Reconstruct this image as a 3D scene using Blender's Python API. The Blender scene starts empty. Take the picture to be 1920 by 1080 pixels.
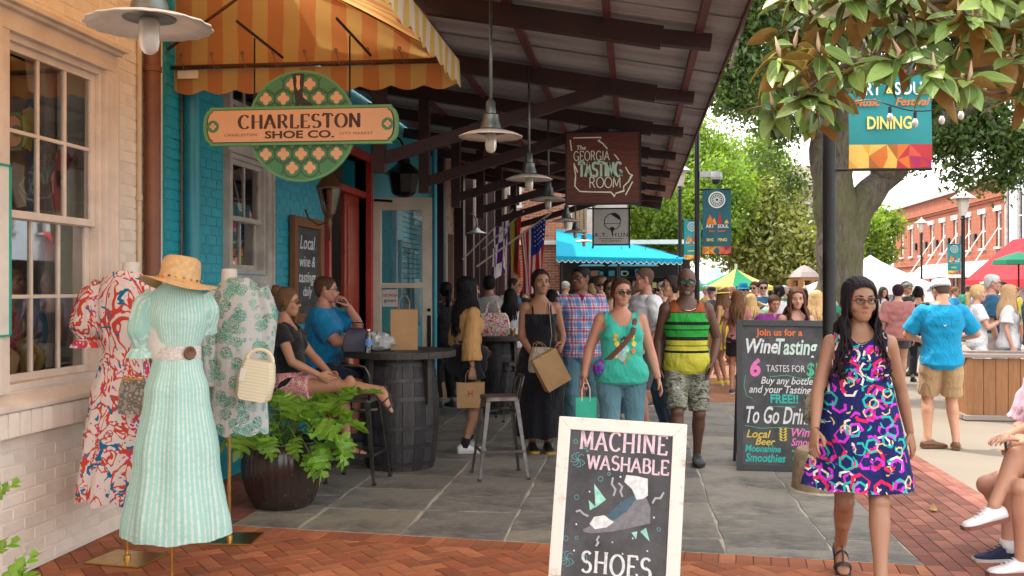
import bpy,math,random
import numpy as np
from mathutils import Vector,Matrix,Euler
R = math.radians
random.seed(7); np.random.seed(7)
SC = bpy.context.scene
COL = SC.collection
# ------------------------------------------------------------------ camera, world, sun, exposure
CAM_H = 1.6
FPX = 1867.0                       # focal length in pixels of the 1920 px wide photograph (35 mm lens)
YAW = math.atan(230 / FPX)         # the covered walk runs along +Y; the camera looks a little to its left
CT,ST = math.cos(YAW),math.sin(YAW)
cam = bpy.data.cameras.new('camera'); cam_o = bpy.data.objects.new('camera',cam); COL.objects.link(cam_o)
cam.lens = 35.0; cam.sensor_width = 36.0; cam.clip_end = 2000; cam.clip_start = 0.05
cam_o.location = (0,0,CAM_H); cam_o.rotation_euler = (R(90),0,YAW)
SC.camera = cam_o
W = bpy.data.worlds.new('World'); SC.world = W; W.use_nodes = True
SUN_EL,SUN_AZ = R(58),R(-62)     # azimuth from +Y towards +X (negative: from the left)
def build_world():
 nt = W.node_tree; N = nt.nodes; L = nt.links; N.clear()
 out = N.new('ShaderNodeOutputWorld'); bg = N.new('ShaderNodeBackground'); bg.inputs['Strength'].default_value = 0.15
 sky = N.new('ShaderNodeTexSky'); sky.sky_type = 'NISHITA'; sky.sun_disc = False
 sky.sun_elevation = SUN_EL; sky.sun_rotation = SUN_AZ; sky.dust_density = 4.0; sky.air_density = 1.2; sky.ozone_density = 1.0
 tc = N.new('ShaderNodeTexCoord'); mp = N.new('ShaderNodeMapping'); mp.inputs['Scale'].default_value = (1,1,2.6)
 no = N.new('ShaderNodeTexNoise'); no.inputs['Scale'].default_value = 2.2; no.inputs['Detail'].default_value = 7; no.inputs['Roughness'].default_value = .6
 cr = N.new('ShaderNodeValToRGB'); cr.color_ramp.elements[0].position = .34; cr.color_ramp.elements[1].position = .56
 cr.color_ramp.elements[0].color = (.45,.45,.45,1); cr.color_ramp.elements[1].color = (1,1,1,1)
 mx = N.new('ShaderNodeMix'); mx.data_type = 'RGBA'; mx.inputs[7].default_value = (8.0,7.75,7.4,1)
 L.new(tc.outputs['Generated'],mp.inputs[0]); L.new(mp.outputs[0],no.inputs['Vector']); L.new(no.outputs['Fac'],cr.inputs[0])
 L.new(cr.outputs[0],mx.inputs[0]); L.new(sky.outputs[0],mx.inputs[6]); L.new(mx.outputs[2],bg.inputs[0]); L.new(bg.outputs[0],out.inputs[0])
build_world()
sun = bpy.data.lights.new('sun','SUN'); sun.energy = 2.0; sun.angle = R(0.6); sun.color = (1,.95,.86)
sun_o = bpy.data.objects.new('sun',sun); COL.objects.link(sun_o)
_sd = Vector((math.sin(SUN_AZ) * math.cos(SUN_EL),math.cos(SUN_AZ) * math.cos(SUN_EL),math.sin(SUN_EL)))
sun_o.rotation_euler = _sd.to_track_quat('Z','Y').to_euler(); sun_o.location = (0,0,30)
SC.view_settings.view_transform = 'Standard'; SC.view_settings.look = 'None'; SC.view_settings.gamma = 1
SC.view_settings.use_curve_mapping = False; SC.view_settings.exposure = 1.5
SC.render.engine = 'CYCLES'
SC.cycles.max_bounces = 8; SC.cycles.diffuse_bounces = 5; SC.cycles.glossy_bounces = 3; SC.cycles.transmission_bounces = 6; SC.cycles.transparent_max_bounces = 12
SC.cycles.use_denoising = True
# ------------------------------------------------------------------ placing: a picture direction and a distance give a place
def P(px,py,d):
 lat = (px - 960) / FPX * d
 return Vector((lat * CT - d * ST,d * CT + lat * ST,CAM_H + (540 - py) / FPX * d))
def G(px,py):
 return P(px,py,FPX * CAM_H / (py - 540))
def D(px,py):                                     # distance of a ground point
 return FPX * CAM_H / (py - 540)
def PX(px,py,X):                                 # the point of the plane x = X seen there
 t = (px - 960) / FPX
 return P(px,py,X / (t * CT - ST))
def PY(px,py,Y):
 t = (px - 960) / FPX
 return P(px,py,Y / (CT + t * ST))
def proj(p):
 d = -p[0] * ST + p[1] * CT * 1.0
 if d <= .05: return (-9999,-9999,d)
 lat = p[0] * CT + p[1] * ST
 return (960 + FPX * lat / d,540 - (p[2] - CAM_H) * FPX / d,d)
def inview(p,m=30):
 x,y,d = proj(p); return d > 0 and -m < x < 1920 + m and -m < y < 1080 + m
# ------------------------------------------------------------------ meshes
class MB:
 def __init__(s): s.v = []; s.f = []; s.m = []; s.n = 0
 def add(s,vs,fs,mi=0,M=None):
  if M is not None: vs = [M @ Vector(v) for v in vs]
  b = s.n; s.v.extend([tuple(v) for v in vs]); s.n += len(vs)
  s.f.extend([tuple(i + b for i in f) for f in fs]); s.m.extend([mi] * len(fs)); return s
 def box(s,c,sz,mi=0,M=None):
  x,y,z = c; a,b,h = sz[0] / 2,sz[1] / 2,sz[2] / 2
  vs = [(x + i * a,y + j * b,z + k * h) for k in (-1,1) for j in (-1,1) for i in (-1,1)]
  return s.add(vs,[(0,2,3,1),(4,5,7,6),(0,1,5,4),(2,6,7,3),(0,4,6,2),(1,3,7,5)],mi,M)
 def bbox(s,c,sz,bev,mi=0,M=None):          # box with all four long and top edges chamfered
  x,y,z = c; a,b,h = sz[0] / 2,sz[1] / 2,sz[2] / 2
  def ring(zz,ins):
   p,q = a - ins,b - ins
   return [(x - p,y - q,zz),(x + p,y - q,zz),(x + p,y + q,zz),(x - p,y + q,zz)]
  vs = ring(z - h,0) + ring(z + h - bev,0) + ring(z + h,bev)
  fs = [(3,2,1,0),(8,9,10,11)]
  for r_ in (0,4):
   for i in range(4): j = (i + 1) % 4; fs.append((r_ + i,r_ + j,r_ + 4 + j,r_ + 4 + i))
  return s.add(vs,fs,mi,M)
 def bar(s,p0,p1,w,h,mi=0,up=(0,0,1)):
  p0 = Vector(p0); p1 = Vector(p1); d = (p1 - p0); L = d.length; d.normalize()
  u = Vector(up); x = d.cross(u)
  if x.length < 1e-4: x = d.cross(Vector((1,0,0)))
  x.normalize(); u = x.cross(d)
  vs = [p + x * (i * w / 2) + u * (j * h / 2) for p in (p0,p1) for j in (-1,1) for i in (-1,1)]
  return s.add(vs,[(0,1,3,2),(4,6,7,5),(0,4,5,1),(2,3,7,6),(0,2,6,4),(1,5,7,3)],mi)
 def rings(s,rings,mi=0,cap=True,close=True,M=None):
  n = len(rings[0]); vs = [p for r_ in rings for p in r_]; fs = []
  for i in range(len(rings) - 1):
   for j in range(n if close else n - 1):
    k = (j + 1) % n; fs.append((i * n + j,i * n + k,(i + 1) * n + k,(i + 1) * n + j))
  if cap and close:
   fs.append(tuple(range(n - 1,-1,-1))); fs.append(tuple((len(rings) - 1) * n + i for i in range(n)))
  return s.add(vs,fs,mi,M)
 def tube(s,pts,r,n=8,mi=0,cap=True,flat=1.0):
  pts = [Vector(p) for p in pts]; rr = r if isinstance(r,(list,tuple)) else [r] * len(pts); out = []; px = None
  for i,p in enumerate(pts):
   d = (pts[min(i + 1,len(pts) - 1)] - pts[max(i - 1,0)])
   if d.length < 1e-7: d = Vector((0,0,1))
   d.normalize()
   if px is None:
    a = Vector((0,0,1)) if abs(d.z) < .9 else Vector((1,0,0)); px = d.cross(a).normalized()
   else:
    px = px - d * px.dot(d); px = px.normalized() if px.length > 1e-5 else d.cross(Vector((0,1,0))).normalized()
   py = d.cross(px); q = rr[i]
   q = q if isinstance(q,(list,tuple)) else (q,q * flat)
   out.append([p + px * (math.cos(2 * math.pi * k / n) * q[0]) + py * (math.sin(2 * math.pi * k / n) * q[1]) for k in range(n)])
  return s.rings(out,mi,cap)
 def lathe(s,prof,n=24,mi=0,M=None,cap=True,f=None):
  out = []
  for (r_,z) in prof:
   row = []
   for k in range(n):
    a = 2 * math.pi * k / n; q = r_ * (f(a,z) if f else 1); row.append((q * math.cos(a),q * math.sin(a),z))
   out.append(row)
  return s.rings(out,mi,cap,True,M)
 def ball(s,c,r,n=10,m=7,mi=0):
  r = r if isinstance(r,(list,tuple)) else (r,r,r); c = Vector(c); out = []
  for i in range(m + 1):
   t = math.pi * (i + .001) / (m + .002); out.append([c + Vector((r[0] * math.sin(t) * math.cos(2 * math.pi * k / n),r[1] * math.sin(t) * math.sin(2 * math.pi * k / n),-r[2] * math.cos(t))) for k in range(n)])
  return s.rings(out,mi)
 def prism(s,poly,z0,z1,mi=0,M=None):       # polygon in xy pushed from z0 to z1
  n = len(poly); vs = [(p[0],p[1],z0) for p in poly] + [(p[0],p[1],z1) for p in poly]
  fs = [tuple(range(n - 1,-1,-1)),tuple(range(n,2 * n))] + [(i,(i + 1) % n,n + (i + 1) % n,n + i) for i in range(n)]
  return s.add(vs,fs,mi,M)
 def build(s,name,mats,parent=None,smooth=False,loc=None,bevel=0):
  me = bpy.data.meshes.new(name); me.from_pydata(s.v,[],s.f)
  mats = mats if isinstance(mats,(list,tuple)) else [mats]
  for m in mats: me.materials.append(m)
  if len(mats) > 1: me.polygons.foreach_set('material_index',s.m)
  if smooth: me.polygons.foreach_set('use_smooth',[True] * len(s.f))
  me.update()
  o = bpy.data.objects.new(name,me); COL.objects.link(o)
  if smooth == 'auto':
   me.set_sharp_from_angle(angle=R(40))
  if parent: o.parent = parent
  if loc is not None: o.location = loc
  if bevel:
   b = o.modifiers.new('bevel','BEVEL'); b.width = bevel; b.segments = 2; b.limit_method = 'ANGLE'; b.angle_limit = R(35)
  return o
# plane matrices: vertical sheet facing the camera side (-Y), facing +X, facing -X
def MXZ(loc,rz=0): return Matrix.Translation(loc) @ Matrix.Rotation(rz,4,'Z') @ Matrix(((1,0,0,0),(0,0,-1,0),(0,1,0,0),(0,0,0,1)))
def tag(o,label=None,cat=None,group=None,kind=None):
 if label: o['label'] = label
 if cat: o['category'] = cat
 if group: o['group'] = group
 if kind: o['kind'] = kind
 return o
def empty(name,loc=(0,0,0),rz=0,label=None,cat=None,group=None):
 o = bpy.data.objects.new(name,None); COL.objects.link(o); o.location = loc; o.rotation_euler = (0,0,rz)
 o.empty_display_size = .1
 return tag(o,label,cat,group)
_TS = bpy.data.scenes.new('tmp')
def tmp_eval(ob):                                   # evaluate one object alone, away from the scene
 _TS.collection.objects.link(ob); vl = _TS.view_layers[0]; vl.update(); dg = vl.depsgraph; dg.update(); return ob.evaluated_get(dg)
def tmp_drop(ob): _TS.collection.objects.unlink(ob); bpy.data.objects.remove(ob)
def copy_tree(o,parent=None):
 c = o.copy(); COL.objects.link(c)
 if parent: c.parent = parent
 for ch in list(o.children): copy_tree(ch,c)
 return c
def fastmesh(name,V,Q,mat,parent=None,smooth=True,mi=None):
 V = np.asarray(V,dtype=np.float32); Q = np.asarray(Q,dtype=np.int32); k = Q.shape[1]
 me = bpy.data.meshes.new(name); me.vertices.add(len(V)); me.vertices.foreach_set('co',V.ravel())
 me.loops.add(Q.size); me.loops.foreach_set('vertex_index',Q.ravel())
 me.polygons.add(len(Q)); me.polygons.foreach_set('loop_start',np.arange(0,Q.size,k,dtype=np.int32))
 me.polygons.foreach_set('loop_total',np.full(len(Q),k,dtype=np.int32))
 if smooth: me.polygons.foreach_set('use_smooth',np.ones(len(Q),dtype=bool))
 for m in (mat if isinstance(mat,(list,tuple)) else [mat]): me.materials.append(m)
 if mi is not None: me.polygons.foreach_set('material_index',np.asarray(mi,dtype=np.int32))
 me.update(calc_edges=True)
 o = bpy.data.objects.new(name,me); COL.objects.link(o)
 if parent: o.parent = parent
 return o
# ------------------------------------------------------------------ materials
def srgb(h):
 h = h.lstrip('#'); v = [int(h[i:i + 2],16) / 255 for i in (0,2,4)]
 return tuple((c / 12.92 if c <= .04045 else ((c + .055) / 1.055) ** 2.4) for c in v)
_MATS = {}
class NB:                                            # tiny node builder
 def __init__(s,name):
  s.mat = bpy.data.materials.new(name); s.mat.use_nodes = True; s.nt = s.mat.node_tree; s.N = s.nt.nodes; s.N.clear()
  s.out = s.N.new('ShaderNodeOutputMaterial'); s.b = s.N.new('ShaderNodeBsdfPrincipled'); s.nt.links.new(s.b.outputs[0],s.out.inputs[0])
  s.tc = s.N.new('ShaderNodeTexCoord')
 def link(s,a,b): s.nt.links.new(a,b)
 def set(s,sock,v):
  if hasattr(v,'is_linked') or isinstance(v,bpy.types.NodeSocket): s.link(v,sock)
  elif isinstance(v,(tuple,list)) and len(v) == 3 and sock.type == 'RGBA': sock.default_value = (*v,1)
  else: sock.default_value = v
 def mapping(s,scale=(1,1,1),rot=(0,0,0),loc=(0,0,0),co=None):
  m = s.N.new('ShaderNodeMapping'); m.inputs['Scale'].default_value = scale; m.inputs['Rotation'].default_value = rot; m.inputs['Location'].default_value = loc
  s.link(co or s.tc.outputs['Object'],m.inputs[0]); return m.outputs[0]
 def noise(s,scale,detail=4,rough=.55,co=None,dist=0):
  n = s.N.new('ShaderNodeTexNoise'); n.inputs['Scale'].default_value = scale; n.inputs['Detail'].default_value = detail; n.inputs['Roughness'].default_value = rough; n.inputs['Distortion'].default_value = dist
  s.link(co or s.tc.outputs['Object'],n.inputs['Vector']); return n
 def vor(s,scale,feat='F1',co=None,rnd=1.0,dist='EUCLIDEAN'):
  n = s.N.new('ShaderNodeTexVoronoi'); n.feature = feat; n.inputs['Scale'].default_value = scale; n.inputs['Randomness'].default_value = rnd
  if feat not in ('DISTANCE_TO_EDGE','N_SPHERE_RADIUS'): n.distance = dist
  s.link(co or s.tc.outputs['Object'],n.inputs['Vector']); return n
 def wave(s,scale,co=None,dist=0,direction='X',prof='SIN',dscale=1):
  n = s.N.new('ShaderNodeTexWave'); n.bands_direction = direction; n.wave_profile = prof; n.inputs['Scale'].default_value = scale; n.inputs['Distortion'].default_value = dist; n.inputs['Detail Scale'].default_value = dscale
  s.link(co or s.tc.outputs['Object'],n.inputs['Vector']); return n.outputs['Fac']
 def ramp(s,fac,stops,interp='LINEAR'):
  n = s.N.new('ShaderNodeValToRGB'); n.color_ramp.interpolation = interp; e = n.color_ramp.elements
  while len(e) < len(stops): e.new(.5)
  for i,(p,c) in enumerate(stops):
   e[i].position = p; c = (c,c,c) if isinstance(c,(int,float)) else c; e[i].color = (*c[:3],1)
  s.link(fac,n.inputs[0]); return n.outputs[0]
 def mix(s,f,a,b,mode='MIX'):
  n = s.N.new('ShaderNodeMix'); n.data_type = 'RGBA'; n.blend_type = mode; s.set(n.inputs[0],f); s.set(n.inputs[6],a); s.set(n.inputs[7],b); return n.outputs[2]
 def math(s,op,a,b=0.0,c=None):
  n = s.N.new('ShaderNodeMath'); n.operation = op; s.set(n.inputs[0],a); s.set(n.inputs[1],b)
  if c is not None: s.set(n.inputs[2],c)
  return n.outputs[0]
 def sep(s,co=None):
  n = s.N.new('ShaderNodeSeparateXYZ'); s.link(co or s.tc.outputs['Object'],n.inputs[0]); return n.outputs
 def comb(s,x,y,z):
  n = s.N.new('ShaderNodeCombineXYZ'); s.set(n.inputs[0],x); s.set(n.inputs[1],y); s.set(n.inputs[2],z); return n.outputs[0]
 def bump(s,h,strength=.3,dist=.01):
  n = s.N.new('ShaderNodeBump'); n.inputs['Strength'].default_value = strength; n.inputs['Distance'].default_value = dist; s.link(h,n.inputs['Height']); s.link(n.outputs[0],s.b.inputs['Normal'])
 def rand(s):
  a = s.N.new('ShaderNodeObjectInfo').outputs['Random']; g = s.N.new('ShaderNodeNewGeometry').outputs['Random Per Island']
  return s.math('FRACT',s.math('ADD',a,g),0)
 def fin(s,col,rough=.6,metal=0,spec=.5,**kw):
  s.set(s.b.inputs['Base Color'],col); s.set(s.b.inputs['Roughness'],rough); s.set(s.b.inputs['Metallic'],metal); s.b.inputs['Specular IOR Level'].default_value = spec
  for k,v in kw.items(): s.set(s.b.inputs[k.replace('_',' ')],v)
  return s.mat
def mat(name,col,rough=.6,metal=0,var=.15,scale=6,bump=.15,bs=60,col2=None,stretch=(1,1,1),spec=.5,rnd=0,bd=.004,**kw):
 if name in _MATS: return _MATS[name]
 col = srgb(col) if isinstance(col,str) else col
 if col2 is None: col2 = tuple(c * (1 - var) for c in col)
 elif isinstance(col2,str): col2 = srgb(col2)
 b = NB(name); co = b.mapping(stretch); n = b.noise(scale,5,.6,co)
 c = b.mix(b.ramp(n.outputs['Fac'],[(.35,0.0),(.65,1.0)]),col,col2)
 if rnd: c = b.mix(1.0,c,b.ramp(b.rand(),[(0,1 - rnd),(1,1 + rnd * .6)]),'MULTIPLY')
 if bump: b.bump(b.noise(bs,3,.6,co).outputs['Fac'],bump,bd)
 _MATS[name] = b.fin(c,rough,metal,spec,**kw); return _MATS[name]
# ------------------------------------------------------------------ named materials
def two_sided_cloth(name,col_fn,trans=.35,rough=.85,bumpn=None):
 b = NB(name); c = col_fn(b)
 b.fin(c,rough,0,.2)
 t = b.N.new('ShaderNodeBsdfTranslucent'); b.link(c,t.inputs[0]) if isinstance(c,bpy.types.NodeSocket) else b.set(t.inputs[0],c)
 m = b.N.new('ShaderNodeMixShader'); m.inputs[0].default_value = trans
 b.link(b.b.outputs[0],m.inputs[1]); b.link(t.outputs[0],m.inputs[2]); b.link(m.outputs[0],b.out.inputs[0])
 if bumpn: b.bump(b.noise(bumpn,4).outputs['Fac'],.5,.01)
 return b.mat
def brick_mat(name,c1,c2,rnd=.25,rough=.8,stain=(.2,.2,.2),st=.3,bump=.5,bs=45):
 b = NB(name); rr = b.rand(); c = b.mix(rr,c1,c2)
 n = b.noise(5,6,.65).outputs['Fac']; c = b.mix(b.ramp(n,[(.45,0.),(.75,st)]),c,stain)
 n2 = b.noise(38,4,.7).outputs['Fac']; c = b.mix(b.ramp(n2,[(.3,.22),(.6,0.)]),c,tuple(x * .5 for x in c1))
 v = b.vor(7); c = b.mix(b.ramp(v.outputs['Distance'],[(.05,.6),(.10,0.)]),c,tuple(x * .35 for x in c1)); n4 = b.noise(1.1,6,.7).outputs['Fac']; c = b.mix(b.ramp(n4,[(.5,0.),(.66,.35)]),c,stain)
 c = b.mix(1.0,c,b.ramp(b.math('FRACT',b.math('MULTIPLY',rr,7.31)),[(0,1 - rnd),(1,1 + rnd * .5)]),'MULTIPLY')
 b.bump(b.noise(bs,5,.7).outputs['Fac'],bump,.006); return b.fin(c,rough,0,.3)
m_paver = brick_mat('clay_paver',(.34,.095,.042),(.46,.17,.075),.28,.72,(.16,.09,.075),.45)
m_paver_r = brick_mat('red_clay_paver',(.27,.085,.06),(.36,.135,.09),.28,.7,(.13,.09,.085),.5)
m_joint = mat('sandy_joint',(.17,.11,.08),.95,var=.4,scale=30,bump=.6,bs=120)
m_sjoint = mat('stone_joint',(.50,.45,.38),.95,var=.35,scale=9,bump=.6,bs=90)
def flag_mat():
 b = NB('bluestone'); rr = b.rand(); c = b.mix(rr,(.165,.155,.145),(.30,.27,.235)); c = b.mix(b.math('GREATER_THAN',b.math('FRACT',b.math('MULTIPLY',rr,9.7)),.8),c,(.29,.26,.21))
 co = b.mapping((1.2,3.2,1)); n = b.noise(2.6,9,.72,co,.9).outputs['Fac']; c = b.mix(b.ramp(n,[(.46,0.),(.6,.6)]),c,(.36,.32,.26))
 k = b.noise(1.3,7,.7).outputs['Fac']; c = b.mix(b.ramp(k,[(.5,0.),(.64,.7)]),c,(.075,.072,.07)); n3 = b.noise(26,6,.8,co).outputs['Fac']; c = b.mix(b.ramp(n3,[(.34,.7),(.5,0.)]),c,(.06,.06,.062))
 v = b.vor(16); c = b.mix(b.ramp(v.outputs['Distance'],[(.03,.7),(.06,0.)]),c,(.05,.05,.05)); b.bump(b.noise(7,9,.75,co).outputs['Fac'],.8,.02); return b.fin(c,b.ramp(n3,[(.3,.4),(.7,.72)]),0,.4)
m_flag = flag_mat()
m_road = mat('pale_aggregate',(.50,.40,.31),.9,col2=(.40,.31,.235),scale=2.2,bump=.7,bs=130)
def road_speckle():
 b = NB('exposed_aggregate_paving'); n = b.noise(1.3,6,.6).outputs['Fac']; c = b.mix(n,(.20,.165,.13),(.27,.23,.185))
 v = b.vor(110); c = b.mix(b.ramp(v.outputs['Distance'],[(.15,.35),(.45,0.)]),c,(.27,.19,.14)); c = b.mix(b.ramp(b.noise(7,5,.7).outputs['Fac'],[(.55,0.),(.75,.35)]),c,(.25,.22,.19))
 b.bump(v.outputs['Distance'],.4,.004); return b.fin(c,.9,0,.3)
m_road = road_speckle()
m_asph = mat('far_asphalt',(.14,.135,.13),.9,var=.3,scale=2,bump=.4,bs=80)
def painted_brick(name,c1,c2,dirt,under,rough=.55,peel=.12):
 b = NB(name); c = b.mix(b.noise(2.5,5).outputs['Fac'],c1,c2); rr = b.rand(); c = b.mix(1.0,c,b.ramp(rr,[(0,.9),(1,1.04)]),'MULTIPLY')
 n = b.noise(3.2,8,.72).outputs['Fac']; c = b.mix(b.ramp(n,[(.52,0.),(.78,.6)]),c,dirt)
 n2 = b.noise(14,8,.78).outputs['Fac']; c = b.mix(b.ramp(n2,[(.74 - peel * .3,0.),(.76 - peel * .3,.85)]),c,under)
 b.bump(b.noise(26,6,.7).outputs['Fac'],.6,.01); return b.fin(c,rough,0,.4)
m_wbrick = painted_brick('whitewashed_brick',(.80,.73,.65),(.86,.80,.73),(.52,.44,.37),(.42,.27,.19),peel=.1)
m_bbrick = painted_brick('turquoise_painted_brick',(.015,.30,.42),(.03,.42,.53),(.015,.15,.23),(.03,.10,.14),.38,.05)
m_brbrick = brick_mat('brown_brick',(.26,.18,.125),(.36,.27,.20),.25,.85,(.14,.10,.08),.5)
m_redbrick = brick_mat('orange_red_brick',(.36,.12,.065),(.50,.20,.11),.2,.85,(.30,.14,.09),.4)
m_mortar = mat('pale_mortar',(.55,.48,.42),.95,var=.2,scale=12,bump=.5)
m_trim = mat('cream_window_paint',(.74,.66,.59),.5,col2=(.60,.52,.46),scale=3.5,bump=.25,bs=28)
m_gtrim = mat('grey_window_paint',(.52,.49,.45),.5,col2=(.34,.31,.29),scale=4,bump=.2,bs=30)
m_wpaint = mat('white_paint',(.74,.72,.68),.5,var=.12,scale=5)
m_red = mat('red_paint',(.50,.035,.03),.45,col2=(.36,.025,.022),scale=3,bump=.2,bs=20)
m_cream = mat('cream_door_paint',(.76,.69,.56),.45,col2=(.62,.55,.44),scale=3,bump=.2,bs=18)
m_blue = mat('turquoise_paint',(.012,.27,.36),.4,col2=(.012,.18,.27),scale=2,bump=.2,bs=14)
m_dblue = mat('dark_blue_paint',(.015,.06,.11),.5,var=.3,scale=3)
m_brownpipe = mat('brown_metal_paint',(.20,.075,.033),.45,col2=(.14,.05,.025),scale=3,bump=.15,bs=30)
m_conduit = mat('beige_conduit_paint',(.62,.50,.36),.5,var=.2)
m_black = mat('black_metal',(.018,.018,.02),.4,.5,var=.3,scale=9)
m_blackp = mat('black_plastic',(.02,.02,.022),.5,var=.2)
m_maroon = mat('maroon_steel',(.045,.014,.016),.5,.1,col2=(.025,.010,.012),scale=3,bump=.2)
m_maroonl = mat('maroon_purlin',(.13,.028,.036),.5,.1,var=.35,scale=3,bump=.2)
m_zinc = mat('aged_zinc',(.21,.23,.22),.42,.8,col2=(.12,.14,.135),scale=14)
m_shade = mat('white_enamel',(.72,.66,.60),.35,var=.18,scale=8)
m_brass = mat('brushed_brass',(.62,.40,.12),.25,.95,col2=(.48,.29,.09),scale=16,bump=.1)
m_dwood = mat('dark_wood',(.04,.034,.03),.5,col2=(.02,.017,.016),scale=4,stretch=(1,1,6),bump=.5,bs=30)
m_gunmetal = mat('scuffed_gunmetal',(.15,.14,.135),.35,.85,col2=(.07,.065,.065),scale=9,bump=.1)
m_frosted = mat('frosted_globe',(.62,.56,.50),.25,0,var=.08,Transmission_Weight=.35)
def glass_mat(name,tint=(.9,.95,.95),rough=.02,alpha=.25,dark=(.02,.02,.02)):
 b = NB(name); g = b.N.new('ShaderNodeBsdfGlossy'); g.inputs['Roughness'].default_value = rough; t = b.N.new('ShaderNodeBsdfTransparent'); t.inputs[0].default_value = (*tint,1)
 fr = b.N.new('ShaderNodeFresnel'); fr.inputs[0].default_value = 1.6; f = b.math('ADD',b.math('MULTIPLY',fr.outputs[0],1.0),alpha)
 m = b.N.new('ShaderNodeMixShader'); b.link(f,m.inputs[0]); b.link(t.outputs[0],m.inputs[1]); b.link(g.outputs[0],m.inputs[2]); b.link(m.outputs[0],b.out.inputs[0]); return b.mat
m_glass = glass_mat('window_glass')
m_glass2 = glass_mat('clear_glass',alpha=.04)
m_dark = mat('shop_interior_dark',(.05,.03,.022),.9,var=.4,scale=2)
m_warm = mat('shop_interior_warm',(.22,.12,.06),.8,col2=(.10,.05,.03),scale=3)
m_purple = mat('purple_drape',(.11,.012,.10),.8,var=.4)
def striped(name,a,bcol,width,axis,trans=.4):
 def fn(b):
  x = b.sep()[axis]; f = b.math('GREATER_THAN',b.math('FRACT',b.math('DIVIDE',x,width * 2)),.5)
  c = b.mix(f,a,bcol); n = b.noise(1.7,5).outputs['Fac']; return b.mix(b.ramp(n,[(.45,0.),(.8,.35)]),c,(.30,.12,.03))
 return two_sided_cloth(name,fn,trans,.85,5)
m_corr = mat('corrugated_roof_sheet',(.44,.43,.45),.5,.1,col2=(.27,.25,.26),scale=1.2,stretch=(.4,3,1),bump=.2,bs=20)
def wood(name,c1,c2,axis=2,scale=4,rough=.6,rnd=.2):
 b = NB(name); st = [14,14,14]; st[axis] = 1.2; co = b.mapping(st); n = b.noise(scale * .5,8,.65,co,1.2).outputs['Fac']
 c = b.mix(b.ramp(n,[(.3,0.),(.7,1.)]),c1,c2); c = b.mix(1.0,c,b.ramp(b.rand(),[(0,1 - rnd),(1,1 + rnd * .6)]),'MULTIPLY'); b.bump(n,.35,.004); return b.fin(c,rough,0,.4)
m_planter = wood('stained_planter_wood',(.24,.105,.04),(.36,.17,.07),2,5)
m_signwood = wood('mahogany_board',(.075,.014,.009),(.17,.042,.022),0,5,.45)
m_framewood = wood('rustic_frame_wood',(.16,.06,.02),(.30,.13,.045),2,5)
m_greywood = wood('weathered_grey_wood',(.20,.16,.15),(.32,.27,.25),1,4)
def chalkboard():
 b = NB('chalkboard'); n = b.noise(3,7,.7,b.mapping((1,1,2.5))).outputs['Fac']; c = b.mix(b.ramp(n,[(.35,0.),(.75,1.)]),(.045,.046,.052),(.13,.13,.14)); return b.fin(c,.75,0,.3)
m_chalkb = chalkboard()
def chalk(name,col): return mat(name,col,.95,var=.3,scale=40,bump=0)
ck_w = chalk('white_chalk',(.78,.80,.82)); ck_p = chalk('pink_chalk',(.86,.22,.55)); ck_lp = chalk('pale_pink_chalk',(.82,.62,.72)); ck_t = chalk('teal_chalk',(.05,.50,.46)); ck_m = chalk('mint_chalk',(.36,.74,.62))
ck_o = chalk('orange_chalk',(.80,.20,.07)); ck_y = chalk('yellow_chalk',(.80,.62,.10)); ck_g = chalk('grey_chalk',(.22,.22,.24)); ck_gr = chalk('green_chalk',(.10,.52,.30)); ck_b = chalk('slate_blue_chalk',(.08,.14,.19))
def leafm(name,top,tip,rough=.4,trans=.25,rnd=.35,veins=False):
 b = NB(name); rr = b.rand(); c = b.mix(rr,top,tip); c = b.mix(1.0,c,b.ramp(b.math('FRACT',b.math('MULTIPLY',rr,5.7)),[(0,1 - rnd),(1,1 + rnd)]),'MULTIPLY')
 if veins: c = b.mix(b.ramp(b.math('ABSOLUTE',b.sep()[1]),[(.0009,.75),(.0022,0.)]),c,(.42,.46,.20)); c = b.mix(b.ramp(b.noise(60,4,.7).outputs['Fac'],[(.6,0.),(.75,.5)]),c,(.20,.16,.05)); b.bump(b.wave(60,b.mapping((1,1,0),(0,0,.6)),1),.3,.002)
 b.fin(c,rough,0,.5); t = b.N.new('ShaderNodeBsdfTranslucent'); c2 = b.mix(1.0,c,(1.6,1.5,.5),'MULTIPLY'); b.link(c2,t.inputs[0]); m = b.N.new('ShaderNodeMixShader'); m.inputs[0].default_value = trans
 b.link(b.b.outputs[0],m.inputs[1]); b.link(t.outputs[0],m.inputs[2]); b.link(m.outputs[0],b.out.inputs[0]); return b.mat
m_oakleaf = leafm('oak_leaf',(.055,.105,.025),(.10,.16,.045),.45,.38)
m_limeleaf = leafm('bright_leaf',(.12,.23,.03),(.22,.33,.05),.5,.45)
m_magfar = leafm('far_magnolia_leaf',(.15,.20,.04),(.30,.30,.085),.4,.25)
m_magleaf = leafm('magnolia_leaf_top',(.13,.25,.055),(.30,.42,.10),.25,.22,.4,True)
m_lensc = glass_mat('spectacle_glass',(.97,.97,.97),.05,-.06)
m_magback = mat('magnolia_leaf_underside',(.42,.25,.07),.8,col2=(.28,.15,.04),scale=9,rnd=.3)
m_philo = leafm('philodendron_leaf',(.13,.30,.03),(.25,.45,.06),.35,.35,.25)
def barkm(name,c1,c2,moss):
 b = NB(name); co = b.mapping((6,6,1.6)); n = b.noise(3,9,.7,co,.8).outputs['Fac']; c = b.mix(b.ramp(n,[(.3,0.),(.65,1.)]),c1,c2)
 m = b.noise(.9,6,.65).outputs['Fac']; c = b.mix(b.ramp(m,[(.45,0.),(.6,.55)]),c,moss); b.bump(n,.9,.05); return b.fin(c,.9,0,.2)
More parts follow.
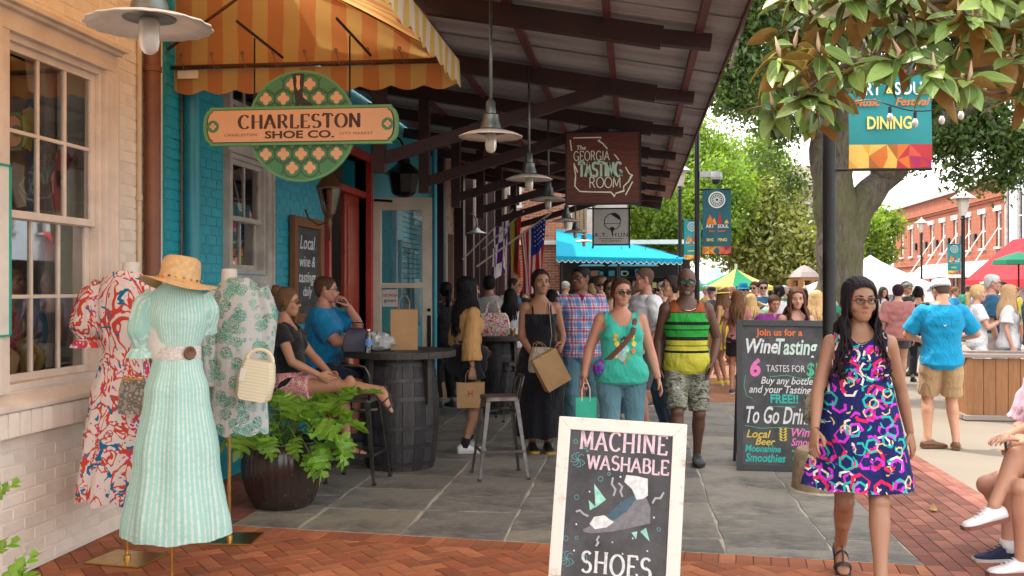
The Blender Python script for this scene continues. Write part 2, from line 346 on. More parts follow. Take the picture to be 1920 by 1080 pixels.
m_bark = barkm('oak_bark',(.06,.046,.036),(.20,.165,.135),(.12,.135,.05))
m_twig = mat('twig_bark',(.17,.12,.08),.8,var=.3)
m_granite = mat('rough_granite',(.36,.27,.18),.9,col2=(.24,.17,.11),scale=18,bump=.8,bs=50)
m_tent = two_sided_cloth('white_tent_cloth',lambda b: b.mix(b.noise(1,3).outputs['Fac'],(.80,.80,.82),(.72,.73,.76)),.3)
def wrinkle(b,s=1.0):                              # soft drapery relief plus weave
 w = b.noise(5.5 * s,3,.5,b.mapping((1,1,.55)),1.6).outputs['Fac']; r_ = b.math('ABSOLUTE',b.math('SUBTRACT',w,.5)); n = b.N.new('ShaderNodeBump'); n.inputs['Strength'].default_value = .8; n.inputs['Distance'].default_value = .05; b.link(r_,n.inputs['Height'])
 m = b.N.new('ShaderNodeBump'); m.inputs['Strength'].default_value = .3; m.inputs['Distance'].default_value = .002; b.link(b.noise(150,3).outputs['Fac'],m.inputs['Height']); b.link(n.outputs[0],m.inputs['Normal']); b.link(m.outputs[0],b.b.inputs['Normal']); return r_
def clothm(name,col,rough=.85,var=.12,scale=5):
 b = NB(name); r_ = wrinkle(b); c = b.mix(b.noise(scale,5).outputs['Fac'],col,tuple(v * (1 - var * 1.6) for v in col)); return b.fin(c,rough,0,.15,Sheen_Weight=.15)
# ================================================================== ground
def sheet(name,x0,x1,y0,y1,z,m,kind='structure',poly=None):
 mb = MB(); poly = poly or [(x0,y0),(x1,y0),(x1,y1),(x0,y1)]
 mb.add([(p[0],p[1],z) for p in poly],[tuple(range(len(poly)))]); o = mb.build(name,m); o['kind'] = kind; return o
BL0,BL1 = Vector((-2.68,6.43)),Vector((1.66,5.99)); BU = (BL1 - BL0).normalized(); BV = Vector((BU.y,-BU.x)) if BU.x < 0 else Vector((BU.y,-BU.x))
if BV.y > 0: BV = -BV
def clip(poly,n,c):                              # keep n.p >= c
 out = []
 for i in range(len(poly)):
  a,b = poly[i],poly[(i + 1) % len(poly)]; da = n[0] * a[0] + n[1] * a[1] - c; db = n[0] * b[0] + n[1] * b[1] - c
  if da >= 0: out.append(a)
  if da * db < 0: t = da / (da - db); out.append((a[0] + (b[0] - a[0]) * t,a[1] + (b[1] - a[1]) * t))
 return out
def area(p): return abs(sum(p[i][0] * p[(i + 1) % len(p)][1] - p[(i + 1) % len(p)][0] * p[i][1] for i in range(len(p)))) / 2
def inset(p,d):
 c = Vector((sum(q[0] for q in p) / len(p),sum(q[1] for q in p) / len(p))); out = []
 for q in p:
  v = Vector(q) - c; L = max(v.length,1e-4); out.append(tuple(c + v * max(0,1 - d * 1.3 / L)))
 return out
sheet('ground',-400,400,-400,400,-.06,m_asph)
sheet('road',2.68,16,-8,60,-.010,m_road)
def far_brick():
 b = NB('far_brick_paving'); n = b.N.new('ShaderNodeTexBrick'); b.link(b.mapping((1,1,1)),n.inputs['Vector']); n.inputs['Scale'].default_value = 1; n.inputs['Brick Width'].default_value = .21; n.inputs['Row Height'].default_value = .105
 n.inputs['Mortar Size'].default_value = .008; n.inputs['Color1'].default_value = (.36,.12,.055,1); n.inputs['Color2'].default_value = (.48,.20,.10,1); n.inputs['Mortar'].default_value = (.2,.14,.1,1)
 return b.fin(b.mix(b.ramp(b.noise(1.5,5).outputs['Fac'],[(.4,0.),(.7,.4)]),n.outputs[0],(.2,.12,.09)),.85,0,.3)
m_farbrick = far_brick()
walk = sheet('pavement',-3.5,2.68,14.2,60,-.004,m_farbrick)
paving = sheet('brick_pavement',0,0,0,0,-.0065,m_joint,poly=[(-3.5,-8),(2.68,-8),(2.68,14.2),(-3.5,14.2)])
stone_walk = sheet('flagstone_path',0,0,0,0,-.0025,m_sjoint,poly=[(-2.7,14.2),(-2.7,BL0.y),(1.66,BL1.y),(1.66,14.2)])
def lay(parent,polys,name,m,thick=.03,limit=300,top=.0,tilt=.0012,dist=None,edge=.003):
 """each polygon becomes one paving piece; the nearest that are in view are objects, the rest one joined mesh"""
 polys = [p for p in polys if len(p) >= 3 and area(p) > .0012]
 def key(p):
  c = (sum(q[0] for q in p) / len(p),sum(q[1] for q in p) / len(p),0); return (not inview(c,60),(c[0] ** 2 + c[1] ** 2))
 polys.sort(key=key); rest = MB(); nobj = 0; cache = {}
 for p in polys:
  c = Vector((sum(q[0] for q in p) / len(p),sum(q[1] for q in p) / len(p)))
  if not inview((c.x,c.y,0),200): continue
  mb = MB(); n = len(p); q = [(a[0] - c.x,a[1] - c.y) for a in p]; qi = inset(q,edge)
  tx,ty = random.uniform(-tilt,tilt) * 8,random.uniform(-tilt,tilt) * 8; dz = top + random.uniform(-.0008,.0008)
  vs = [(a[0],a[1],-thick) for a in q] + [(a[0],a[1],dz - edge * .7 + a[0] * tx + a[1] * ty) for a in q] + [(a[0],a[1],dz + a[0] * tx + a[1] * ty) for a in qi]
  fs = [tuple(range(2 * n,3 * n))] + [(i,(i + 1) % n,n + (i + 1) % n,n + i) for i in range(n)] + [(n + i,n + (i + 1) % n,2 * n + (i + 1) % n,2 * n + i) for i in range(n)]
  if nobj < limit and key(p)[0] is False:
   mb.add(vs,fs); o = mb.build(name,m,parent); o.location = (c.x,c.y,0); nobj += 1
  else: rest.add([(v[0] + c.x,v[1] + c.y,v[2]) for v in vs],fs)
 if rest.n: o = rest.build(name + '_field',m,parent); o['kind'] = 'stuff'
# herringbone in front of the stones, with a soldier course along them
def paving_bricks():
 L,w,g = .2,.1,.005; polys = []
 for i in range(-9,46):
  a = BL0 + BU * (i * w + g / 2); b = BL0 + BU * ((i + 1) * w - g / 2)
  q = [a + BV * .006,b + BV * .006,b + BV * .2,a + BV * .2]; polys.append(clip([tuple(x) for x in q],(-1,0),-1.655))
 o = BL0 + BV * .205; c45 = math.cos(R(45)); e1 = (BU * c45 + BV * c45); e2 = (BU * -c45 + BV * c45)
 nb = (BV.x,BV.y); cb = nb[0] * o.x + nb[1] * o.y
 for i in range(-60,70):
  for j in range(-24,25):
   x = i + 4 * j; y = i
   for (x0,y0,sx,sy) in ((x,y,2,1),(x,y + 1,1,2)):
    q = [o + e1 * ((x0 + a * sx) * w + (1 - 2 * a) * g / 2) + e2 * ((y0 + b * sy) * w + (1 - 2 * b) * g / 2) for a,b in ((0,0),(1,0),(1,1),(0,1))]
    cx = sum(v.x for v in q) / 4; cy = sum(v.y for v in q) / 4
    if not (-3.6 < cx < 1.8 and 3.6 < cy < 6.6): continue
    p = clip([tuple(v) for v in q],nb,cb); p = clip(p,(-1,0),-1.655) if p else p; p = clip(p,(1,0),-3.395) if p else p
    if p: polys.append(p)
 lay(paving,polys,'brick',m_paver)
 polys = []
 for r_ in range(10):
  x0 = 1.66 + r_ * .102; off = (r_ % 2) * .1 + (0.03 if r_ > 7 else 0)
  for k in range(70):
   y0 = 3.8 + off + k * .2; q = [(x0 + g / 2,y0 + g / 2),(x0 + .102 - g / 2,y0 + g / 2),(x0 + .102 - g / 2,y0 + .2 - g / 2),(x0 + g / 2,y0 + .2 - g / 2)]
   if y0 < 14: polys.append(q)
 for r_ in range(7):
  for k in range(9):
   x0 = -3.395 + r_ * .1; y0 = 6.6 + (r_ % 2) * .1 + k * .2; polys.append([(x0 + .003,y0 + .003),(x0 + .097,y0 + .003),(x0 + .097,y0 + .197),(x0 + .003,y0 + .197)])
 border = empty('brick_border',(0,0,0)); border['kind'] = 'structure'
 lay(border,polys,'brick',m_paver_r)
paving_bricks()
def slabs():
 rnd = random.Random(5); xs = [-2.7,-2.22,-1.5,-.82,-.1,.55,1.2,1.66]; polys = []; g = .006
 for c in range(len(xs) - 1):
  y = 5.4 + rnd.uniform(0,.7);
  while y < 14.2:
   l = rnd.uniform(.5,1.15); y1 = min(y + l,14.2); parts = [(xs[c],xs[c + 1])]
   jx = rnd.uniform(-.05,.05)
   for (a,b) in parts:
    q = []
    for (p0,p1) in (((a + g,y + g),(b - g,y + g)),((b - g,y + g),(b - g,y1 - g)),((b - g,y1 - g),(a + g,y1 - g)),((a + g,y1 - g),(a + g,y + g))):
     for t in (0,.25,.5,.75):
      q.append((p0[0] + (p1[0] - p0[0]) * t + rnd.uniform(-.011,.011),p0[1] + (p1[1] - p0[1]) * t + rnd.uniform(-.009,.009)))
    q = clip(q,(-BV.x,-BV.y),-(BV.x * BL0.x + BV.y * BL0.y) + .008)
    if len(q) > 2 and rnd.random() < .22:      # a slab cracked across
     an = rnd.uniform(-.6,.6); nx_,ny_ = math.sin(an),math.cos(an); cc = nx_ * (a + b) / 2 + ny_ * (y + y1) / 2; polys.append(clip(q,(nx_,ny_),cc + .002)); polys.append(clip(q,(-nx_,-ny_),-cc + .002))
    elif len(q) > 2: polys.append(q)
   y = y1
 lay(stone_walk,polys,'flagstone',m_flag,top=.002,tilt=.0004,edge=.006)
slabs()
# ================================================================== the left row of shops
WX = -3.4
def wb(mb,name,mats,root,**k):                 # a part given in world coordinates
 o = mb.build(name,mats,root,**k); o.location = -Vector(root.location); return o
def brick_face(root,y0,y1,z0,z1,m,holes=(),x=WX,limit=300,L=.2,h=.065,j=.011,proud=.004,nofield=False):
 """bricks proud of the joints on a wall facing +X"""
 me = MB(); me.add([(0,-L / 2,-h / 2),(0,L / 2,-h / 2),(0,L / 2,h / 2),(0,-L / 2,h / 2),(proud,-L / 2 + .003,-h / 2 + .003),(proud,L / 2 - .003,-h / 2 + .003),(proud,L / 2 - .003,h / 2 - .003),(proud,-L / 2 + .003,h / 2 - .003)],[(4,5,6,7),(0,1,5,4),(1,2,6,5),(2,3,7,6),(3,0,4,7)])
 proto = None; rest = MB(); items = []; r_ = 0; z = z0 + h / 2
 while z < z1 - h / 2:
  y = y0 + (L / 2 if r_ % 2 else 0)
  a0 = y0
  if r_ % 2: items.append((y0 + L / 4,z,L / 2 - j))
  while y + L < y1 + .02:
   items.append((y + L / 2,z,L - j)); y += L
  if y1 - y > .05: items.append(((y + y1) / 2,z,y1 - y - j))
  z += h + j; r_ += 1
 items = [it for it in items if not any(a - .01 < it[0] + it[2] / 2 and it[0] - it[2] / 2 < b + .01 and c < it[1] + h / 2 and it[1] - h / 2 < d for a,b,c,d in holes)]
 items.sort(key=lambda t: (not inview((x,t[0],t[1]),0),t[0] ** 2 + (t[1] - 1.6) ** 2))
 n = 0
 for (cy,cz,ln) in items:
  jx = random.uniform(-.0015,.0015)
  if n < limit and inview((x,cy,cz),0):
   if proto is None: proto = me.build('brick',m,root); o = proto
   else: o = proto.copy(); COL.objects.link(o)
   o.location = Vector((x + jx,cy,cz)) - root.location; o.scale = (1,ln / L,1); o.rotation_euler = (0,random.uniform(-.02,.02),0); n += 1
  elif inview((x,cy,cz),250) and not nofield:
   rest.add([(x + jx + v[0],cy + v[1] * ln / L,cz + v[2]) for v in me.v],me.f)
 if rest.n: o = wb(rest,'brick_field',m,root); o['kind'] = 'stuff'
def wall_with_holes(mb,x0,x1,y0,y1,z0,z1,holes):   # solid wall pieces around rectangular openings in (y, z)
 ys = sorted({y0,y1,*[h[0] for h in holes],*[h[1] for h in holes]}); zs = sorted({z0,z1,*[h[2] for h in holes],*[h[3] for h in holes]})
 for i in range(len(ys) - 1):
  for k in range(len(zs) - 1):
   cy,cz = (ys[i] + ys[i + 1]) / 2,(zs[k] + zs[k + 1]) / 2
   if any(h[0] < cy < h[1] and h[2] < cz < h[3] for h in holes): continue
   mb.box(((x0 + x1) / 2,cy,cz),(x1 - x0,ys[i + 1] - ys[i],zs[k + 1] - zs[k]))
# ---- shop 1: whitewashed brick with the sash window
WY0,WY1,WZ0,WZ1 = 5.02,6.02,1.03,3.0
shop1 = empty('brick_shop',(WX,5.0,0),0,'whitewashed brick shop front with cream sash window beside the mannequins','building')
mb = MB(); wall_with_holes(mb,WX - .3,WX,-2,6.86,0,4.6,[(WY0,WY1,WZ0,WZ1)]); mb.box((WX - 3,2.4,2.3),(.2,9,4.6)); mb.box((WX - 1.7,2.4,4.5),(2.8,9,.2))
wb(mb,'wall',m_wbrick,shop1)
brick_face(shop1,4.3,6.84,.02,.80,m_wbrick,limit=150)
brick_face(shop1,6.22,6.84,.93,4.4,m_wbrick,limit=110)
brick_face(shop1,4.3,6.22,3.16,4.4,m_wbrick,limit=40)
brick_face(shop1,4.2,4.84,.93,4.4,m_wbrick,limit=0)
def ledge():
 mb = MB(); y = 3.9
 while y < 6.25:
  mb.bbox((WX + .035,y + .05,.865),(.13,.094,.13),.008); y += .102
 wb(mb,'brick_ledge',m_wbrick,shop1)
 mb = MB(); mb.add([(WX - .02,3.9,.935),(WX + .11,3.9,.935),(WX + .11,6.2,.935),(WX - .02,6.2,.935),(WX - .02,3.9,1.03),(WX + .11,3.9,.965),(WX + .11,6.2,.965),(WX - .02,6.2,1.03)],[(0,3,2,1),(4,5,6,7),(0,1,5,4),(1,2,6,5),(2,3,7,6),(3,0,4,7)])
 wb(mb,'sill',m_trim,shop1,bevel=.006)
ledge()
def sash_window(root,x,y0,y1,z0,z1,zm,cols,rows,m,depth=.08,inner=m_glass,bar=.022,stile=.05,name='window'):
 """frame in the reveal with two sashes; upper sash proud of the lower one"""
 fr = MB()
 for (a,b) in ((y0 - .0,y0 + .035),(y1 - .035,y1)): fr.box((x - .05,(a + b) / 2,(z0 + z1) / 2),(.12,b - a,z1 - z0))
 fr.box((x - .05,(y0 + y1) / 2,z0 + .02),(.12,y1 - y0 - .07,.04)); fr.box((x - .05,(y0 + y1) / 2,z1 - .02),(.12,y1 - y0 - .07,.04))
 w = wb(fr,name,m,root,bevel=.004); a0,a1 = y0 + .036,y1 - .036
 for si,(s0,s1,xo) in enumerate(((zm - .02,z1 - .041,-.035),(z0 + .041,zm + .02,-.075))):
  sm = MB()
  for yy in (a0 + stile / 2,a1 - stile / 2): sm.box((x + xo,yy,(s0 + s1) / 2),(.034,stile,s1 - s0))
  for zz in (s0 + .022,s1 - .022): sm.box((x + xo,(a0 + a1) / 2,zz),(.034,a1 - a0 - 2 * stile,.044))
  b0,b1 = a0 + stile,a1 - stile; c0,c1 = s0 + .044,s1 - .044
  for i in range(1,cols): sm.box((x + xo,b0 + (b1 - b0) * i / cols,(c0 + c1) / 2),(.026,bar,c1 - c0))
  for k in range(1,rows):
   for i in range(cols): sm.box((x + xo - .001,b0 + (b1 - b0) * (i + .5) / cols,c0 + (c1 - c0) * k / rows),(.024,(b1 - b0) / cols - bar,bar))
  s = sm.build('sash',m,w,bevel=.003)
  for i in range(cols):
   for k in range(rows):
    g = MB(); ya,yb = b0 + (b1 - b0) * i / cols,b0 + (b1 - b0) * (i + 1) / cols; za,zb = c0 + (c1 - c0) * k / rows,c0 + (c1 - c0) * (k + 1) / rows; tl = random.uniform(-.0015,.0015)
    g.add([(x + xo + tl,ya,za),(x + xo - tl,yb,za),(x + xo - tl,yb,zb),(x + xo + tl,ya,zb)],[(0,1,2,3)]); g.build('pane',inner,w)
 return w
sash_window(shop1,WX,WY0,WY1,WZ0,WZ1,2.01,3,2,m_trim)
def surround(root,x,y0,y1,z0,z1,m,w=.1,cornice=True,name='window_surround'):
 mb = MB()
 for (a,b) in ((y0 - w,y0),(y1,y1 + w)): mb.box((x + .017,(a + b) / 2,(z0 + z1) / 2),(.05,b - a,z1 - z0));
 for (a,b) in ((y0 - w - .02,y0 - w + .012),(y1 + w - .012,y1 + w + .02)): mb.box((x + .03,(a + b) / 2,(z0 + z1) / 2),(.07,b - a,z1 - z0))
 mb.box((x + .019,(y0 + y1) / 2,z1 + .055),(.054,y1 - y0 + 2 * w + .03,.11))
 if cornice:
  mb.box((x + .035,(y0 + y1) / 2,z1 + .122),(.09,y1 - y0 + 2 * w + .08,.024)); mb.box((x + .05,(y0 + y1) / 2,z1 + .15),(.12,y1 - y0 + 2 * w + .12,.032))
 return wb(mb,name,m,root,bevel=.004)
surround(shop1,WX,WY0,WY1,WZ0,WZ1,m_trim)
def shop1_inside():
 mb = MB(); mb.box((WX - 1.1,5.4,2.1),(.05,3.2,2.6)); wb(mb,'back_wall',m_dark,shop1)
 mb = MB(); mb.box((WX - .55,5.5,.98),(.85,1.5,.06)); wb(mb,'display_shelf',m_warm,shop1)
 mb = MB(); mb.box((WX - .36,6.0,2.0),(.08,.16,2.1)); mb.box((WX - .5,5.35,2.0),(.03,.3,1.9)); wb(mb,'drape',m_trim,shop1)
 mb = MB(); mb.box((WX - .42,5.72,1.95),(.1,.16,1.9)); wb(mb,'post',m_warm,shop1)
 cols = [(.05,.18,.30),(.55,.36,.08),(.62,.10,.10),(.10,.32,.36),(.50,.20,.06),(.70,.55,.42)]
 for k in range(12):
  y = random.uniform(5.1,5.95); z = 1.02 + random.random() * .2; c = mat('display_colour_%d' % (k % 6),cols[k % 6],.7)
  mb = MB(); M = Matrix.Translation((WX - .25 - random.random() * .3,y,z)); h = random.uniform(.12,.4)
  mb.lathe([(.05,0),(.075,h * .3),(.06,h * .6),(.02,h * .85),(.035,h)],10,0,M); wb(mb,'ornament',c,shop1,smooth=True)
 for (y,z,c) in ((5.9,2.35,2),(5.86,2.2,2),(5.55,2.55,1),(5.45,2.2,5),(5.2,2.3,0),(5.6,2.9,5)):
  mb = MB(); M = Matrix.Translation((WX - .2,y,z)) @ Matrix.Rotation(random.uniform(-.5,.5),4,'X')
  mb.prism([(-.05,-.12),(.03,-.13),(.05,0),(.09,.1),(.0,.14),(-.08,.09)],0,.012,0,M @ Matrix(((0,0,1,0),(1,0,0,0),(0,1,0,0),(0,0,0,1)))); wb(mb,'paper_ornament',mat('display_colour_%d' % c,cols[c],.7),shop1)
shop1_inside()
def downpipe(name,px,py,X,r,m,label,z0=0,z1=4.2,straps=(1.2,3.1)):
 p = PX(px,py,X); root = empty(name,(p.x,p.y,0),0,label,'drainpipe')
 mb = MB(); mb.tube([(0,0,z0),(0,0,z1)],r,20); mb.build('pipe',m,root,smooth='auto')
 for z in straps: mb = MB(); mb.lathe([(r + .002,z),(r + .008,z + .004),(r + .008,z + .04),(r + .002,z + .044)],20,0,None,False); mb.build('collar',m,root)
 return root
downpipe('drainpipe',286,400,WX + .07,.055,m_brownpipe,'thick brown drainpipe at the corner of the whitewashed shop')
downpipe('conduit',261,400,WX + .02,.017,m_conduit,'thin cream conduit pipe left of the brown drainpipe',1.0,3.35,(2.2,))
downpipe('drainpipe',361,400,WX + .09,.062,m_blue,'turquoise drainpipe standing proud of the turquoise brick wall')
downpipe('cable',341,400,WX + .012,.010,m_greywood,'frayed pale cable running down the turquoise brick wall',.2,3.35,())
# ---- shop 2: turquoise brick with window, red doorway and open cream door
B0,B1 = 6.87,16.6
def yx(px,X=WX): return PX(px,500,X).y
W2 = (yx(428),yx(496),1.72,2.75); W2T = (yx(428),yx(496),2.92,3.5)
DO = (yx(612),yx(686),.12,3.2)
shop2 = empty('turquoise_shop',(WX,9,0),0,'turquoise painted brick shop with grey window and red doorway behind the barrel table','building')
mb = MB(); wall_with_holes(mb,WX - .3,WX,B0,B1,0,5.4,[W2,W2T,DO,(10.0 + 4.4,15.6,1.0,2.9)]); mb.box((WX - 2.6,11.7,2.7),(.2,9.8,5.4)); mb.box((WX - 1.5,11.7,5.3),(2.4,9.8,.2)); mb.box((WX - 1.4,B0 + .16,2.7),(2.4,.3,5.4))
wb(mb,'wall',m_bbrick,shop2)
brick_face(shop2,B0 + .01,yx(414),.05,3.7,m_bbrick,limit=200,proud=.008)
brick_face(shop2,yx(414),yx(516),.05,.98,m_bbrick,limit=80)
brick_face(shop2,yx(516),yx(604),.05,3.3,m_bbrick,limit=90,proud=.008)
brick_face(shop2,13.6,B1,1.6,3.9,m_bbrick,limit=0)
surround(shop2,WX,W2[0],W2[1],1.02,2.75,m_gtrim,.09,True)
surround(shop2,WX,W2T[0],W2T[1],2.95,3.5,m_gtrim,.09,False)
sash_window(shop2,WX,W2[0],W2[1],1.72,2.75,2.2,2,1,m_gtrim,bar=.02)
sash_window(shop2,WX,W2T[0],W2T[1],2.92,3.5,3.2,2,1,m_gtrim,bar=.02)
def w2panels():
 mb = MB(); mb.box((WX + .015,(W2[0] + W2[1]) / 2,1.37),(.03,W2[1] - W2[0],.68)); wb(mb,'panel',m_gtrim,shop2)
 for k in range(4):
  mb = MB(); w = (W2[1] - W2[0]) / 4; mb.bbox((0,0,0),(w - .02,.55,.02),.008,0,Matrix.Translation((WX + .042,W2[0] + w * (k + .5),1.37)) @ Matrix.Rotation(R(90),4,'Y') @ Matrix.Rotation(R(90),4,'Z'))
  wb(mb,'panel_board',m_gtrim,shop2)
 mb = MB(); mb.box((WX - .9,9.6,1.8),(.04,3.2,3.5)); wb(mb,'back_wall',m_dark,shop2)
 mb = MB(); mb.box((WX - .16,W2[0] + .07,2.2),(.02,.12,1.1)); wb(mb,'drape',m_purple,shop2)
 mb = MB()
 for k in range(10):
  y = W2[0] + .2 + random.random() * .9; mb.tube([(WX - .2,y,1.75),(WX - .22,y + random.uniform(-.1,.1),2.35),(WX - .2,y + random.uniform(-.2,.2),2.7)],[.02,.014,.004],6)
 wb(mb,'dried_branch',m_trim,shop2,smooth=True)
 # red doorway
 y0,y1,z0,z1 = DO
 mb = MB(); mb.box((WX - .04,y0 - .04,1.66),(.2,.08,3.3)); mb.box((WX - .04,y1 + .05,1.66),(.22,.1,3.3)); mb.box((WX - .04,(y0 + y1) / 2,z1 + .055),(.2,y1 - y0 - .002,.11)); mb.box((WX - .05,(y0 + y1) / 2,2.78),(.12,y1 - y0 - .002,.08))
 wb(mb,'door_frame',m_red,shop2,bevel=.006)
 mb = MB(); mb.box((WX - .05,(y0 + y1) / 2,.06),(.3,y1 - y0 + .2,.12)); wb(mb,'doorstep',m_granite,shop2,bevel=.01)
 mb = MB(); mb.box((WX - .10,y1 - .36,1.5),(.05,.64,2.56)); mb.box((WX - .07,y1 - .36,2.0),(.02,.44,1.2)); mb.box((WX - .07,y1 - .36,.8),(.02,.44,.8)); wb(mb,'inner_door',mat('deep_red_door',(.42,.06,.03),.45,var=.3),shop2,bevel=.006)
 mb = MB(); mb.box((WX - .6,y0 + .3,2.3),(.03,.5,1.5)); wb(mb,'drape',m_purple,shop2)
w2panels()
def open_door():
 """cream glazed leaf swung out at a right angle to the wall, hinged at the far jamb"""
 y = DO[1] + .14; xh = WX + .06; w = .80; z0,z1 = .14,2.76; root = empty('open_door',(xh,y,0),R(2),'open cream shop door with two glass panes and a black lock plate','door')
 st = .105
 mb = MB(); mb.box((st / 2,0,(z0 + z1) / 2),(st,.045,z1 - z0)); mb.box((w - st * .75,0,(z0 + z1) / 2),(st * 1.5,.045,z1 - z0))
 for (a,b) in ((z0,.55),(1.60,1.665),(z1 - .16,z1)): mb.box(((w - st * .5) / 2,0,(a + b) / 2),(w - 2.5 * st,.0445,b - a))
 mb.build('door_leaf',m_cream,root,bevel=.004)
 for (a,b) in ((.55,1.60),(1.665,z1 - .16)):
  g = MB(); g.box(((w - st * .5) / 2,.004,(a + b) / 2),(w - 2.5 * st,.006,b - a)); g.build('pane',m_glass,root)
 mb = MB(); mb.box((w - .07,-.027,1.02),(.05,.008,.46)); mb.build('lock_plate',m_black,root)
 mb = MB(); mb.lathe([(.0,0),(.024,0),(.024,.012),(.0,.014)],14,0,Matrix.Translation((w - .07,-.023,1.32)) @ Matrix.Rotation(R(90),4,'X')); mb.lathe([(.0,0),(.018,0),(.018,.012),(0,.014)],14,0,Matrix.Translation((w - .07,-.023,.70)) @ Matrix.Rotation(R(90),4,'X')); mb.build('lock_cylinder',m_black,root)
 mb = MB(); mb.bar((.02,-.04,z1 - .03),(.26,-.06,z1 - .05),.018,.03); mb.build('closer_arm',m_black,root)
 mb = MB(); mb.box((.22,-.006,1.47),(.2,.004,.22)); s = mb.build('window_notice',m_wpaint,root)
 return root,w
door_root,door_w = open_door()
downpipe('post',815,500,WX + .95,.03,m_blue,'thin turquoise post beside the open cream door',0,3.4,())
# dark timber transom wall above the door region and side pilasters are shade of the canopy; lantern brackets later
# ---- shop 3: brown brick with dark pilasters, notices and barn lamps
shop3 = empty('brown_brick_shop',(WX,20,0),0,'long brown brick building with dark pilasters under the metal canopy','building')
C0,C1 = 16.65,27.0
h3 = [(17.9,18.5,.1,2.6),(20.2,21.3,.1,2.9),(23.2,24.2,.1,2.9)]
mb = MB(); wall_with_holes(mb,WX - .3,WX,C0,C1,0,6.0,h3); mb.box((WX - 2.5,22,3),(.2,10.5,6)); mb.box((WX - 1.4,22,5.9),(2,10.5,.2)); mb.box((WX - .8,22,1.5),(.04,10,3))
wb(mb,'wall',m_brbrick,shop3)
brick_face(shop3,C0,C1 - .05,.1,4.3,m_brbrick,holes=h3,limit=0)
mb = MB()
for y in (16.75,18.7,19.85,21.6,22.9,24.6,26.6): mb.box((WX + .09,y,2.05),(.18,.22,4.1))
for y in (20.2,21.3,23.2,24.2): mb.box((WX + .02,y,1.5),(.1,.1,2.9))
wb(mb,'pilaster',m_maroon,shop3)
mb = MB(); mb.box((WX + .03,17.3,1.55),(.05,.75,2.1)); wb(mb,'grey_shutter',m_greywood,shop3)
def wall_board(y0,y1,z0,z1,ms,label,cat='sign'):
 root = empty('wall_sign',(WX + .03,(y0 + y1) / 2,z0),0,label,cat); mb = MB(); mb.box((0,0,(z1 - z0) / 2),(.03,y1 - y0,z1 - z0)); mb.build('board',ms[0],root)
 n = len(ms) - 1; mb = None
 for i in range(n):
  mb = MB(); w = (y1 - y0 - .06) / n; mb.box((.02,-(y1 - y0) / 2 + .03 + w * (i + .5),(z1 - z0) / 2),(.012,w,z1 - z0 - .06)); mb.build('stripe',ms[i + 1],root)
wall_board(19.0,19.7,1.75,2.65,[m_blue,m_blue,ck_y,mat('coral_print',(.55,.16,.10),.7),m_greywood],'bright turquoise and yellow painted board on the brown brick wall')
wall_board(21.75,22.1,1.5,2.3,[m_wpaint,m_wpaint],'small white notice with a dark letter between dark pilasters')
# ---- canopy over the walk
canopy = empty('canopy',(-1.4,12,0),0,'long corrugated metal canopy on maroon beams over the walkway','canopy')
def roofz(x): return 3.24 + (.62 - x) * .178
def canopy_build():
 def sheetobj(x0,x1,y0,y1):
  n = int((y1 - y0) / .019); V = []; Q = []
  xs = [x0,x1]
  for i in range(n + 1):
   y = y0 + (y1 - y0) * i / n
   for x in xs: V.append((x,y,roofz(x) + .05 + .009 * math.sin(2 * math.pi * (y) / .076)))
  for i in range(n): Q.append((2 * i,2 * i + 1,2 * i + 3,2 * i + 2))
  V2 = [(v[0],v[1],v[2] + .004) for v in V]; m = len(V); Q += [(a + m,d + m,c + m,b + m) for a,b,c,d in Q]
  o = fastmesh('roof_sheet',V + V2,Q,m_corr,canopy,True); o.location = -Vector(canopy.location); return o
 y = 4.75
 k = 0
 while y < 19.0:
  y1 = min(y + .8,19.05); x0 = -3.38 if y > 7.1 else -1.7
  o = sheetobj(x0,.66,y,y1 + .03); o.location.z += (k % 2) * .006; k += 1; y = y1
 ys = [4.9,6.67,8.6,10.5,12.4,14.4,16.4,18.4]
 for y in ys:
  x0 = -3.38 if y > 7 else -1.65
  mb = MB(); z0,z1 = roofz(x0) - .06,roofz(.5) - .06
  mb.bar((x0,y,z0),(.18,y,roofz(.18) - .06),.085,.14); mb.bar((.18,y,roofz(.18) - .06),(.5,y,roofz(.5) - .045),.084,.10)
  wb(mb,'rafter',m_maroon,canopy)
  if y > 7:
   mb = MB(); xb = -2.22; zb = 2.74
   mb.bar((-.28,y,roofz(-.28) - .10),(xb,y,zb),.07,.105); wb(mb,'brace',m_maroon,canopy); mb = MB(); mb.box((-2.24,y,(2.62 + roofz(-2.24) - .14) / 2),(.11,.11,roofz(-2.24) - .14 - 2.62)); wb(mb,'hanger_post',m_maroon,canopy)
 for x in (.42,-.18,-.85,-1.6,-2.4,-3.1):
  y0 = 4.75 if x > -1.1 else 7.15
  mb = MB(); mb.bar((x,y0,roofz(x) + .012),(x,19.05,roofz(x) + .012),.05,.045); wb(mb,'purlin',m_maroonl,canopy)
 mb = MB(); mb.bar((.665,4.75,roofz(.66) + .04),(.665,19.05,roofz(.66) + .04),.012,.06); wb(mb,'eave_trim',m_maroonl,canopy)
 mb = MB()
 for y in (19.0,): mb.bar((-3.38,y,roofz(-3.38) - .1),(.5,y,roofz(.5) - .08),.1,.2)
 wb(mb,'end_beam',m_maroon,canopy)
canopy_build()
